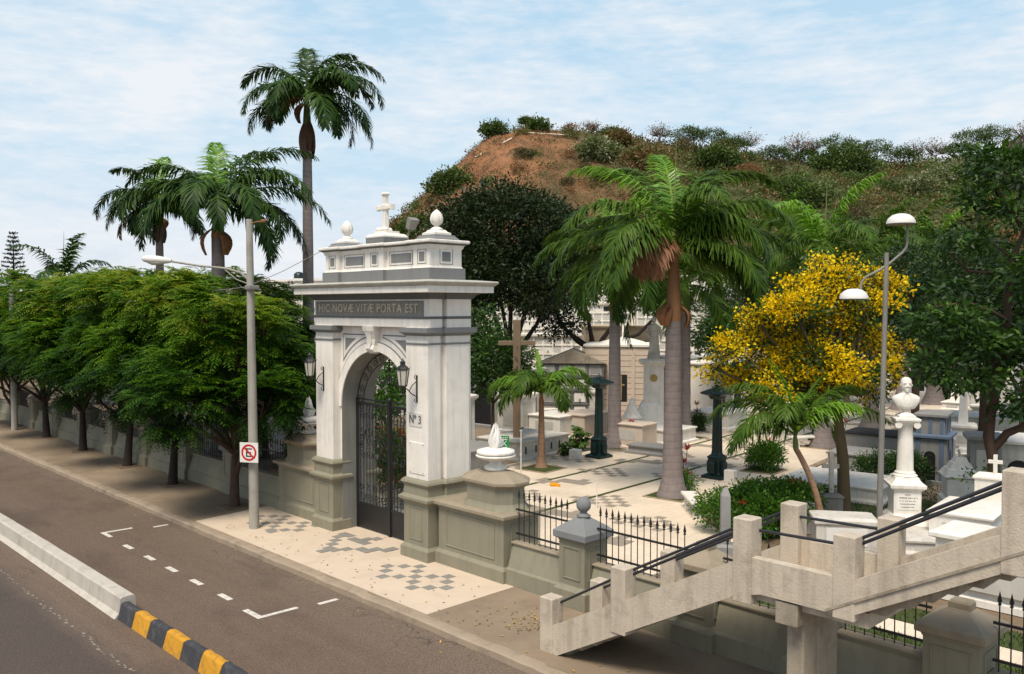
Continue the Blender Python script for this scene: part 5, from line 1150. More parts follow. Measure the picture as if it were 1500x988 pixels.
def figure(q, x, y, z, H, seed=0):
    """robed standing stone figure: one continuous lathe like body with head and arms"""
    s = H/1.7; L_ = []
    for (rx, ry, zz, dx) in ((.26, .24, 0, 0), (.25, .23, .1, 0), (.2, .18, .5, .01), (.19, .16, .85, .0), (.17, .14, 1.02, 0), (.21, .15, 1.25, .01), (.22, .13, 1.38, 0), (.12, .1, 1.45, 0), (.06, .06, 1.48, 0), (.06, .06, 1.52, 0), (.09, .1, 1.58, 0), (.1, .11, 1.65, 0), (.075, .08, 1.73, 0), (.01, .01, 1.765, 0)):
        l = []
        for i in range(20):
            a = 2*math.pi*i/20; k = 1+(.09*math.sin(a*5+zz*3) if zz < 1 else 0); l.append((x+(dx+rx*k*math.cos(a))*s, y+ry*k*math.sin(a)*s, z+zz*s))
        L_.append(l)
    q.loft(L_, 0, True, True)
    q.tube([(x-.2*s, y, z+1.36*s), (x-.28*s, y-.02, z+1.1*s), (x-.2*s, y-.14*s, z+.92*s), (x-.05*s, y-.2*s, z+1.0*s)], [.06*s, .055*s, .045*s, .03*s], 8)
    q.tube([(x+.2*s, y, z+1.36*s), (x+.3*s, y, z+1.1*s), (x+.28*s, y-.05*s, z+.85*s), (x+.27*s, y-.06*s, z+.76*s)], [.06*s, .055*s, .04*s, .03*s], 8)

# bust monument ---------------------------------------------------------------
bo = gp(1324, 788); bm = root('bust_monument', bo, 'marble bust of a bearded man on a tall ionic column with an inscribed pedestal', 'monument', None, R(35)); bm.scale = (.9, .9, .87)
q = MB(); q.stack(-.55, .55, -.55, .55, [(.45, 0), (.45, .14), (.42, .15), (.1, .16), (.1, .55), (.05, .58), (.0, .66), (-.02, .72), (-.08, .8), (-.14, .84), (-.15, .9)]); q.build('stepped_base', m_marble, bm, bevel=.01)
q = MB(); q.stack(-.4, .4, -.4, .4, [(0, .88), (0, 1.62)]); pd = q.build('pedestal_block', m_marble, bm, bevel=.01)
q = MB(); q.box(-.33, .33, -.412, -.39, 1.0, 1.54); q.build('inscription_slab', m_white, pd)
text_mesh('DOCTOR', .055, 'inscription', m_dgrey, pd, (0, -.414, 1.48), (R(90), 0, 0), .003, width=.16)
rr_ = random.Random(6)
for i, wd in enumerate((.54, .48, .42, .38)):        # worn, unreadable engraved lines
    q = MB(); x = -wd/2; h_ = .026 if i == 0 else .018
    while x < wd/2:
        w_ = rr_.uniform(.008, .02)
        if rr_.random() < .82: q.box(x, x+w_, -.4145, -.411, 1.382-i*.098-h_*rr_.uniform(.7, 1), 1.382-i*.098+h_*rr_.uniform(.7, 1))
        x += w_+.008
    q.build('worn_inscription_line', m_dgrey, pd)
q = MB(); q.stack(-.4, .4, -.4, .4, [(.0, 1.61), (.05, 1.65), (.12, 1.7), (.13, 1.8), (.06, 1.84), (-.02, 1.93), (-.06, 2.02)]); q.lathe([(.36, 2.02), (.37, 2.06), (.3, 2.11), (.31, 2.15), (.25, 2.2), (.24, 2.6), (.225, 3.2), (.21, 3.62), (.24, 3.66), (.22, 3.69)], (0, 0, 0), 32); q.build('column', m_marble, bm, bevel=.006)
q = MB(); q.stack(-.24, .24, -.24, .24, [(0, 3.68), (.04, 3.74), (.1, 3.8), (.13, 3.84), (.13, 3.9), (.05, 3.93)])
for sx in (-1, 1):
    for sy in (-1, 1):
        q.tube([(sx*.27, sy*.2, 3.7), (sx*.27, sy*.33, 3.7)], .105, 14)
q.build('ionic_capital', m_marble, bm, bevel=.006)
q = MB(); q.stack(-.17, .17, -.17, .17, [(.08, 3.92), (.08, 3.98), (.02, 4.02), (-.02, 4.06)]); q.lathe([(.15, 4.05), (.11, 4.1), (.1, 4.16), (.13, 4.22)], (0, 0, 0), 20); q.build('bust_socle', m_marble, bm)
q = MB(); L_ = []
for rx, ry, z, dy in ((.2, .15, 4.19, 0), (.27, .19, 4.22, 0), (.33, .21, 4.3, 0), (.385, .22, 4.4, .01), (.42, .215, 4.5, .01), (.41, .2, 4.57, .01), (.33, .175, 4.63, .01), (.2, .15, 4.68, .01), (.13, .13, 4.72, 0), (.115, .12, 4.78, -.01), (.135, .14, 4.83, -.03), (.152, .165, 4.88, -.03), (.16, .172, 4.95, -.02), (.164, .175, 5.02, -.01), (.158, .17, 5.1, 0), (.125, .14, 5.17, .01), (.06, .07, 5.215, .01), (.005, .005, 5.22, .01)):
    l = []
    for i in range(28):
        a = 2*math.pi*i/28; k = 1.
        if z < 4.6 and abs(math.sin(a)) > .3: k += .04*math.sin(a*9)
        l.append((rx*k*math.cos(a), dy+ry*k*math.sin(a), z))
    L_.append(l)
q.loft(L_, 0, True, True); bust = q.build('bust', m_marble, bm)
q = MB(); q.loft([[(-.012, -.165, 5.02), (.012, -.165, 5.02), (.012, -.15, 5.02), (-.012, -.15, 5.02)], [(-.024, -.2, 4.945), (.024, -.2, 4.945), (.024, -.15, 4.94), (-.024, -.15, 4.94)], [(-.02, -.17, 4.93), (.02, -.17, 4.93), (.02, -.15, 4.93), (-.02, -.15, 4.93)]])
for s in (-1, 1):
    q.tube([(s*.145, -.02, 4.99), (s*.155, -.01, 4.96), (s*.145, -.01, 4.92)], [.015, .022, .014], 7); q.tube([(s*.02, -.165, 5.03), (s*.06, -.165, 5.035), (s*.1, -.145, 5.02)], .014, 6)
    q.lathe([(.0, -.014), (.016, 0), (0, .014)], (s*.055, -.15, 5.0), 8); q.tube([(0, -.185, 4.925), (s*.04, -.18, 4.92), (s*.075, -.165, 4.9)], [.016, .014, .006], 6)
    q.tube([(s*.05, -.13, 4.68), (s*.1, -.16, 4.55), (s*.05, -.18, 4.38)], [.03, .03, .02], 6)
q.loft([[(.1*math.cos(a), -.06+.11*math.sin(a), 4.9) for a in [k*math.pi/6 for k in range(12)]], [(.09*math.cos(a), -.075+.11*math.sin(a), 4.83) for a in [k*math.pi/6 for k in range(12)]], [(.045*math.cos(a), -.1+.07*math.sin(a), 4.74) for a in [k*math.pi/6 for k in range(12)]]], 0, True, True)
fb = q.build('face_and_beard', m_marble, bust); fb.scale = (1.1, 1.12, 1); 
box_tomb('broad white slab tomb right at the foot of the bust column', gp(1345, 800), 1.3, 2.3, .45, m_marbled, R(35))
o = root('marble_tablet_tomb', gp(1235, 812), 'low tomb with a pale inscribed tablet behind the stair landing', 'tomb', None, R(35)); q = MB(); q.stack(-.75, .75, -.5, .5, [(.1, 0), (.1, .2), (0, .25), (0, .85), (.05, .9), (.05, 1.0), (-.1, 1.05)]); q.build('body', m_marbled, o, bevel=.01); q = MB(); q.box(-.5, .5, -.515, -.49, .35, .8); q.build('tablet', m_sign, o)
# white cross monument and planters
o = root('cross_monument', gp(1217, 765), 'slim white cross on a grey block behind the stair landing', 'monument', None, R(38)); q = MB(); q.stack(-.3, .3, -.25, .25, [(.08, 0), (.08, .15), (0, .2), (0, .75), (.05, .8), (-.08, .9)]); q.build('block', m_stone, o, bevel=.01); q = MB(); cross_mesh(q, 0, 0, .88, 1.25, .13, .12, .44); q.build('cross', m_marbled, o, bevel=.012)
for px, py, l in ((1183, 780, 'white pot of green plant left of the slim cross'), (1206, 762, 'white pot of reddish plant next to the slim cross')):
    o = root('flower_pot', gp(px, py), l, 'flower pot'); q = MB(); q.lathe([(.2, 0), (.26, .5), (.3, .85), (.3, .9), (.25, .9)], (0, 0, 0), 16); q.build('pot', m_pot, o); rng = np.random.default_rng(px)
    V, T = rosettes(rng, np.array([[0, 0, .93]]), np.array([[0, 0, 1.]]), 260, .15, .1, .04, .5); quads('foliage', V, T, m_bush, o)
box_tomb('large low white slab tomb between the leaning palm and the yellow tree', gp(1232, 722), 3.3, 2.6, .55, m_marble, R(8), plq=False)
box_tomb('blue grey slab tomb behind the large low white one', gp(1278, 690), 2.9, 1.9, .75, m_stone, R(8), plq=False)
o = box_tomb('black polished tomb with a dark lid beside the avenue edging', gp(1290, 668), 2.6, 1.8, 1.05, m_stone, R(8), top=m_stoned, plq=False)
# the blue tiled little mausoleum
def mausoleum(label, loc, w, d, h, mat, trim, rz=AVR, roof='flat', door=True, name='small_mausoleum'):
    o = root(name, loc, label, 'mausoleum', None, rz); q = MB(); a, b_ = w/2, d/2
    q.stack(-a, a, -b_, b_, [(.08, 0), (.08, .15), (0, .2), (0, h)]); q.build('wall', mat, o)
    q = MB(); q.stack(-a, a, -b_, b_, [(.0, h-.02), (.12, h+.03), (.12, h+.12), (.04, h+.16)]); q.build('cornice', trim, o, bevel=.01)
    if roof == 'gable':
        q = MB(); q.loft([[(-a-.1, -b_-.1, h+.15), (a+.1, -b_-.1, h+.15), (0, -b_-.1, h+.15+w*.3)], [(-a-.1, b_+.1, h+.15), (a+.1, b_+.1, h+.15), (0, b_+.1, h+.15+w*.3)]][::-1]); q.build('roof', trim, o)
    elif roof == 'tier':
        q = MB(); q.stack(-a+.1, a-.1, -b_+.1, b_-.1, [(0, h+.14), (0, h+.75), (.1, h+.8), (.1, h+.88), (-.2, h+.95)])
        q.build('upper_tier', mat, o); 
        for i in range(3):
            q = MB(); x = -a+.2+i*(w-.4)/2; q.box(x-.06, x+.06, -b_+.07, -b_+.11, h+.17, h+.74); q.build('pilaster', m_blue, o)
            q = MB(); y = -b_+.2+i*(d-.4)/2; q.box(a-.11, a-.07, y-.06, y+.06, h+.17, h+.74); q.build('pilaster', m_blue, o)
    if door:
        q = MB(); n = 10; dw = w*.17; pts = [(-dw, .2), (dw, .2)]+[(dw*math.cos(i*math.pi/n), h*.62+dw*math.sin(i*math.pi/n)) for i in range(n+1)]; q.exY(pts, -b_-.012, -b_+.01); q.build('door', m_window, o)
        q = MB(); q.loft([[(a+.012, y, z) for y, z in pts], [(a-.01, y, z) for y, z in pts]]); q.build('window', m_window, o)
        for sx in (-1, 1):
            q = MB(); q.box(sx*w*.34-.08, sx*w*.34+.08, -b_-.03, -b_+.01, .2, h-.02); q.build('pilaster', trim, o); q = MB(); q.box(a-.01, a+.03, sx*d*.34-.08, sx*d*.34+.08, .2, h-.02); q.build('pilaster', trim, o)
    return o
mausoleum('blue grey tiled two tier mausoleum behind the bust column', gp(1366, 706), 1.15, 1.5, 1.7, m_stone, m_blue, R(12), 'tier')
o = root('stone_cross_marker', gp(1396, 690), 'small rough stone cross left of the white obelisk', 'cross', None, R(20)); q = MB(); q.stack(-.16, .16, -.14, .14, [(.05, 0), (0, .4), (-.03, .5)]); cross_mesh(q, 0, 0, .45, .8, .14, .12, .5); q.build('cross', m_stone, o, bevel=.02)
pedestal_tomb('tapering white obelisk on a block at the right', gp(1410, 668), .85, 1.4, m_marble, R(20), 'obelisk')
# angel with stepped pyramid base
o = root('statue_monument', gp(1405, 745), 'stepped white pedestal with a leaning stone figure right of the bust', 'monument', None, R(30)); q = MB(); q.stack(-.45, .45, -.45, .45, [(.1, 0), (.1, .35), (0, .4), (0, 1.0), (.1, 1.08), (.05, 1.14), (-.05, 1.3), (-.1, 1.32), (-.18, 1.5), (-.22, 1.52), (-.3, 1.68)]); q.build('pedestal', m_marble, o, bevel=.01)
q = MB(); figure(q, .5, .2, .9, 1.0); q.tube([(.3, .1, 1.7), (0, 0, 1.7), (-.05, 0, 1.9)], .05, 8); q.build('stone_figure', m_marbled, o)
pedestal_tomb('grey stone pillar block behind the twisting tree trunk', gp(1440, 745), .9, 2.4, m_stone, R(25), 'none')
mausoleum('white tomb block with a dark square opening at the right edge', gp(1492, 740), 1.9, 2.0, 2.1, m_marbled, m_marble, R(15), 'flat')
box_tomb('wide white slab tomb beyond the obelisk', gp(1440, 640), 3.2, 2.4, 1.1, m_marble, R(12), plq=False)
box_tomb('white slab tomb just right of the blue tiled mausoleum', gp(1378, 655), 1.6, 2.4, .9, m_marble, R(12))
box_tomb('grey slab tomb at the far right behind the tree trunk', gp(1475, 690), 2.2, 2.2, .8, m_stone, R(12))
pedestal_tomb('far white pedestal with cross at the right edge', gp(1480, 640), .7, 1.5, m_marble, R(10), 'cross')
pedestal_tomb('far round topped urn pedestal right of the obelisk', gp(1432, 625), .5, 1.2, m_marble, R(10), 'urn')
# grave seen under the stair
mausoleum('cream tomb with a wide grey tablet behind the stub topped pillar', gp(1475, 885), 2.6, 1.2, 1.35, m_marble, m_marble, R(0), 'flat', False)
o = root('memorial_tablet', (gp(1470, 885)[0], gp(1470, 885)[1]-.65, .35), 'wide grey tablet fixed to the cream tomb beyond the fence', 'tablet'); q = MB(); q.box(-.85, .75, -.03, .0, 0, .85); q.build('slab', m_niche, o, bevel=.008)
q = MB(); 
for x in (-.78, .68):
    for z in (.07, .78): q.lathe([(.025, 0), (.01, .02)], (x, -.035, z), 8)
q.build('stud', m_dgrey, o)
# slim grey obelisk, benches, blocks
o = root('grey_obelisk', gp(1062, 815), 'slim grey chamfered pillar beside the flowering hedge', 'obelisk', None, R(38)); q = MB(); q.stack(-.13, .13, -.16, .16, [(.12, 0), (.12, .3), (0, .34), (-.01, 1.6), (-.07, 1.77)]); q.build('pillar', m_stone, o, bevel=.01)
def bench(label, loc, rz, L=1.7):
    o = root('stone_bench', loc, label, 'bench', 'white stone benches along the avenue', rz); q = MB(); q.stack(-L/2, L/2, -.24, .24, [(-.02, .42), (.0, .44), (0, .5), (-.02, .52)]); q.build('seat', m_marble, o, bevel=.012)
    for s in (-1, 1):
        q = MB(); q.exY([(s*L*.33-.07, 0), (s*L*.33+.07, 0), (s*L*.33+.06, .42), (s*L*.33-.06, .42)], -.17, .17); q.lathe([(.16, 0), (.17, .06), (.1, .14), (.13, .24), (.16, .36), (.17, .42)], (s*L*.33, -.02, 0), 12); q.build('leg', m_marble, o)
bench('white stone bench by the flowering hedge', ((gp(1001, 735)[0]+gp(1034, 772)[0])/2, (gp(1001, 735)[1]+gp(1034, 772)[1])/2, 0), math.atan2(gp(1034, 772)[1]-gp(1001, 735)[1], gp(1034, 772)[0]-gp(1001, 735)[0]), 1.9); bench('white stone bench beyond the spiky rounded bush', gp(1180, 655), R(60), 1.5); bench('small white stone bench behind the large palm trunk', gp(835, 668+2) if False else gp(1000, 640), R(20), 1.2)
o = root('stone_block', gp(1070, 706), 'small white block with a dark face by the hedge', 'block', None, R(8)); q = MB(); q.stack(-.2, .2, -.14, .14, [(0, 0), (0, .42), (-.02, .45)]); q.build('block', m_marble, o, bevel=.01)
o = root('stone_block', gp(843, 672), 'little white box left of the bottle green column', 'block', None, R(8)); q = MB(); q.stack(-.22, .22, -.18, .18, [(0, 0), (0, .36), (-.02, .4)]); q.build('block', m_marble, o, bevel=.01)
# green sign, thin posts, bag
o = root('green_sign', gp(738, 700), 'little green notice on a thin dark stake behind the right urn', 'sign', None, R(35)); q = MB(); q.tube([(-.12, .02, 0), (-.12, .02, 1.55)], .016, 6); q.build('stake', m_pole, o)
q = MB(); q.box(-.17, .21, -.012, .0, .95, 1.6); q.build('plate', m_sgreen, o); q = MB()
for pts in (((-.08, 1.42), (.12, 1.2)), ((.12, 1.42), (-.08, 1.2)), ((-.1, 1.46), (.14, 1.46)), ((-.09, 1.16), (.13, 1.16))): q.tube([(pts[0][0], -.018, pts[0][1]), (pts[1][0], -.018, pts[1][1])], .014, 4)
for x in (-.1, -.03, .04, .11): q.box(x, x+.035, -.016, -.01, 1.51, 1.55)
q.build('white_marks', m_sign, o)
for px, py, h, l in ((763, 720, 2.15, 'tall thin white rod behind the right urn'), (752, 735, 1.15, 'short thin white rod behind the right urn'), (874, 745, .95, 'thin white stake with hooks behind the ball pillar')):
    o = root('thin_post', gp(px, py), l, 'post'); q = MB(); q.tube([(0, 0, 0), (.01, 0, h)], .02, 6); q.stack(-.03, .03, -.03, .03, [(0, h-.02), (0, h+.02)])
    for z in (.35, .6, .85): q.box(-.05, .03, -.012, .012, h*z, h*z+.025)
    q.build('rod', m_sign, o)
o = root('yellow_bag', gp(811, 712), 'crumpled yellow bag lying on the avenue paving', 'bag'); q = MB(); q.lathe([(.14, 0), (.16, .05), (.1, .12), (.03, .13)], (0, 0, 0), 7, smooth=False); q.lathe([(.1, 0), (.09, .07), (.02, .1)], (.17, .04, 0), 6, smooth=False); q.build('bag', m_yplast, o)

# left lot --------------------------------------------------------------------
box_tomb('long grey block tomb with small slots beside the small arching palm', (-27.6, 27.3, 0), 2.4, 3.4, .85, m_marbled, R(7), plq=False)
o = root('grave_slots', (-26.37, 27.3, 0), 'row of small dark slots on the side of the grey block tomb', 'slots', None, R(7)); 
for y in (-1.3, -.6, 0, .5, 1.1): q = MB(); q.box(0, .02, y, y+.06, .3, .6); q.build('slot', m_window, o)
box_tomb('long grey stone tomb right behind the gateway side wall', (-26.6, 22.9, 0), 2.2, 2.6, .95, m_stone, R(7))
pedestal_tomb('white pedestal with grey plaque just right of the gateway', (-29.0, 24.6, 0), 1.1, 2.7, m_marble, R(7), 'cross')
pedestal_tomb('white sculpted pedestal behind the small arching palm', gp(758, 640), 1.3, 2.2, m_marble, R(7), 'urn')
box_tomb('white box tomb with a rounded lid under the small arching palm fronds', gp(820, 640), 1.9, 2.6, 1.2, m_marble, R(7), head=.0)
box_tomb('cream box tomb left of the left bottle green column', gp(855, 640), 1.6, 2.2, 1.25, m_pink, R(7))
mausoleum('tall grey mausoleum with a dark doorway behind the small palm', gp(735, 622), 3.4, 3.2, 3.0, m_stone, m_marbled, R(7), 'flat')
# wooden cross
o = root('wooden_cross', dp(757, 620, 38), 'big weathered brown cross rising behind the small palm', 'cross', None, R(48)); o.location.z = 0; q = MB(); q.box(-.16, .16, -.13, .13, 0, 5.95); q.box(-.8, .8, -.11, .11, 4.85, 5.05); q.build('beam', M('cross_concrete_brown', (.2, .14, .09), var=.2, streak=.4), o, bevel=.02)
# niche panel block in front (framed white panels)
def niche_wall(label, loc, rz, w, h, nx, nz, th=1.2, mat=None, nm='niche_wall', roof=True, frame_c=None, seed=1):
    o = root(nm, loc, label, 'niche wall', None, rz); rr_ = random.Random(seed); mat = mat or m_bwhite; q = MB(); q.stack(-w/2, w/2, 0, th, [(0, 0), (0, h)]); q.build('wall', mat, o)
    q = MB(); cw, ch = w/nx, h/nz; p2_ = MB(); p3_ = MB(); fl_ = MB()
    for i in range(nx+1): q.box(-w/2+i*cw-.045, -w/2+i*cw+.045, -.09, .0, 0, h)
    for k in range(nz+1): q.box(-w/2-.05, w/2+.05, -.1, .0, k*ch-.05, k*ch+.05)
    q.build('niche_grid', frame_c or mat, o)
    for i in range(nx):
        for k in range(nz):
            x = -w/2+(i+.5)*cw; z = (k+.5)*ch; r_ = rr_.random()
            (p2_ if r_ < .5 else p3_).box(x-cw*.36, x+cw*.36, -.03, -.001, z-ch*.34, z+ch*.34)
            if r_ > .86: fl_.box(x-cw*.34, x+cw*.34, -.034, -.031, z-ch*.3, z+ch*.3)
            elif r_ > .55: fl_.box(x-.06, x+.05, -.08, -.031, z-ch*.3, z-ch*.1)
    if p2_.v: p2_.build('niche_plates', m_niche, o)
    if p3_.v: p3_.build('niche_plates', m_marble, o)
    if fl_.v: fl_.build('dark_niches', m_window if seed % 2 else m_stone, o)
    if roof: q = MB(); q.stack(-w/2, w/2, -.1, th, [(0, h), (.15, h+.02), (.15, h+.16), (-.1, h+.22)]); q.build('coping', m_bcream, o)
    return o
p_ = gp(838, 612); niche_wall('gabled niche block of white square panels behind the small palm', p_, R(40), 3.6, 3.2, 4, 4, 2.4, m_stone, roof=False, frame_c=m_dgrey, seed=2)
o = root('gable_roof', (p_[0], p_[1], 3.2), 'low grey gable roof over the niche block of white square panels', 'roof', None, R(40)); q = MB(); q.loft([[(-2.0, -.2, 0), (2.0, -.2, 0), (0, -.2, .8)], [(-2.0, 2.6, 0), (2.0, 2.6, 0), (0, 2.6, .8)]][::-1]); q.build('roof', m_concd, o)
# chapel of beige stone courses
def chapel(label, loc, w, d, h, rz):
    o = root('stone_chapel', loc, label, 'chapel', None, rz); q = MB(); a, b_ = w/2, d/2
    q.stack(-a, a, -b_, b_, [(0, 0), (0, h)]); q.build('wall', m_pink, o); q = MB()
    for k in range(1, int(h/.33)): q.stack(-a, a, -b_, b_, [(.006, k*.33), (.006, k*.33+.03)])
    q.build('course_lines', m_deadc, o)
    q = MB(); q.stack(-a, a, -b_, b_, [(.1, h), (.1, h+.12), (0, h+.15)]); q.lathe([(w*.34, h+.12), (w*.3, h+.25), (w*.15, h+.42), (.1, h+.5), (.06, h+.6), (.05, h+1.2), (0, h+1.22)], (0, 0, 0), 20); q.build('roof', m_bwhite, o)
    q = MB(); q.box(-.35, .35, -b_-.02, -b_+.01, .9, 2.5); wn = q.build('window', m_window, o); q = MB(); q.box(-.035, .035, -b_-.035, -b_-.02, 1.0, 2.45); q.box(-.2, .2, -b_-.036, -b_-.021, 1.85, 1.93); q.build('window_cross', m_gold, wn)
    
    for s in (-1, 1): q = MB(); q.stack(s*.7-.1, s*.7+.1, -b_-.1, -b_, [(0, 0), (0, h-.2)]); q.build('pilaster', m_pink, o)
m_deadc = M('course_joint', (.24, .17, .12), bump=0)
p_ = dp(912, 600, 54); chapel('beige stone chapel with a cross window behind the left avenue palm', (p_[0], p_[1], 0), 4.3, 3.6, 4.15, R(36))
# statue monument
p_ = gp(957, 638); sm = root('statue_monument', p_, 'grey marble statue on a tall pedestal with a medallion, left of the large palm', 'monument', None, R(38))
q = MB(); q.stack(-.8, .8, -.8, .8, [(.7, 0), (.7, .3), (.35, .32), (.35, .7), (.1, .72), (.05, 1.0), (-.1, 1.5), (-.2, 1.65), (-.28, 1.7)]); q.build('stepped_base', m_marble, sm, bevel=.015)
q = MB(); q.stack(-.5, .5, -.5, .5, [(0, 1.65), (0, 3.55), (.08, 3.62), (.24, 3.7), (.24, 3.82), (.05, 3.86)]); q.build('pedestal', m_marble, sm, bevel=.01)
q = MB(); q.tube([(0, -.5, 2.95), (0, -.53, 2.95)], .19, 16); q.build('medallion', m_gold, sm)
q = MB(); 
for k in range(7): q.tube([(.53, -.3+.09*k, 1.8+.25*k), (.58, -.3+.1*k, 2.0+.22*k), (.53, -.2+.08*k, 2.2+.2*k)], .05, 6)
q.build('carved_garland', m_stone, sm)
q = MB(); figure(q, 0, 0, 3.85, 2.1); q.build('statue', m_marbled, sm)
box_tomb('cream block tomb in front of the statue', gp(928, 655), 1.7, 1.3, 1.15, m_pink, R(7))
o = root('draped_sculpture', (gp(922, 648)[0], gp(922, 648)[1]+.2, 1.18), 'white draped pyramid sculpture on the cream block tomb', 'sculpture', None, R(7)); q = MB(); q.lathe([(.5, 0), (.42, .12), (.3, .35), (.16, .7), (.12, .85), (.02, .95)], (0, 0, 0), 9); q.build('drapery', m_marble, o)
box_tomb('wide white terrace slab below the statue', gp(960, 645), 3.2, 2.2, .7, m_marble, R(7), plq=False); box_tomb('grey step slab in front of the white terrace', gp(955, 665), 1.9, .9, .4, m_stone, R(7), plq=False)
mausoleum('plain white mausoleum right of the half hidden palm', gp(1050, 605), 3.2, 3.0, 3.0, m_bwhite, m_marble, R(10), 'flat', False)
mausoleum('white mausoleum with grey corners behind the yellow blossom', gp(1110, 590), 3.0, 3.0, 3.4, m_marbled, m_stone, R(10), 'gable')
box_tomb('white slab tomb beyond the small round dark bush', gp(1052, 625), 2.2, 2.6, .9, m_marble, R(10))
# dense field of far tombs
rngt = random.Random(17); kinds = ['box', 'ped', 'maus', 'cross', 'head']
anchors = []
def far_tomb(px, py, lab, kd, sc=1.):
    p_ = gp(px, py); rz = R(rngt.uniform(2, 14))
    mt = rngt.choice([m_marble, m_marble, m_marbled, m_bwhite, m_pink])
    if kd == 'box': box_tomb(lab, p_, 1.5*sc, 2.2*sc, rngt.uniform(.7, 1.2)*sc, mt, rz, group='white tombs deep in the cemetery')
    elif kd == 'ped': pedestal_tomb(lab, p_, .9*sc, rngt.uniform(1.5, 2.3)*sc, mt, rz, 'urn', group='white tombs deep in the cemetery')
    elif kd == 'maus': mausoleum(lab, p_, 2.4*sc, 2.6*sc, rngt.uniform(2.2, 3.)*sc, mt, m_marbled, rz, rngt.choice(['flat', 'gable']))
    elif kd == 'cross': pedestal_tomb(lab, p_, .7*sc, rngt.uniform(1.2, 1.8)*sc, mt, rz, 'cross', group='white tombs deep in the cemetery')
    else: box_tomb(lab, p_, 1.3*sc, 2.1*sc, .6*sc, mt, rz, head=1.0*sc, cross=.6*sc, group='white tombs deep in the cemetery')
far = [(705, 590, 'maus', 'white mausoleum just right of the green bushy tree, far back'), (790, 590, 'box', 'white box tomb far behind the small palm crown'), (775, 575, 'cross', 'white cross tomb right of the brown cross'), (880, 590, 'maus', 'small white mausoleum left of the beige chapel'), (800, 560, 'maus', 'distant white mausoleum right of the brown cross'), (845, 565, 'head', 'distant white headstone cross under the dark V fork'), (1000, 590, 'maus', 'white mausoleum just right of the large palm trunk'), (1030, 580, 'ped', 'white urn pedestal between large palm and yellow blossom'), (1085, 575, 'box', 'white box tomb behind the right bottle green column'), (1070, 555, 'maus', 'distant white mausoleum left of the yellow blossom'), (1150, 600, 'box', 'white box tomb under the yellow blossom'), (980, 560, 'head', 'distant headstone cross above the chapel roof'), (385, 640, 'maus', 'grey white mausoleum left of the gateway behind the fence'), (420, 625, 'ped', 'stone urn pedestal behind the left flame urn'), (360, 650, 'box', 'pale box tomb behind the forked street tree'), (400, 660, 'head', 'pale headstone cross behind the lamp pole'), (330, 640, 'maus', 'pale mausoleum behind the forked street tree trunk'), (555, 610, 'maus', 'white mausoleum seen through the gateway arch'), (1460, 600, 'maus', 'white mausoleum far behind the twisting tree'), (1490, 580, 'box', 'white box tomb far at the right edge'), (1440, 590, 'cross', 'white cross tomb far behind the twisting tree'), (1340, 560, 'box', 'far white slab at the end of the avenue'), (1250, 560, 'maus', 'far white mausoleum at the end of the avenue'), (1420, 800, 'box', 'pale slab tomb at the foot of the twisting tree'), (1450, 790, 'head', 'pale headstone cross hidden behind the upper stair flight')]
for px, py, kd, lab in far:
    far_tomb(px, py, lab, kd, 1. if py > 600 else 1.15)

extra = [(770, 605), (795, 612), (820, 600), (870, 612), (888, 600), (745, 600), (728, 585), (1010, 600), (1030, 595), (1065, 590), (1090, 600), (1055, 575), (1100, 565), (1130, 575), (1010, 570), (860, 580), (810, 580), (765, 565), (735, 570), (1160, 575), (1190, 590), (985, 575), (1020, 560), (1120, 555), (350, 660), (375, 655), (430, 650), (410, 640), (440, 635), (580, 600), (530, 610), (1400, 600), (1420, 580), (1470, 575), (1350, 575)]
look = ['small', 'low', 'plain', 'weathered', 'bright', 'squat']; near = ['by the brown cross', 'behind the small palm', 'near the green column', 'below the niche walls', 'past the large palm', 'under the yellow blossom', 'behind the left fence', 'beyond the twisting tree']
for i, (px, py) in enumerate(extra):
    nn = near[0] if px < 770 and px > 600 else near[1] if 600 < px < 830 else near[2] if 600 < px < 900 else near[3] if 600 < px < 1000 else near[4] if 600 < px < 1080 else near[5] if 600 < px < 1200 else near[6] if px < 600 else near[7]
    kd = ['box', 'head', 'ped', 'cross', 'maus'][i % 5]; w_ = {'box': 'box tomb', 'head': 'tomb with headstone and cross', 'ped': 'urn topped pedestal', 'cross': 'cross topped pedestal', 'maus': 'little house shaped mausoleum'}[kd]
    far_tomb(px, py, look[(i*7) % 6]+' white '+w_+' '+nn+', '+('nearer one' if py > 590 else 'farther one'), kd, .9)
# terraced niche walls behind
def nw(px, pyb, d, w, h, nx, nz, lab, seed, z=None, rz=R(46.1)):
    p_ = dp(px, pyb, d); niche_wall(lab, (p_[0], p_[1], p_[2] if z is None else z), rz, w, h, nx, nz, 1.5, seed=seed)
terr = root('terrace_bank', (0, 0, 0), 'pale retaining terraces stepping up behind the tombs', 'retaining wall')
q = MB()
def fr_pt(s, d, z): return (FW[0]*d+RT[0]*s, FW[1]*d+RT[1]*s, z)
for d0_, d1_, s0, s1, z in ((70, 76, -14, 24, 1.8), (76, 84, -13, 27, 4.0), (84, 100, -8, 26, 6.0)):
    q.loft([[fr_pt(s0, d0_, -.05), fr_pt(s1, d0_, -.05), fr_pt(s1, d1_, -.05), fr_pt(s0, d1_, -.05)], [fr_pt(s0, d0_, z), fr_pt(s1, d0_, z), fr_pt(s1, d1_, z), fr_pt(s0, d1_, z)]])
q.build('bank', m_bcream, terr)
def nwf(s, d, z, w, h, nx, nz, lab, seed): p_ = fr_pt(s, d, z); niche_wall(lab, p_, R(46.1), w, h, nx, nz, 1.4, seed=seed)
k_ = 0
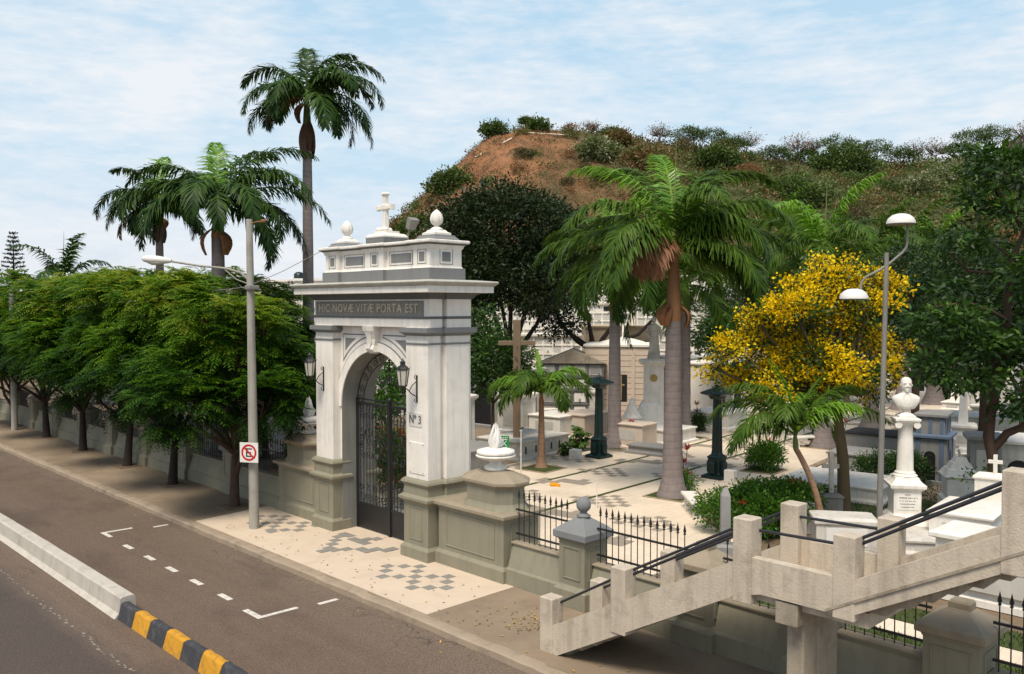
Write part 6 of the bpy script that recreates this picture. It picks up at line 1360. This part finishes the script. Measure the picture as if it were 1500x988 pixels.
for tier, (d, z, h, nz_, word) in enumerate(((69.6, 0, 4.2, 6, 'lowest'), (76, 1.8, 4.9, 7, 'middle'), (84, 6.0, 2.9, 4, 'topmost'))):
    for j, (s0, w_) in enumerate(((-8.5, 10), (3.2, 12), (16.5, 13))):
        nwf(s0+tier*.8, d-.3*(j == 1), z, w_, h+(.25, 0, .4)[j], int(w_/.72), nz_, ['left', 'middle', 'right'][j]+' white wall of burial niches on the '+word+' terrace', 3+k_); k_ += 1
rngt = random.Random(5)
for i in range(9):
    s = -12+i*4+rngt.uniform(-1, 1); p_ = fr_pt(s, 72.5, 1.8)
    lab = ['leftmost', 'second', 'third', 'fourth', 'fifth', 'sixth', 'seventh', 'eighth', 'ninth'][i]+' small white mausoleum on the first terrace, counted from the left'
    mausoleum(lab, p_, rngt.uniform(1.8, 2.8), 2.2, rngt.uniform(1.6, 2.4), m_bwhite, m_bcream, R(46+rngt.uniform(-8, 8)), rngt.choice(['flat', 'gable']))
# peach building behind
o = root('peach_building', fr_pt(7.4, 60, 0), 'plain peach coloured building between the palms, far back', 'building', None, R(46.1)); q = MB(); q.stack(-2.4, 2.4, 0, 3, [(0, 0), (0, 5.1), (.12, 5.12), (.12, 5.22)]); q.build('wall', M('peach_wall', (.55, .43, .29), var=.05, streak=.15), o)
q = MB(); q.box(-2.2, -1.8, -.02, .01, 3.2, 4.2); q.box(1.6, 2.0, -.02, .01, 3.4, 4.2); q.build('window', m_window, o)

# buildings far left
def far_building(label, px, d, w, dep_, z1, mat, wins=(4, 2), band=None, rz=R(46.1), z0=0, ws=.5):
    p_ = dp(px, 494, d); o = root('far_building', (p_[0], p_[1], 0), label, 'building', None, rz); q = MB(); q.stack(-w/2, w/2, 0, dep_, [(0, z0), (0, z1), (.15, z1+.02), (.15, z1+.25)]); q.build('wall', mat, o)
    if wins[0]:
        q = MB(); q2 = MB()
        for i in range(wins[0]):
            for k in range(wins[1]):
                x = -w/2+(i+.5)*w/wins[0]; z = z1-.9-k*1.7; q.box(x-ws, x+ws, -.03, .01, z-.55, z+.2); q2.box(x-ws-.08, x+ws+.08, -.06, 0, z-.63, z-.55)
        q.build('window', m_stone, o); q2.build('sill', m_bwhite, o)
    if band: q = MB(); q.box(-w/2-.02, w/2+.02, -.05, 0, band[0], band[1]); q.build('band', band[2], o)
far_building('long white building with small windows left of the gateway cornice', 425, 95, 9.5, 8, 9.2, m_bwhite, (7, 2), (6.2, 8.0, m_bcream), ws=.32)
far_building('white building with a blue band left of the gateway', 415, 70, 5.5, 5, 5.4, m_bwhite, (0, 0), (4.0, 5.1, m_bblue))
far_building('cream low house in front of the blue banded building', 430, 62, 4, 4, 3.9, m_bcream, (0, 0))
far_building('white building block at the left of the gateway pier', 455, 60, 3.2, 4, 6.4, m_bwhite, (0, 0))
far_building('distant pale apartment block behind the street trees', 385, 130, 14, 8, 9.6, m_bwhite, (8, 2), ws=.5)
far_building('low distant white block behind the broad palm', 285, 120, 10, 8, 9.2, m_bwhite, (5, 2))
far_building('white niche building glimpsed behind the cornice end', 470, 85, 5, 4, 9.0, m_bwhite, (4, 3), ws=.3)
q = MB(); o = root('roof_tank', dp(438, 414, 95), 'dark water tank on the roof of the long white building', 'tank'); q.lathe([(.5, 0), (.55, .1), (.55, .9), (.3, 1.1), (0, 1.15)], (0, 0, 0), 14); q.build('tank', m_green, o)
p_ = dp(430, 465, 80); bush('green roof garden strip between the far white buildings', (p_[0], p_[1], p_[2]-1), [(-1.6, -1.6, 1., 1.2, 1.2, .4), (0, 0, 1., 1.3, 1.3, .5), (1.6, 1.6, 1., 1.2, 1.2, .4)], k=120, ll=.25, lw=.12, seed=120)

# norfolk pine far left
p_ = dp(22, 500, 95); rng = np.random.default_rng(77); o = root('norfolk_pine', (p_[0], p_[1], 0), 'tiered dark pine standing alone at the far left', 'tree'); q = MB(); q.tube([(0, 0, 0), (0, 0, 14.6)], [.25, .03], 8); V_ = []; T_ = []
for k in range(17):
    z = 7+k*.46; r_ = 1.75*(1-k/17)**.8+.12
    for j in range(6):
        a = j*math.pi/3+k*.5; D = np.array([math.cos(a), math.sin(a), .18]); q.tube([(0, 0, z), tuple(D*r_+np.array([0, 0, z+.1*r_]))], [.03, .01], 4); n = int(26*r_)+6
        t = rng.random(n)**.7; P = D[None]*(t*r_)[:, None]+np.array([0, 0, z])+rng.normal(size=(n, 3))*.05; dd = unit(np.tile(D, (n, 1))+rng.normal(size=(n, 3))*.6+np.array([0, 0, .3])); V_.append(leafquads(P, dd, unit(np.cross(dd, rdir(rng, n))), rng.uniform(.15, .3, n), np.full(n, .09))); T_.append(rng.random(n))
q.build('trunk', m_barkd, o); quads('needles', np.concatenate(V_), np.concatenate(T_), m_pine, o)

# ================================================================== HILL
prof = [(-60, -1), (-44, -.6), (-38, 0.5), (-31, 4.5), (-24, 13.5), (-20.6, 17.5), (-16, 22.), (-11, 26.3), (-7, 30.2), (-3.2, 33.4), (2, 34.5), (11, 34.), (16, 32.6), (27, 31.6), (38, 30.), (49, 29.), (60, 28.8), (70, 29.5), (81, 31), (120, 33), (200, 30)]
PS = np.array([p[0] for p in prof], float); PZ = np.array([p[1] for p in prof], float)
def hillz(s, d):
    ang = s*140/np.maximum(d, 60); ridge = np.interp(s, PS, PZ)
    front = 86+.0*s; t = np.clip((d-front)/(138-front), 0, 1); t = t**.85
    back = 1-np.clip((d-170)/120, 0, 1)**2
    n = .9*np.sin(s*.31+d*.17)*np.sin(d*.23-s*.11)+.6*np.sin(s*.83+1.3+.4*np.sin(d*.2))*np.sin(d*.31)+.35*np.sin(s*1.7+.6*np.sin(d*.4))+.2*np.sin(s*2.9+d*1.3)
    return ridge*t*back+n*np.clip(t*3, 0, 1)*np.clip(ridge/8, 0, 1)*np.clip((142-d)/20, .25, 1)-.1
ns, nd = 260, 110
ss = np.linspace(-70, 260, ns); ds = np.concatenate([np.linspace(82, 150, 80), np.linspace(152, 300, 30)])
Sg, Dg = np.meshgrid(ss, ds); Z = hillz(Sg, Dg)
Vx = FW[0]*Dg+RT[0]*Sg; Vy = FW[1]*Dg+RT[1]*Sg
me = bpy.data.meshes.new('hill'); idx = np.arange(ns*nd).reshape(nd, ns)
me.from_pydata(np.stack([Vx, Vy, Z], -1).reshape(-1, 3).tolist(), [], np.stack([idx[:-1, :-1], idx[:-1, 1:], idx[1:, 1:], idx[1:, :-1]], -1).reshape(-1, 4).tolist())
for p_ in me.polygons: p_.use_smooth = True
t = NT('hillside'); vec = t.n('ShaderNodeNewGeometry').outputs['Position']
soil = t.mix(t.ramp(t.noise(vec, .3, 10, .75), [(.3, (0, 0, 0)), (.7, (1, 1, 1))]), (.24, .088, .034), (.60, .29, .125)); soil = t.mix(t.ramp(t.noise(t.map(vec, (1, 1, .12)), .55, 8, .7), [(.5, (0, 0, 0)), (.62, (.7, .7, .7))]), soil, (.13, .085, .04)); dry = t.mix(t.noise(vec, .6, 7, .7), (.11, .085, .03), (.25, .165, .075)); gr = t.mix(t.noise(vec, .9, 6, .7), (.045, .065, .015), (.14, .15, .045))
sp = t.n('ShaderNodeSeparateXYZ'); t.l(vec, sp.inputs[0])
lat = t.math('ADD', t.math('MULTIPLY', sp.outputs[0], RT[0]), t.math('MULTIPLY', sp.outputs[1], RT[1]))
w1 = t.math('ADD', t.math('MULTIPLY', t.math('ADD', lat, 6.), .018), t.math('MULTIPLY', t.math('SUBTRACT', t.noise(vec, .09, 7, .6), .5), 1.3))
col = t.mix(t.ramp(w1, [(.1, (0, 0, 0)), (.42, (1, 1, 1))]), soil, dry); col = t.mix(t.ramp(w1, [(.38, (0, 0, 0)), (.62, (1, 1, 1))]), col, gr)
b_ = t.n('ShaderNodeBsdfPrincipled'); t.l(col, b_.inputs['Base Color']); b_.inputs['Roughness'].default_value = .95; bp = t.n('ShaderNodeBump'); bp.inputs['Strength'].default_value = 1.; bp.inputs['Distance'].default_value = 1.6; t.l(t.noise(vec, .8, 8, .7), bp.inputs['Height']); t.l(bp.outputs[0], b_.inputs['Normal']); t.l(b_.outputs[0], t.out.inputs[0])
me.materials.append(t.m); ho = bpy.data.objects.new('hill', me); link(ho); ho['kind'] = 'structure'
# hillside scrub (one mass)
def hp(s, d): z = float(hillz(np.array([s]), np.array([d]))[0]); return np.array([FW[0]*d+RT[0]*s, FW[1]*d+RT[1]*s, z])
rng = np.random.default_rng(140); C = []; K = []
while len(C) < 5200:
    s = rng.uniform(-30, 110) if rng.random() < .6 else rng.uniform(15, 95); d = rng.uniform(90, 143); f = .5+.5*math.sin(s*.21+d*.13)*math.sin(d*.19-s*.05)
    dens = (.12 if s < 12 else .85) if d < 139 else .5
    if s < -6: dens = .45
    if rng.random() < dens*(.4+.8*f): C.append(hp(s, d)+np.array([0, 0, rng.uniform(.1, .5)])); K.append(s)
C = np.array(C); O = np.tile(np.array([0, 0, 1.]), (len(C), 1))
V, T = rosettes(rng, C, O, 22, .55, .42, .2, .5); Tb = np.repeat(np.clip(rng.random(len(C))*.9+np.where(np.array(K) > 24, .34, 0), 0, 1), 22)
o = quads('hillside_scrub', V, np.clip(Tb+rng.normal(size=len(Tb))*.07, 0, 1), m_scrub); o['kind'] = 'stuff'
C = []; rng = np.random.default_rng(141)
while len(C) < 5200:
    s = rng.uniform(-28, 26); d = rng.uniform(92, 141)
    if .5+.5*math.sin(s*.5+2*math.sin(d*.21))*math.sin(d*.33+s*.2) > rng.random()*.9: C.append(hp(s, d)+np.array([0, 0, .08]))
C = np.array(C); V, T = rosettes(rng, C, np.tile(np.array([0, 0, 1.]), (len(C), 1)), 9, .26, .3, .1, .5); o = quads('dry_grass_tufts', V, np.clip(np.repeat(rng.random(len(C)), 9)*.72+rng.random(len(T))*.1, 0, 1), m_scrub); o['kind'] = 'stuff'
rng = np.random.default_rng(142); V_ = []; T_ = []
for i in range(150):
    s = rng.uniform(6, 105) if i % 4 else rng.uniform(-24, 20); d = rng.uniform(96, 141); r = rng.uniform(.7, 2.1)*(1 if s > 20 else .55); p_ = hp(s, d); tb_ = rng.choice([.15, .3, .5, .68, .82, .86, .95])
    k = int(26*r*r)+8; C, O = clump_points(rng, [(0, 0, r*.35, r, r, r*.6)], k, .6, .1); V, T = rosettes(rng, C+p_, O, 22, .3, .28, .12, .7); V_.append(V); T_.append(np.clip(tb_+(T-.5)*.16, 0, 1))
o = quads('hillside_bushes', np.concatenate(V_), np.concatenate(T_), m_scrub); o['kind'] = 'stuff'
def hbush(lab, s, d, r, mat, k=70, h=.7, seed=1, grp='bushes on the hillside'):
    p_ = hp(s, d); bush(lab, tuple(p_), [(0, 0, r*h*.6, r, r, r*h), (r*.6, r*.5, r*h*.4, r*.7, r*.7, r*h*.7), (-r*.7, -r*.5, r*h*.4, r*.6, r*.6, r*h*.6)], mat, k, 30, .5, .24, .45, seed, group=grp)
for i, (s, d, r, m, lab) in enumerate([(-8.6, 126, 2.4, m_scrubg, 'round green bush on the left slope of the hill'), (-2.8, 138, 1.1, m_scrubg, 'small green bush on the left shoulder of the summit'), (-12.5, 118, 1.8, m_scrubg, 'green bush lower on the left slope'), (-20, 108, 1.8, m_scrubg, 'green bush at the foot of the left slope above the cross'), (12, 128, 2.2, m_pale, 'pale green bush in the middle of the bare slope'), (19, 126, 2.6, m_scrub, 'wide olive bush right of the bare slope'), (16, 136, 1.6, m_scrub, 'dark scrub patch near the summit'), (50, 134, 3.2, m_scrubg, 'dark round bush below the ridge, centre right'), (58, 126, 2.6, m_pale, 'pale flowering bush below the ridge, left one'), (65, 128, 3.2, m_pale, 'pale flowering bush below the ridge, big one'), (74, 126, 2.8, m_pale, 'pale flowering bush below the ridge, right one'), (38, 120, 3.2, m_scrubg, 'wide green bush midway up the right slope'), (30, 130, 2.2, m_scrubg, 'green bush under the crown of the large palm'), (4, 137, .9, m_scrubg, 'tiny dark bush near the summit edge'), (80, 118, 3, m_scrubg, 'green bush on the slope at the right edge'), (-15, 122, 1.3, m_scrub, 'dry bush on the left slope skyline')]): hbush(lab, s, d, r, m, int(60*r), seed=150+i)
# skyline trees
def hill_tree(lab, s, d, h, r, mat, bare=False, seed=1, flat=.45):
    p_ = hp(s, d); rng = np.random.default_rng(seed); o = root('hilltop_tree', tuple(p_-np.array([0, 0, .2])), lab, 'tree', 'trees along the top of the hill'); q = MB(); lobes = [(0, 0, h, r, r, r*flat), (r*.7, r*.6, h*.85, r*.7, r*.7, r*flat*.8), (-r*.7, -r*.6, h*.88, r*.7, r*.7, r*flat*.8)]
    limbs(q, rng, (0, 0, 0), (0, 0, h*.4), .16, lobes, 9 if bare else 4, (0, 0), .12)
    if bare:
        for _ in range(90):
            a = rng.normal(size=3); a[2] = abs(a[2]); a /= np.linalg.norm(a); st = np.array([0, 0, h*.5])+a*r*.35; e = np.array([0, 0, h*.6])+a*np.array([r*1.3, r*1.3, h*.55])*rng.uniform(.7, 1.1); q.tube([tuple(st), tuple((st+e)/2+rng.normal(size=3)*.15), tuple(e)], [.04, .03, .012], 4)
    q.build('trunk', m_bare if bare else m_barkd, o)
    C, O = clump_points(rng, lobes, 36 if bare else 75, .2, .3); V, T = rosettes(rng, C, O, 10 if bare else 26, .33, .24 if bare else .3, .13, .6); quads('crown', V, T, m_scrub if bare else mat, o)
for i, (s, d, h, r, bare, lab) in enumerate([(2.2, 139, 1.7, .5, False, 'tiny flat topped tree on the bare summit'), (12.5, 139, 1.8, 1., True, 'bare grey shrub tree right of the summit'), (15.5, 139, 1.6, 1.1, False, 'low green tree on the ridge right of the summit'), (27, 137, 2.4, 1.8, False, 'broad green tree on the ridge behind the palm spear, left'), (31, 138, 2.6, 1.9, False, 'broad green tree on the ridge behind the palm spear, right'), (23, 138, 2.4, 1.4, True, 'bare twiggy tree on the ridge left of the palm spear'), (36.5, 138, 3.2, 1.6, True, 'bare twiggy tree on the ridge above the palm fronds'), (44.5, 138, 3.6, 1.9, True, 'bare lilac grey tree on the ridge, centre right'), (47, 139, 3.2, 1.2, True, 'slim bare tree beside the lilac grey one'), (50.5, 138, 3.3, 2.1, False, 'rounded dark tree on the ridge, centre right'), (57.2, 139, 3.0, 1.8, False, 'flat topped dark tree alone on the ridge'), (63, 139, 3.0, 1.6, True, 'bare brownish tree on the ridge, third from the right edge'), (66.5, 139, 3.0, 1.8, True, 'bare brownish tree on the ridge, second from the right edge'), (71.5, 138, 3.6, 2.0, False, 'dark umbrella tree on the ridge at the right'), (75, 138, 4.0, 2.0, False, 'taller dark umbrella tree on the ridge at the right'), (80, 138, 3.6, 1.8, True, 'bare tree on the ridge at the right edge'), (40.5, 136, 2.2, 1.5, False, 'small green tree just left of the lilac grey bare tree'), (53.8, 137, 2.4, 1.3, True, 'small bare tree between the rounded and the flat topped trees'), (60, 136, 2.6, 1.5, False, 'small green tree right of the flat topped one'), (69, 136.5, 2.8, 1.5, False, 'green tree squeezed between bare and umbrella trees'), (34, 136, 2., 1.4, False, 'low green tree in front of the ridge, left of the bare twiggy tree'), (77.5, 136, 2.8, 1.5, True, 'bare tree just left of the right edge of the ridge')]): hill_tree(lab, s, d, h, r, m_scrubg, bare, 200+i)
wl = root('summit_wall', tuple(hp(-3, 134)), 'faint pale low wall line just under the bare summit', 'wall'); q = MB(); p0 = hp(-3, 134)
for a_, c_ in (((-5.5, 133), (0, 134)), ((2, 134.5), (10, 135.5))):
    A, B_ = hp(*a_)-p0, hp(*c_)-p0; q.tube([tuple(A+np.array([0, 0, .3])), tuple(B_+np.array([0, 0, .35]))], .14, 4, smooth=False)
q.build('wall', m_pink, wl)
# distant tree belt on the far left horizon
rng = np.random.default_rng(300); C = []
for i in range(900): s = rng.uniform(-120, -42); d = rng.uniform(88, 110); C.append([FW[0]*d+RT[0]*s, FW[1]*d+RT[1]*s, rng.uniform(1, 7.5)])
C = np.array(C); V, T = rosettes(rng, C, np.tile(np.array([0, 0, 1.]), (len(C), 1)), 30, 1., .7, .35, .8); o = quads('distant_trees', V, T, m_broad); o['kind'] = 'stuff'

# ================================================================== WORLD AND SUN
SUN_EL, SUN_AZ = 60., -62.     # direction to the sun: azimuth measured from +x towards +y
w = bpy.data.worlds.new('World'); scene.world = w; w.use_nodes = True; nt = w.node_tree; nt.nodes.clear()
n_ = lambda t_, **k: nt.nodes.new(t_)
sky = n_('ShaderNodeTexSky'); sky.sky_type = 'NISHITA'; sky.sun_disc = False; sky.sun_elevation = R(SUN_EL); sky.sun_rotation = R(90-SUN_AZ); sky.air_density = 1.; sky.dust_density = 2.; sky.ozone_density = 1.5
bg = n_('ShaderNodeBackground'); bg.inputs[1].default_value = .13; out = n_('ShaderNodeOutputWorld'); nt.links.new(sky.outputs[0], bg.inputs[0])
tc = n_('ShaderNodeTexCoord')
def mp(scale, loc=(0, 0, 0), rot=(0, 0, 0)):
    m = n_('ShaderNodeMapping'); m.inputs['Scale'].default_value = scale; m.inputs['Location'].default_value = loc; m.inputs['Rotation'].default_value = rot; nt.links.new(tc.outputs['Generated'], m.inputs['Vector']); return m.outputs[0]
def nz(vec, s, d, r): 
    o = n_('ShaderNodeTexNoise'); o.inputs['Scale'].default_value = s; o.inputs['Detail'].default_value = d; o.inputs['Roughness'].default_value = r; nt.links.new(vec, o.inputs['Vector']); return o.outputs['Fac']
def mt(op, a, b=0.):
    o = n_('ShaderNodeMath'); o.operation = op
    for k, v in ((0, a), (1, b)):
        if isinstance(v, (int, float)): o.inputs[k].default_value = v
        else: nt.links.new(v, o.inputs[k])
    return o.outputs[0]
big = nz(mp((1, 1, 2.6)), 2.2, 5, .55); fine = nz(mp((1.2, 1, 3.8), (3, 1, 2), (0.12, 0, 0)), 9., 6, .6); rip = nz(mp((1, 1, 4.5)), 30., 4, .6)
den = mt('ADD', mt('ADD', mt('MULTIPLY', big, .75), mt('MULTIPLY', fine, .5)), mt('MULTIPLY', rip, .3))
cr = n_('ShaderNodeValToRGB'); cr.color_ramp.elements[0].position = .64; cr.color_ramp.elements[1].position = .92; nt.links.new(den, cr.inputs['Fac'])
sep = n_('ShaderNodeSeparateXYZ'); nt.links.new(tc.outputs['Generated'], sep.inputs[0])
hz = n_('ShaderNodeValToRGB'); hz.color_ramp.elements[0].position = 0.; hz.color_ramp.elements[0].color = (.80, .84, .93, 1); hz.color_ramp.elements[1].position = .42; hz.color_ramp.elements[1].color = (.49, .73, .93, 1)
e = hz.color_ramp.elements.new(.16); e.color = (.60, .80, .95, 1); nt.links.new(sep.outputs[2], hz.inputs['Fac'])
veil = n_('ShaderNodeBackground'); nt.links.new(hz.outputs[0], veil.inputs[0]); veil.inputs[1].default_value = 1.
cl = n_('ShaderNodeBackground'); cl.inputs[0].default_value = (.92, .94, .97, 1); cl.inputs[1].default_value = .98
hi = n_('ShaderNodeValToRGB'); hi.color_ramp.elements[0].position = .38; hi.color_ramp.elements[0].color = (1, 1, 1, 1); hi.color_ramp.elements[1].position = .75; hi.color_ramp.elements[1].color = (.22, .22, .22, 1); nt.links.new(sep.outputs[2], hi.inputs['Fac'])
m1 = n_('ShaderNodeMixShader'); nt.links.new(mt('MULTIPLY', hi.outputs[0], .88), m1.inputs[0]); nt.links.new(bg.outputs[0], m1.inputs[1]); nt.links.new(veil.outputs[0], m1.inputs[2])
m2 = n_('ShaderNodeMixShader'); nt.links.new(mt('MULTIPLY', mt('MULTIPLY', cr.outputs[0], .85), hi.outputs[0]), m2.inputs[0]); nt.links.new(m1.outputs[0], m2.inputs[1]); nt.links.new(cl.outputs[0], m2.inputs[2]); nt.links.new(m2.outputs[0], out.inputs[0])
sl = bpy.data.lights.new('sun', 'SUN'); sl.energy = 3.9; sl.angle = R(20); sl.color = (1, .90, .76)
so = bpy.data.objects.new('sun', sl); COL.objects.link(so)
dv = Vector((math.cos(R(SUN_AZ))*math.cos(R(SUN_EL)), math.sin(R(SUN_AZ))*math.cos(R(SUN_EL)), math.sin(R(SUN_EL))))
so.rotation_euler = dv.to_track_quat('Z', 'Y').to_euler(); so.location = (0, 0, 60)
scene.view_settings.view_transform = 'Standard'; scene.view_settings.look = 'None'; scene.view_settings.exposure = 0; scene.view_settings.gamma = 1
scene.render.engine = 'CYCLES'; scene.cycles.max_bounces = 5; scene.cycles.transparent_max_bounces = 4
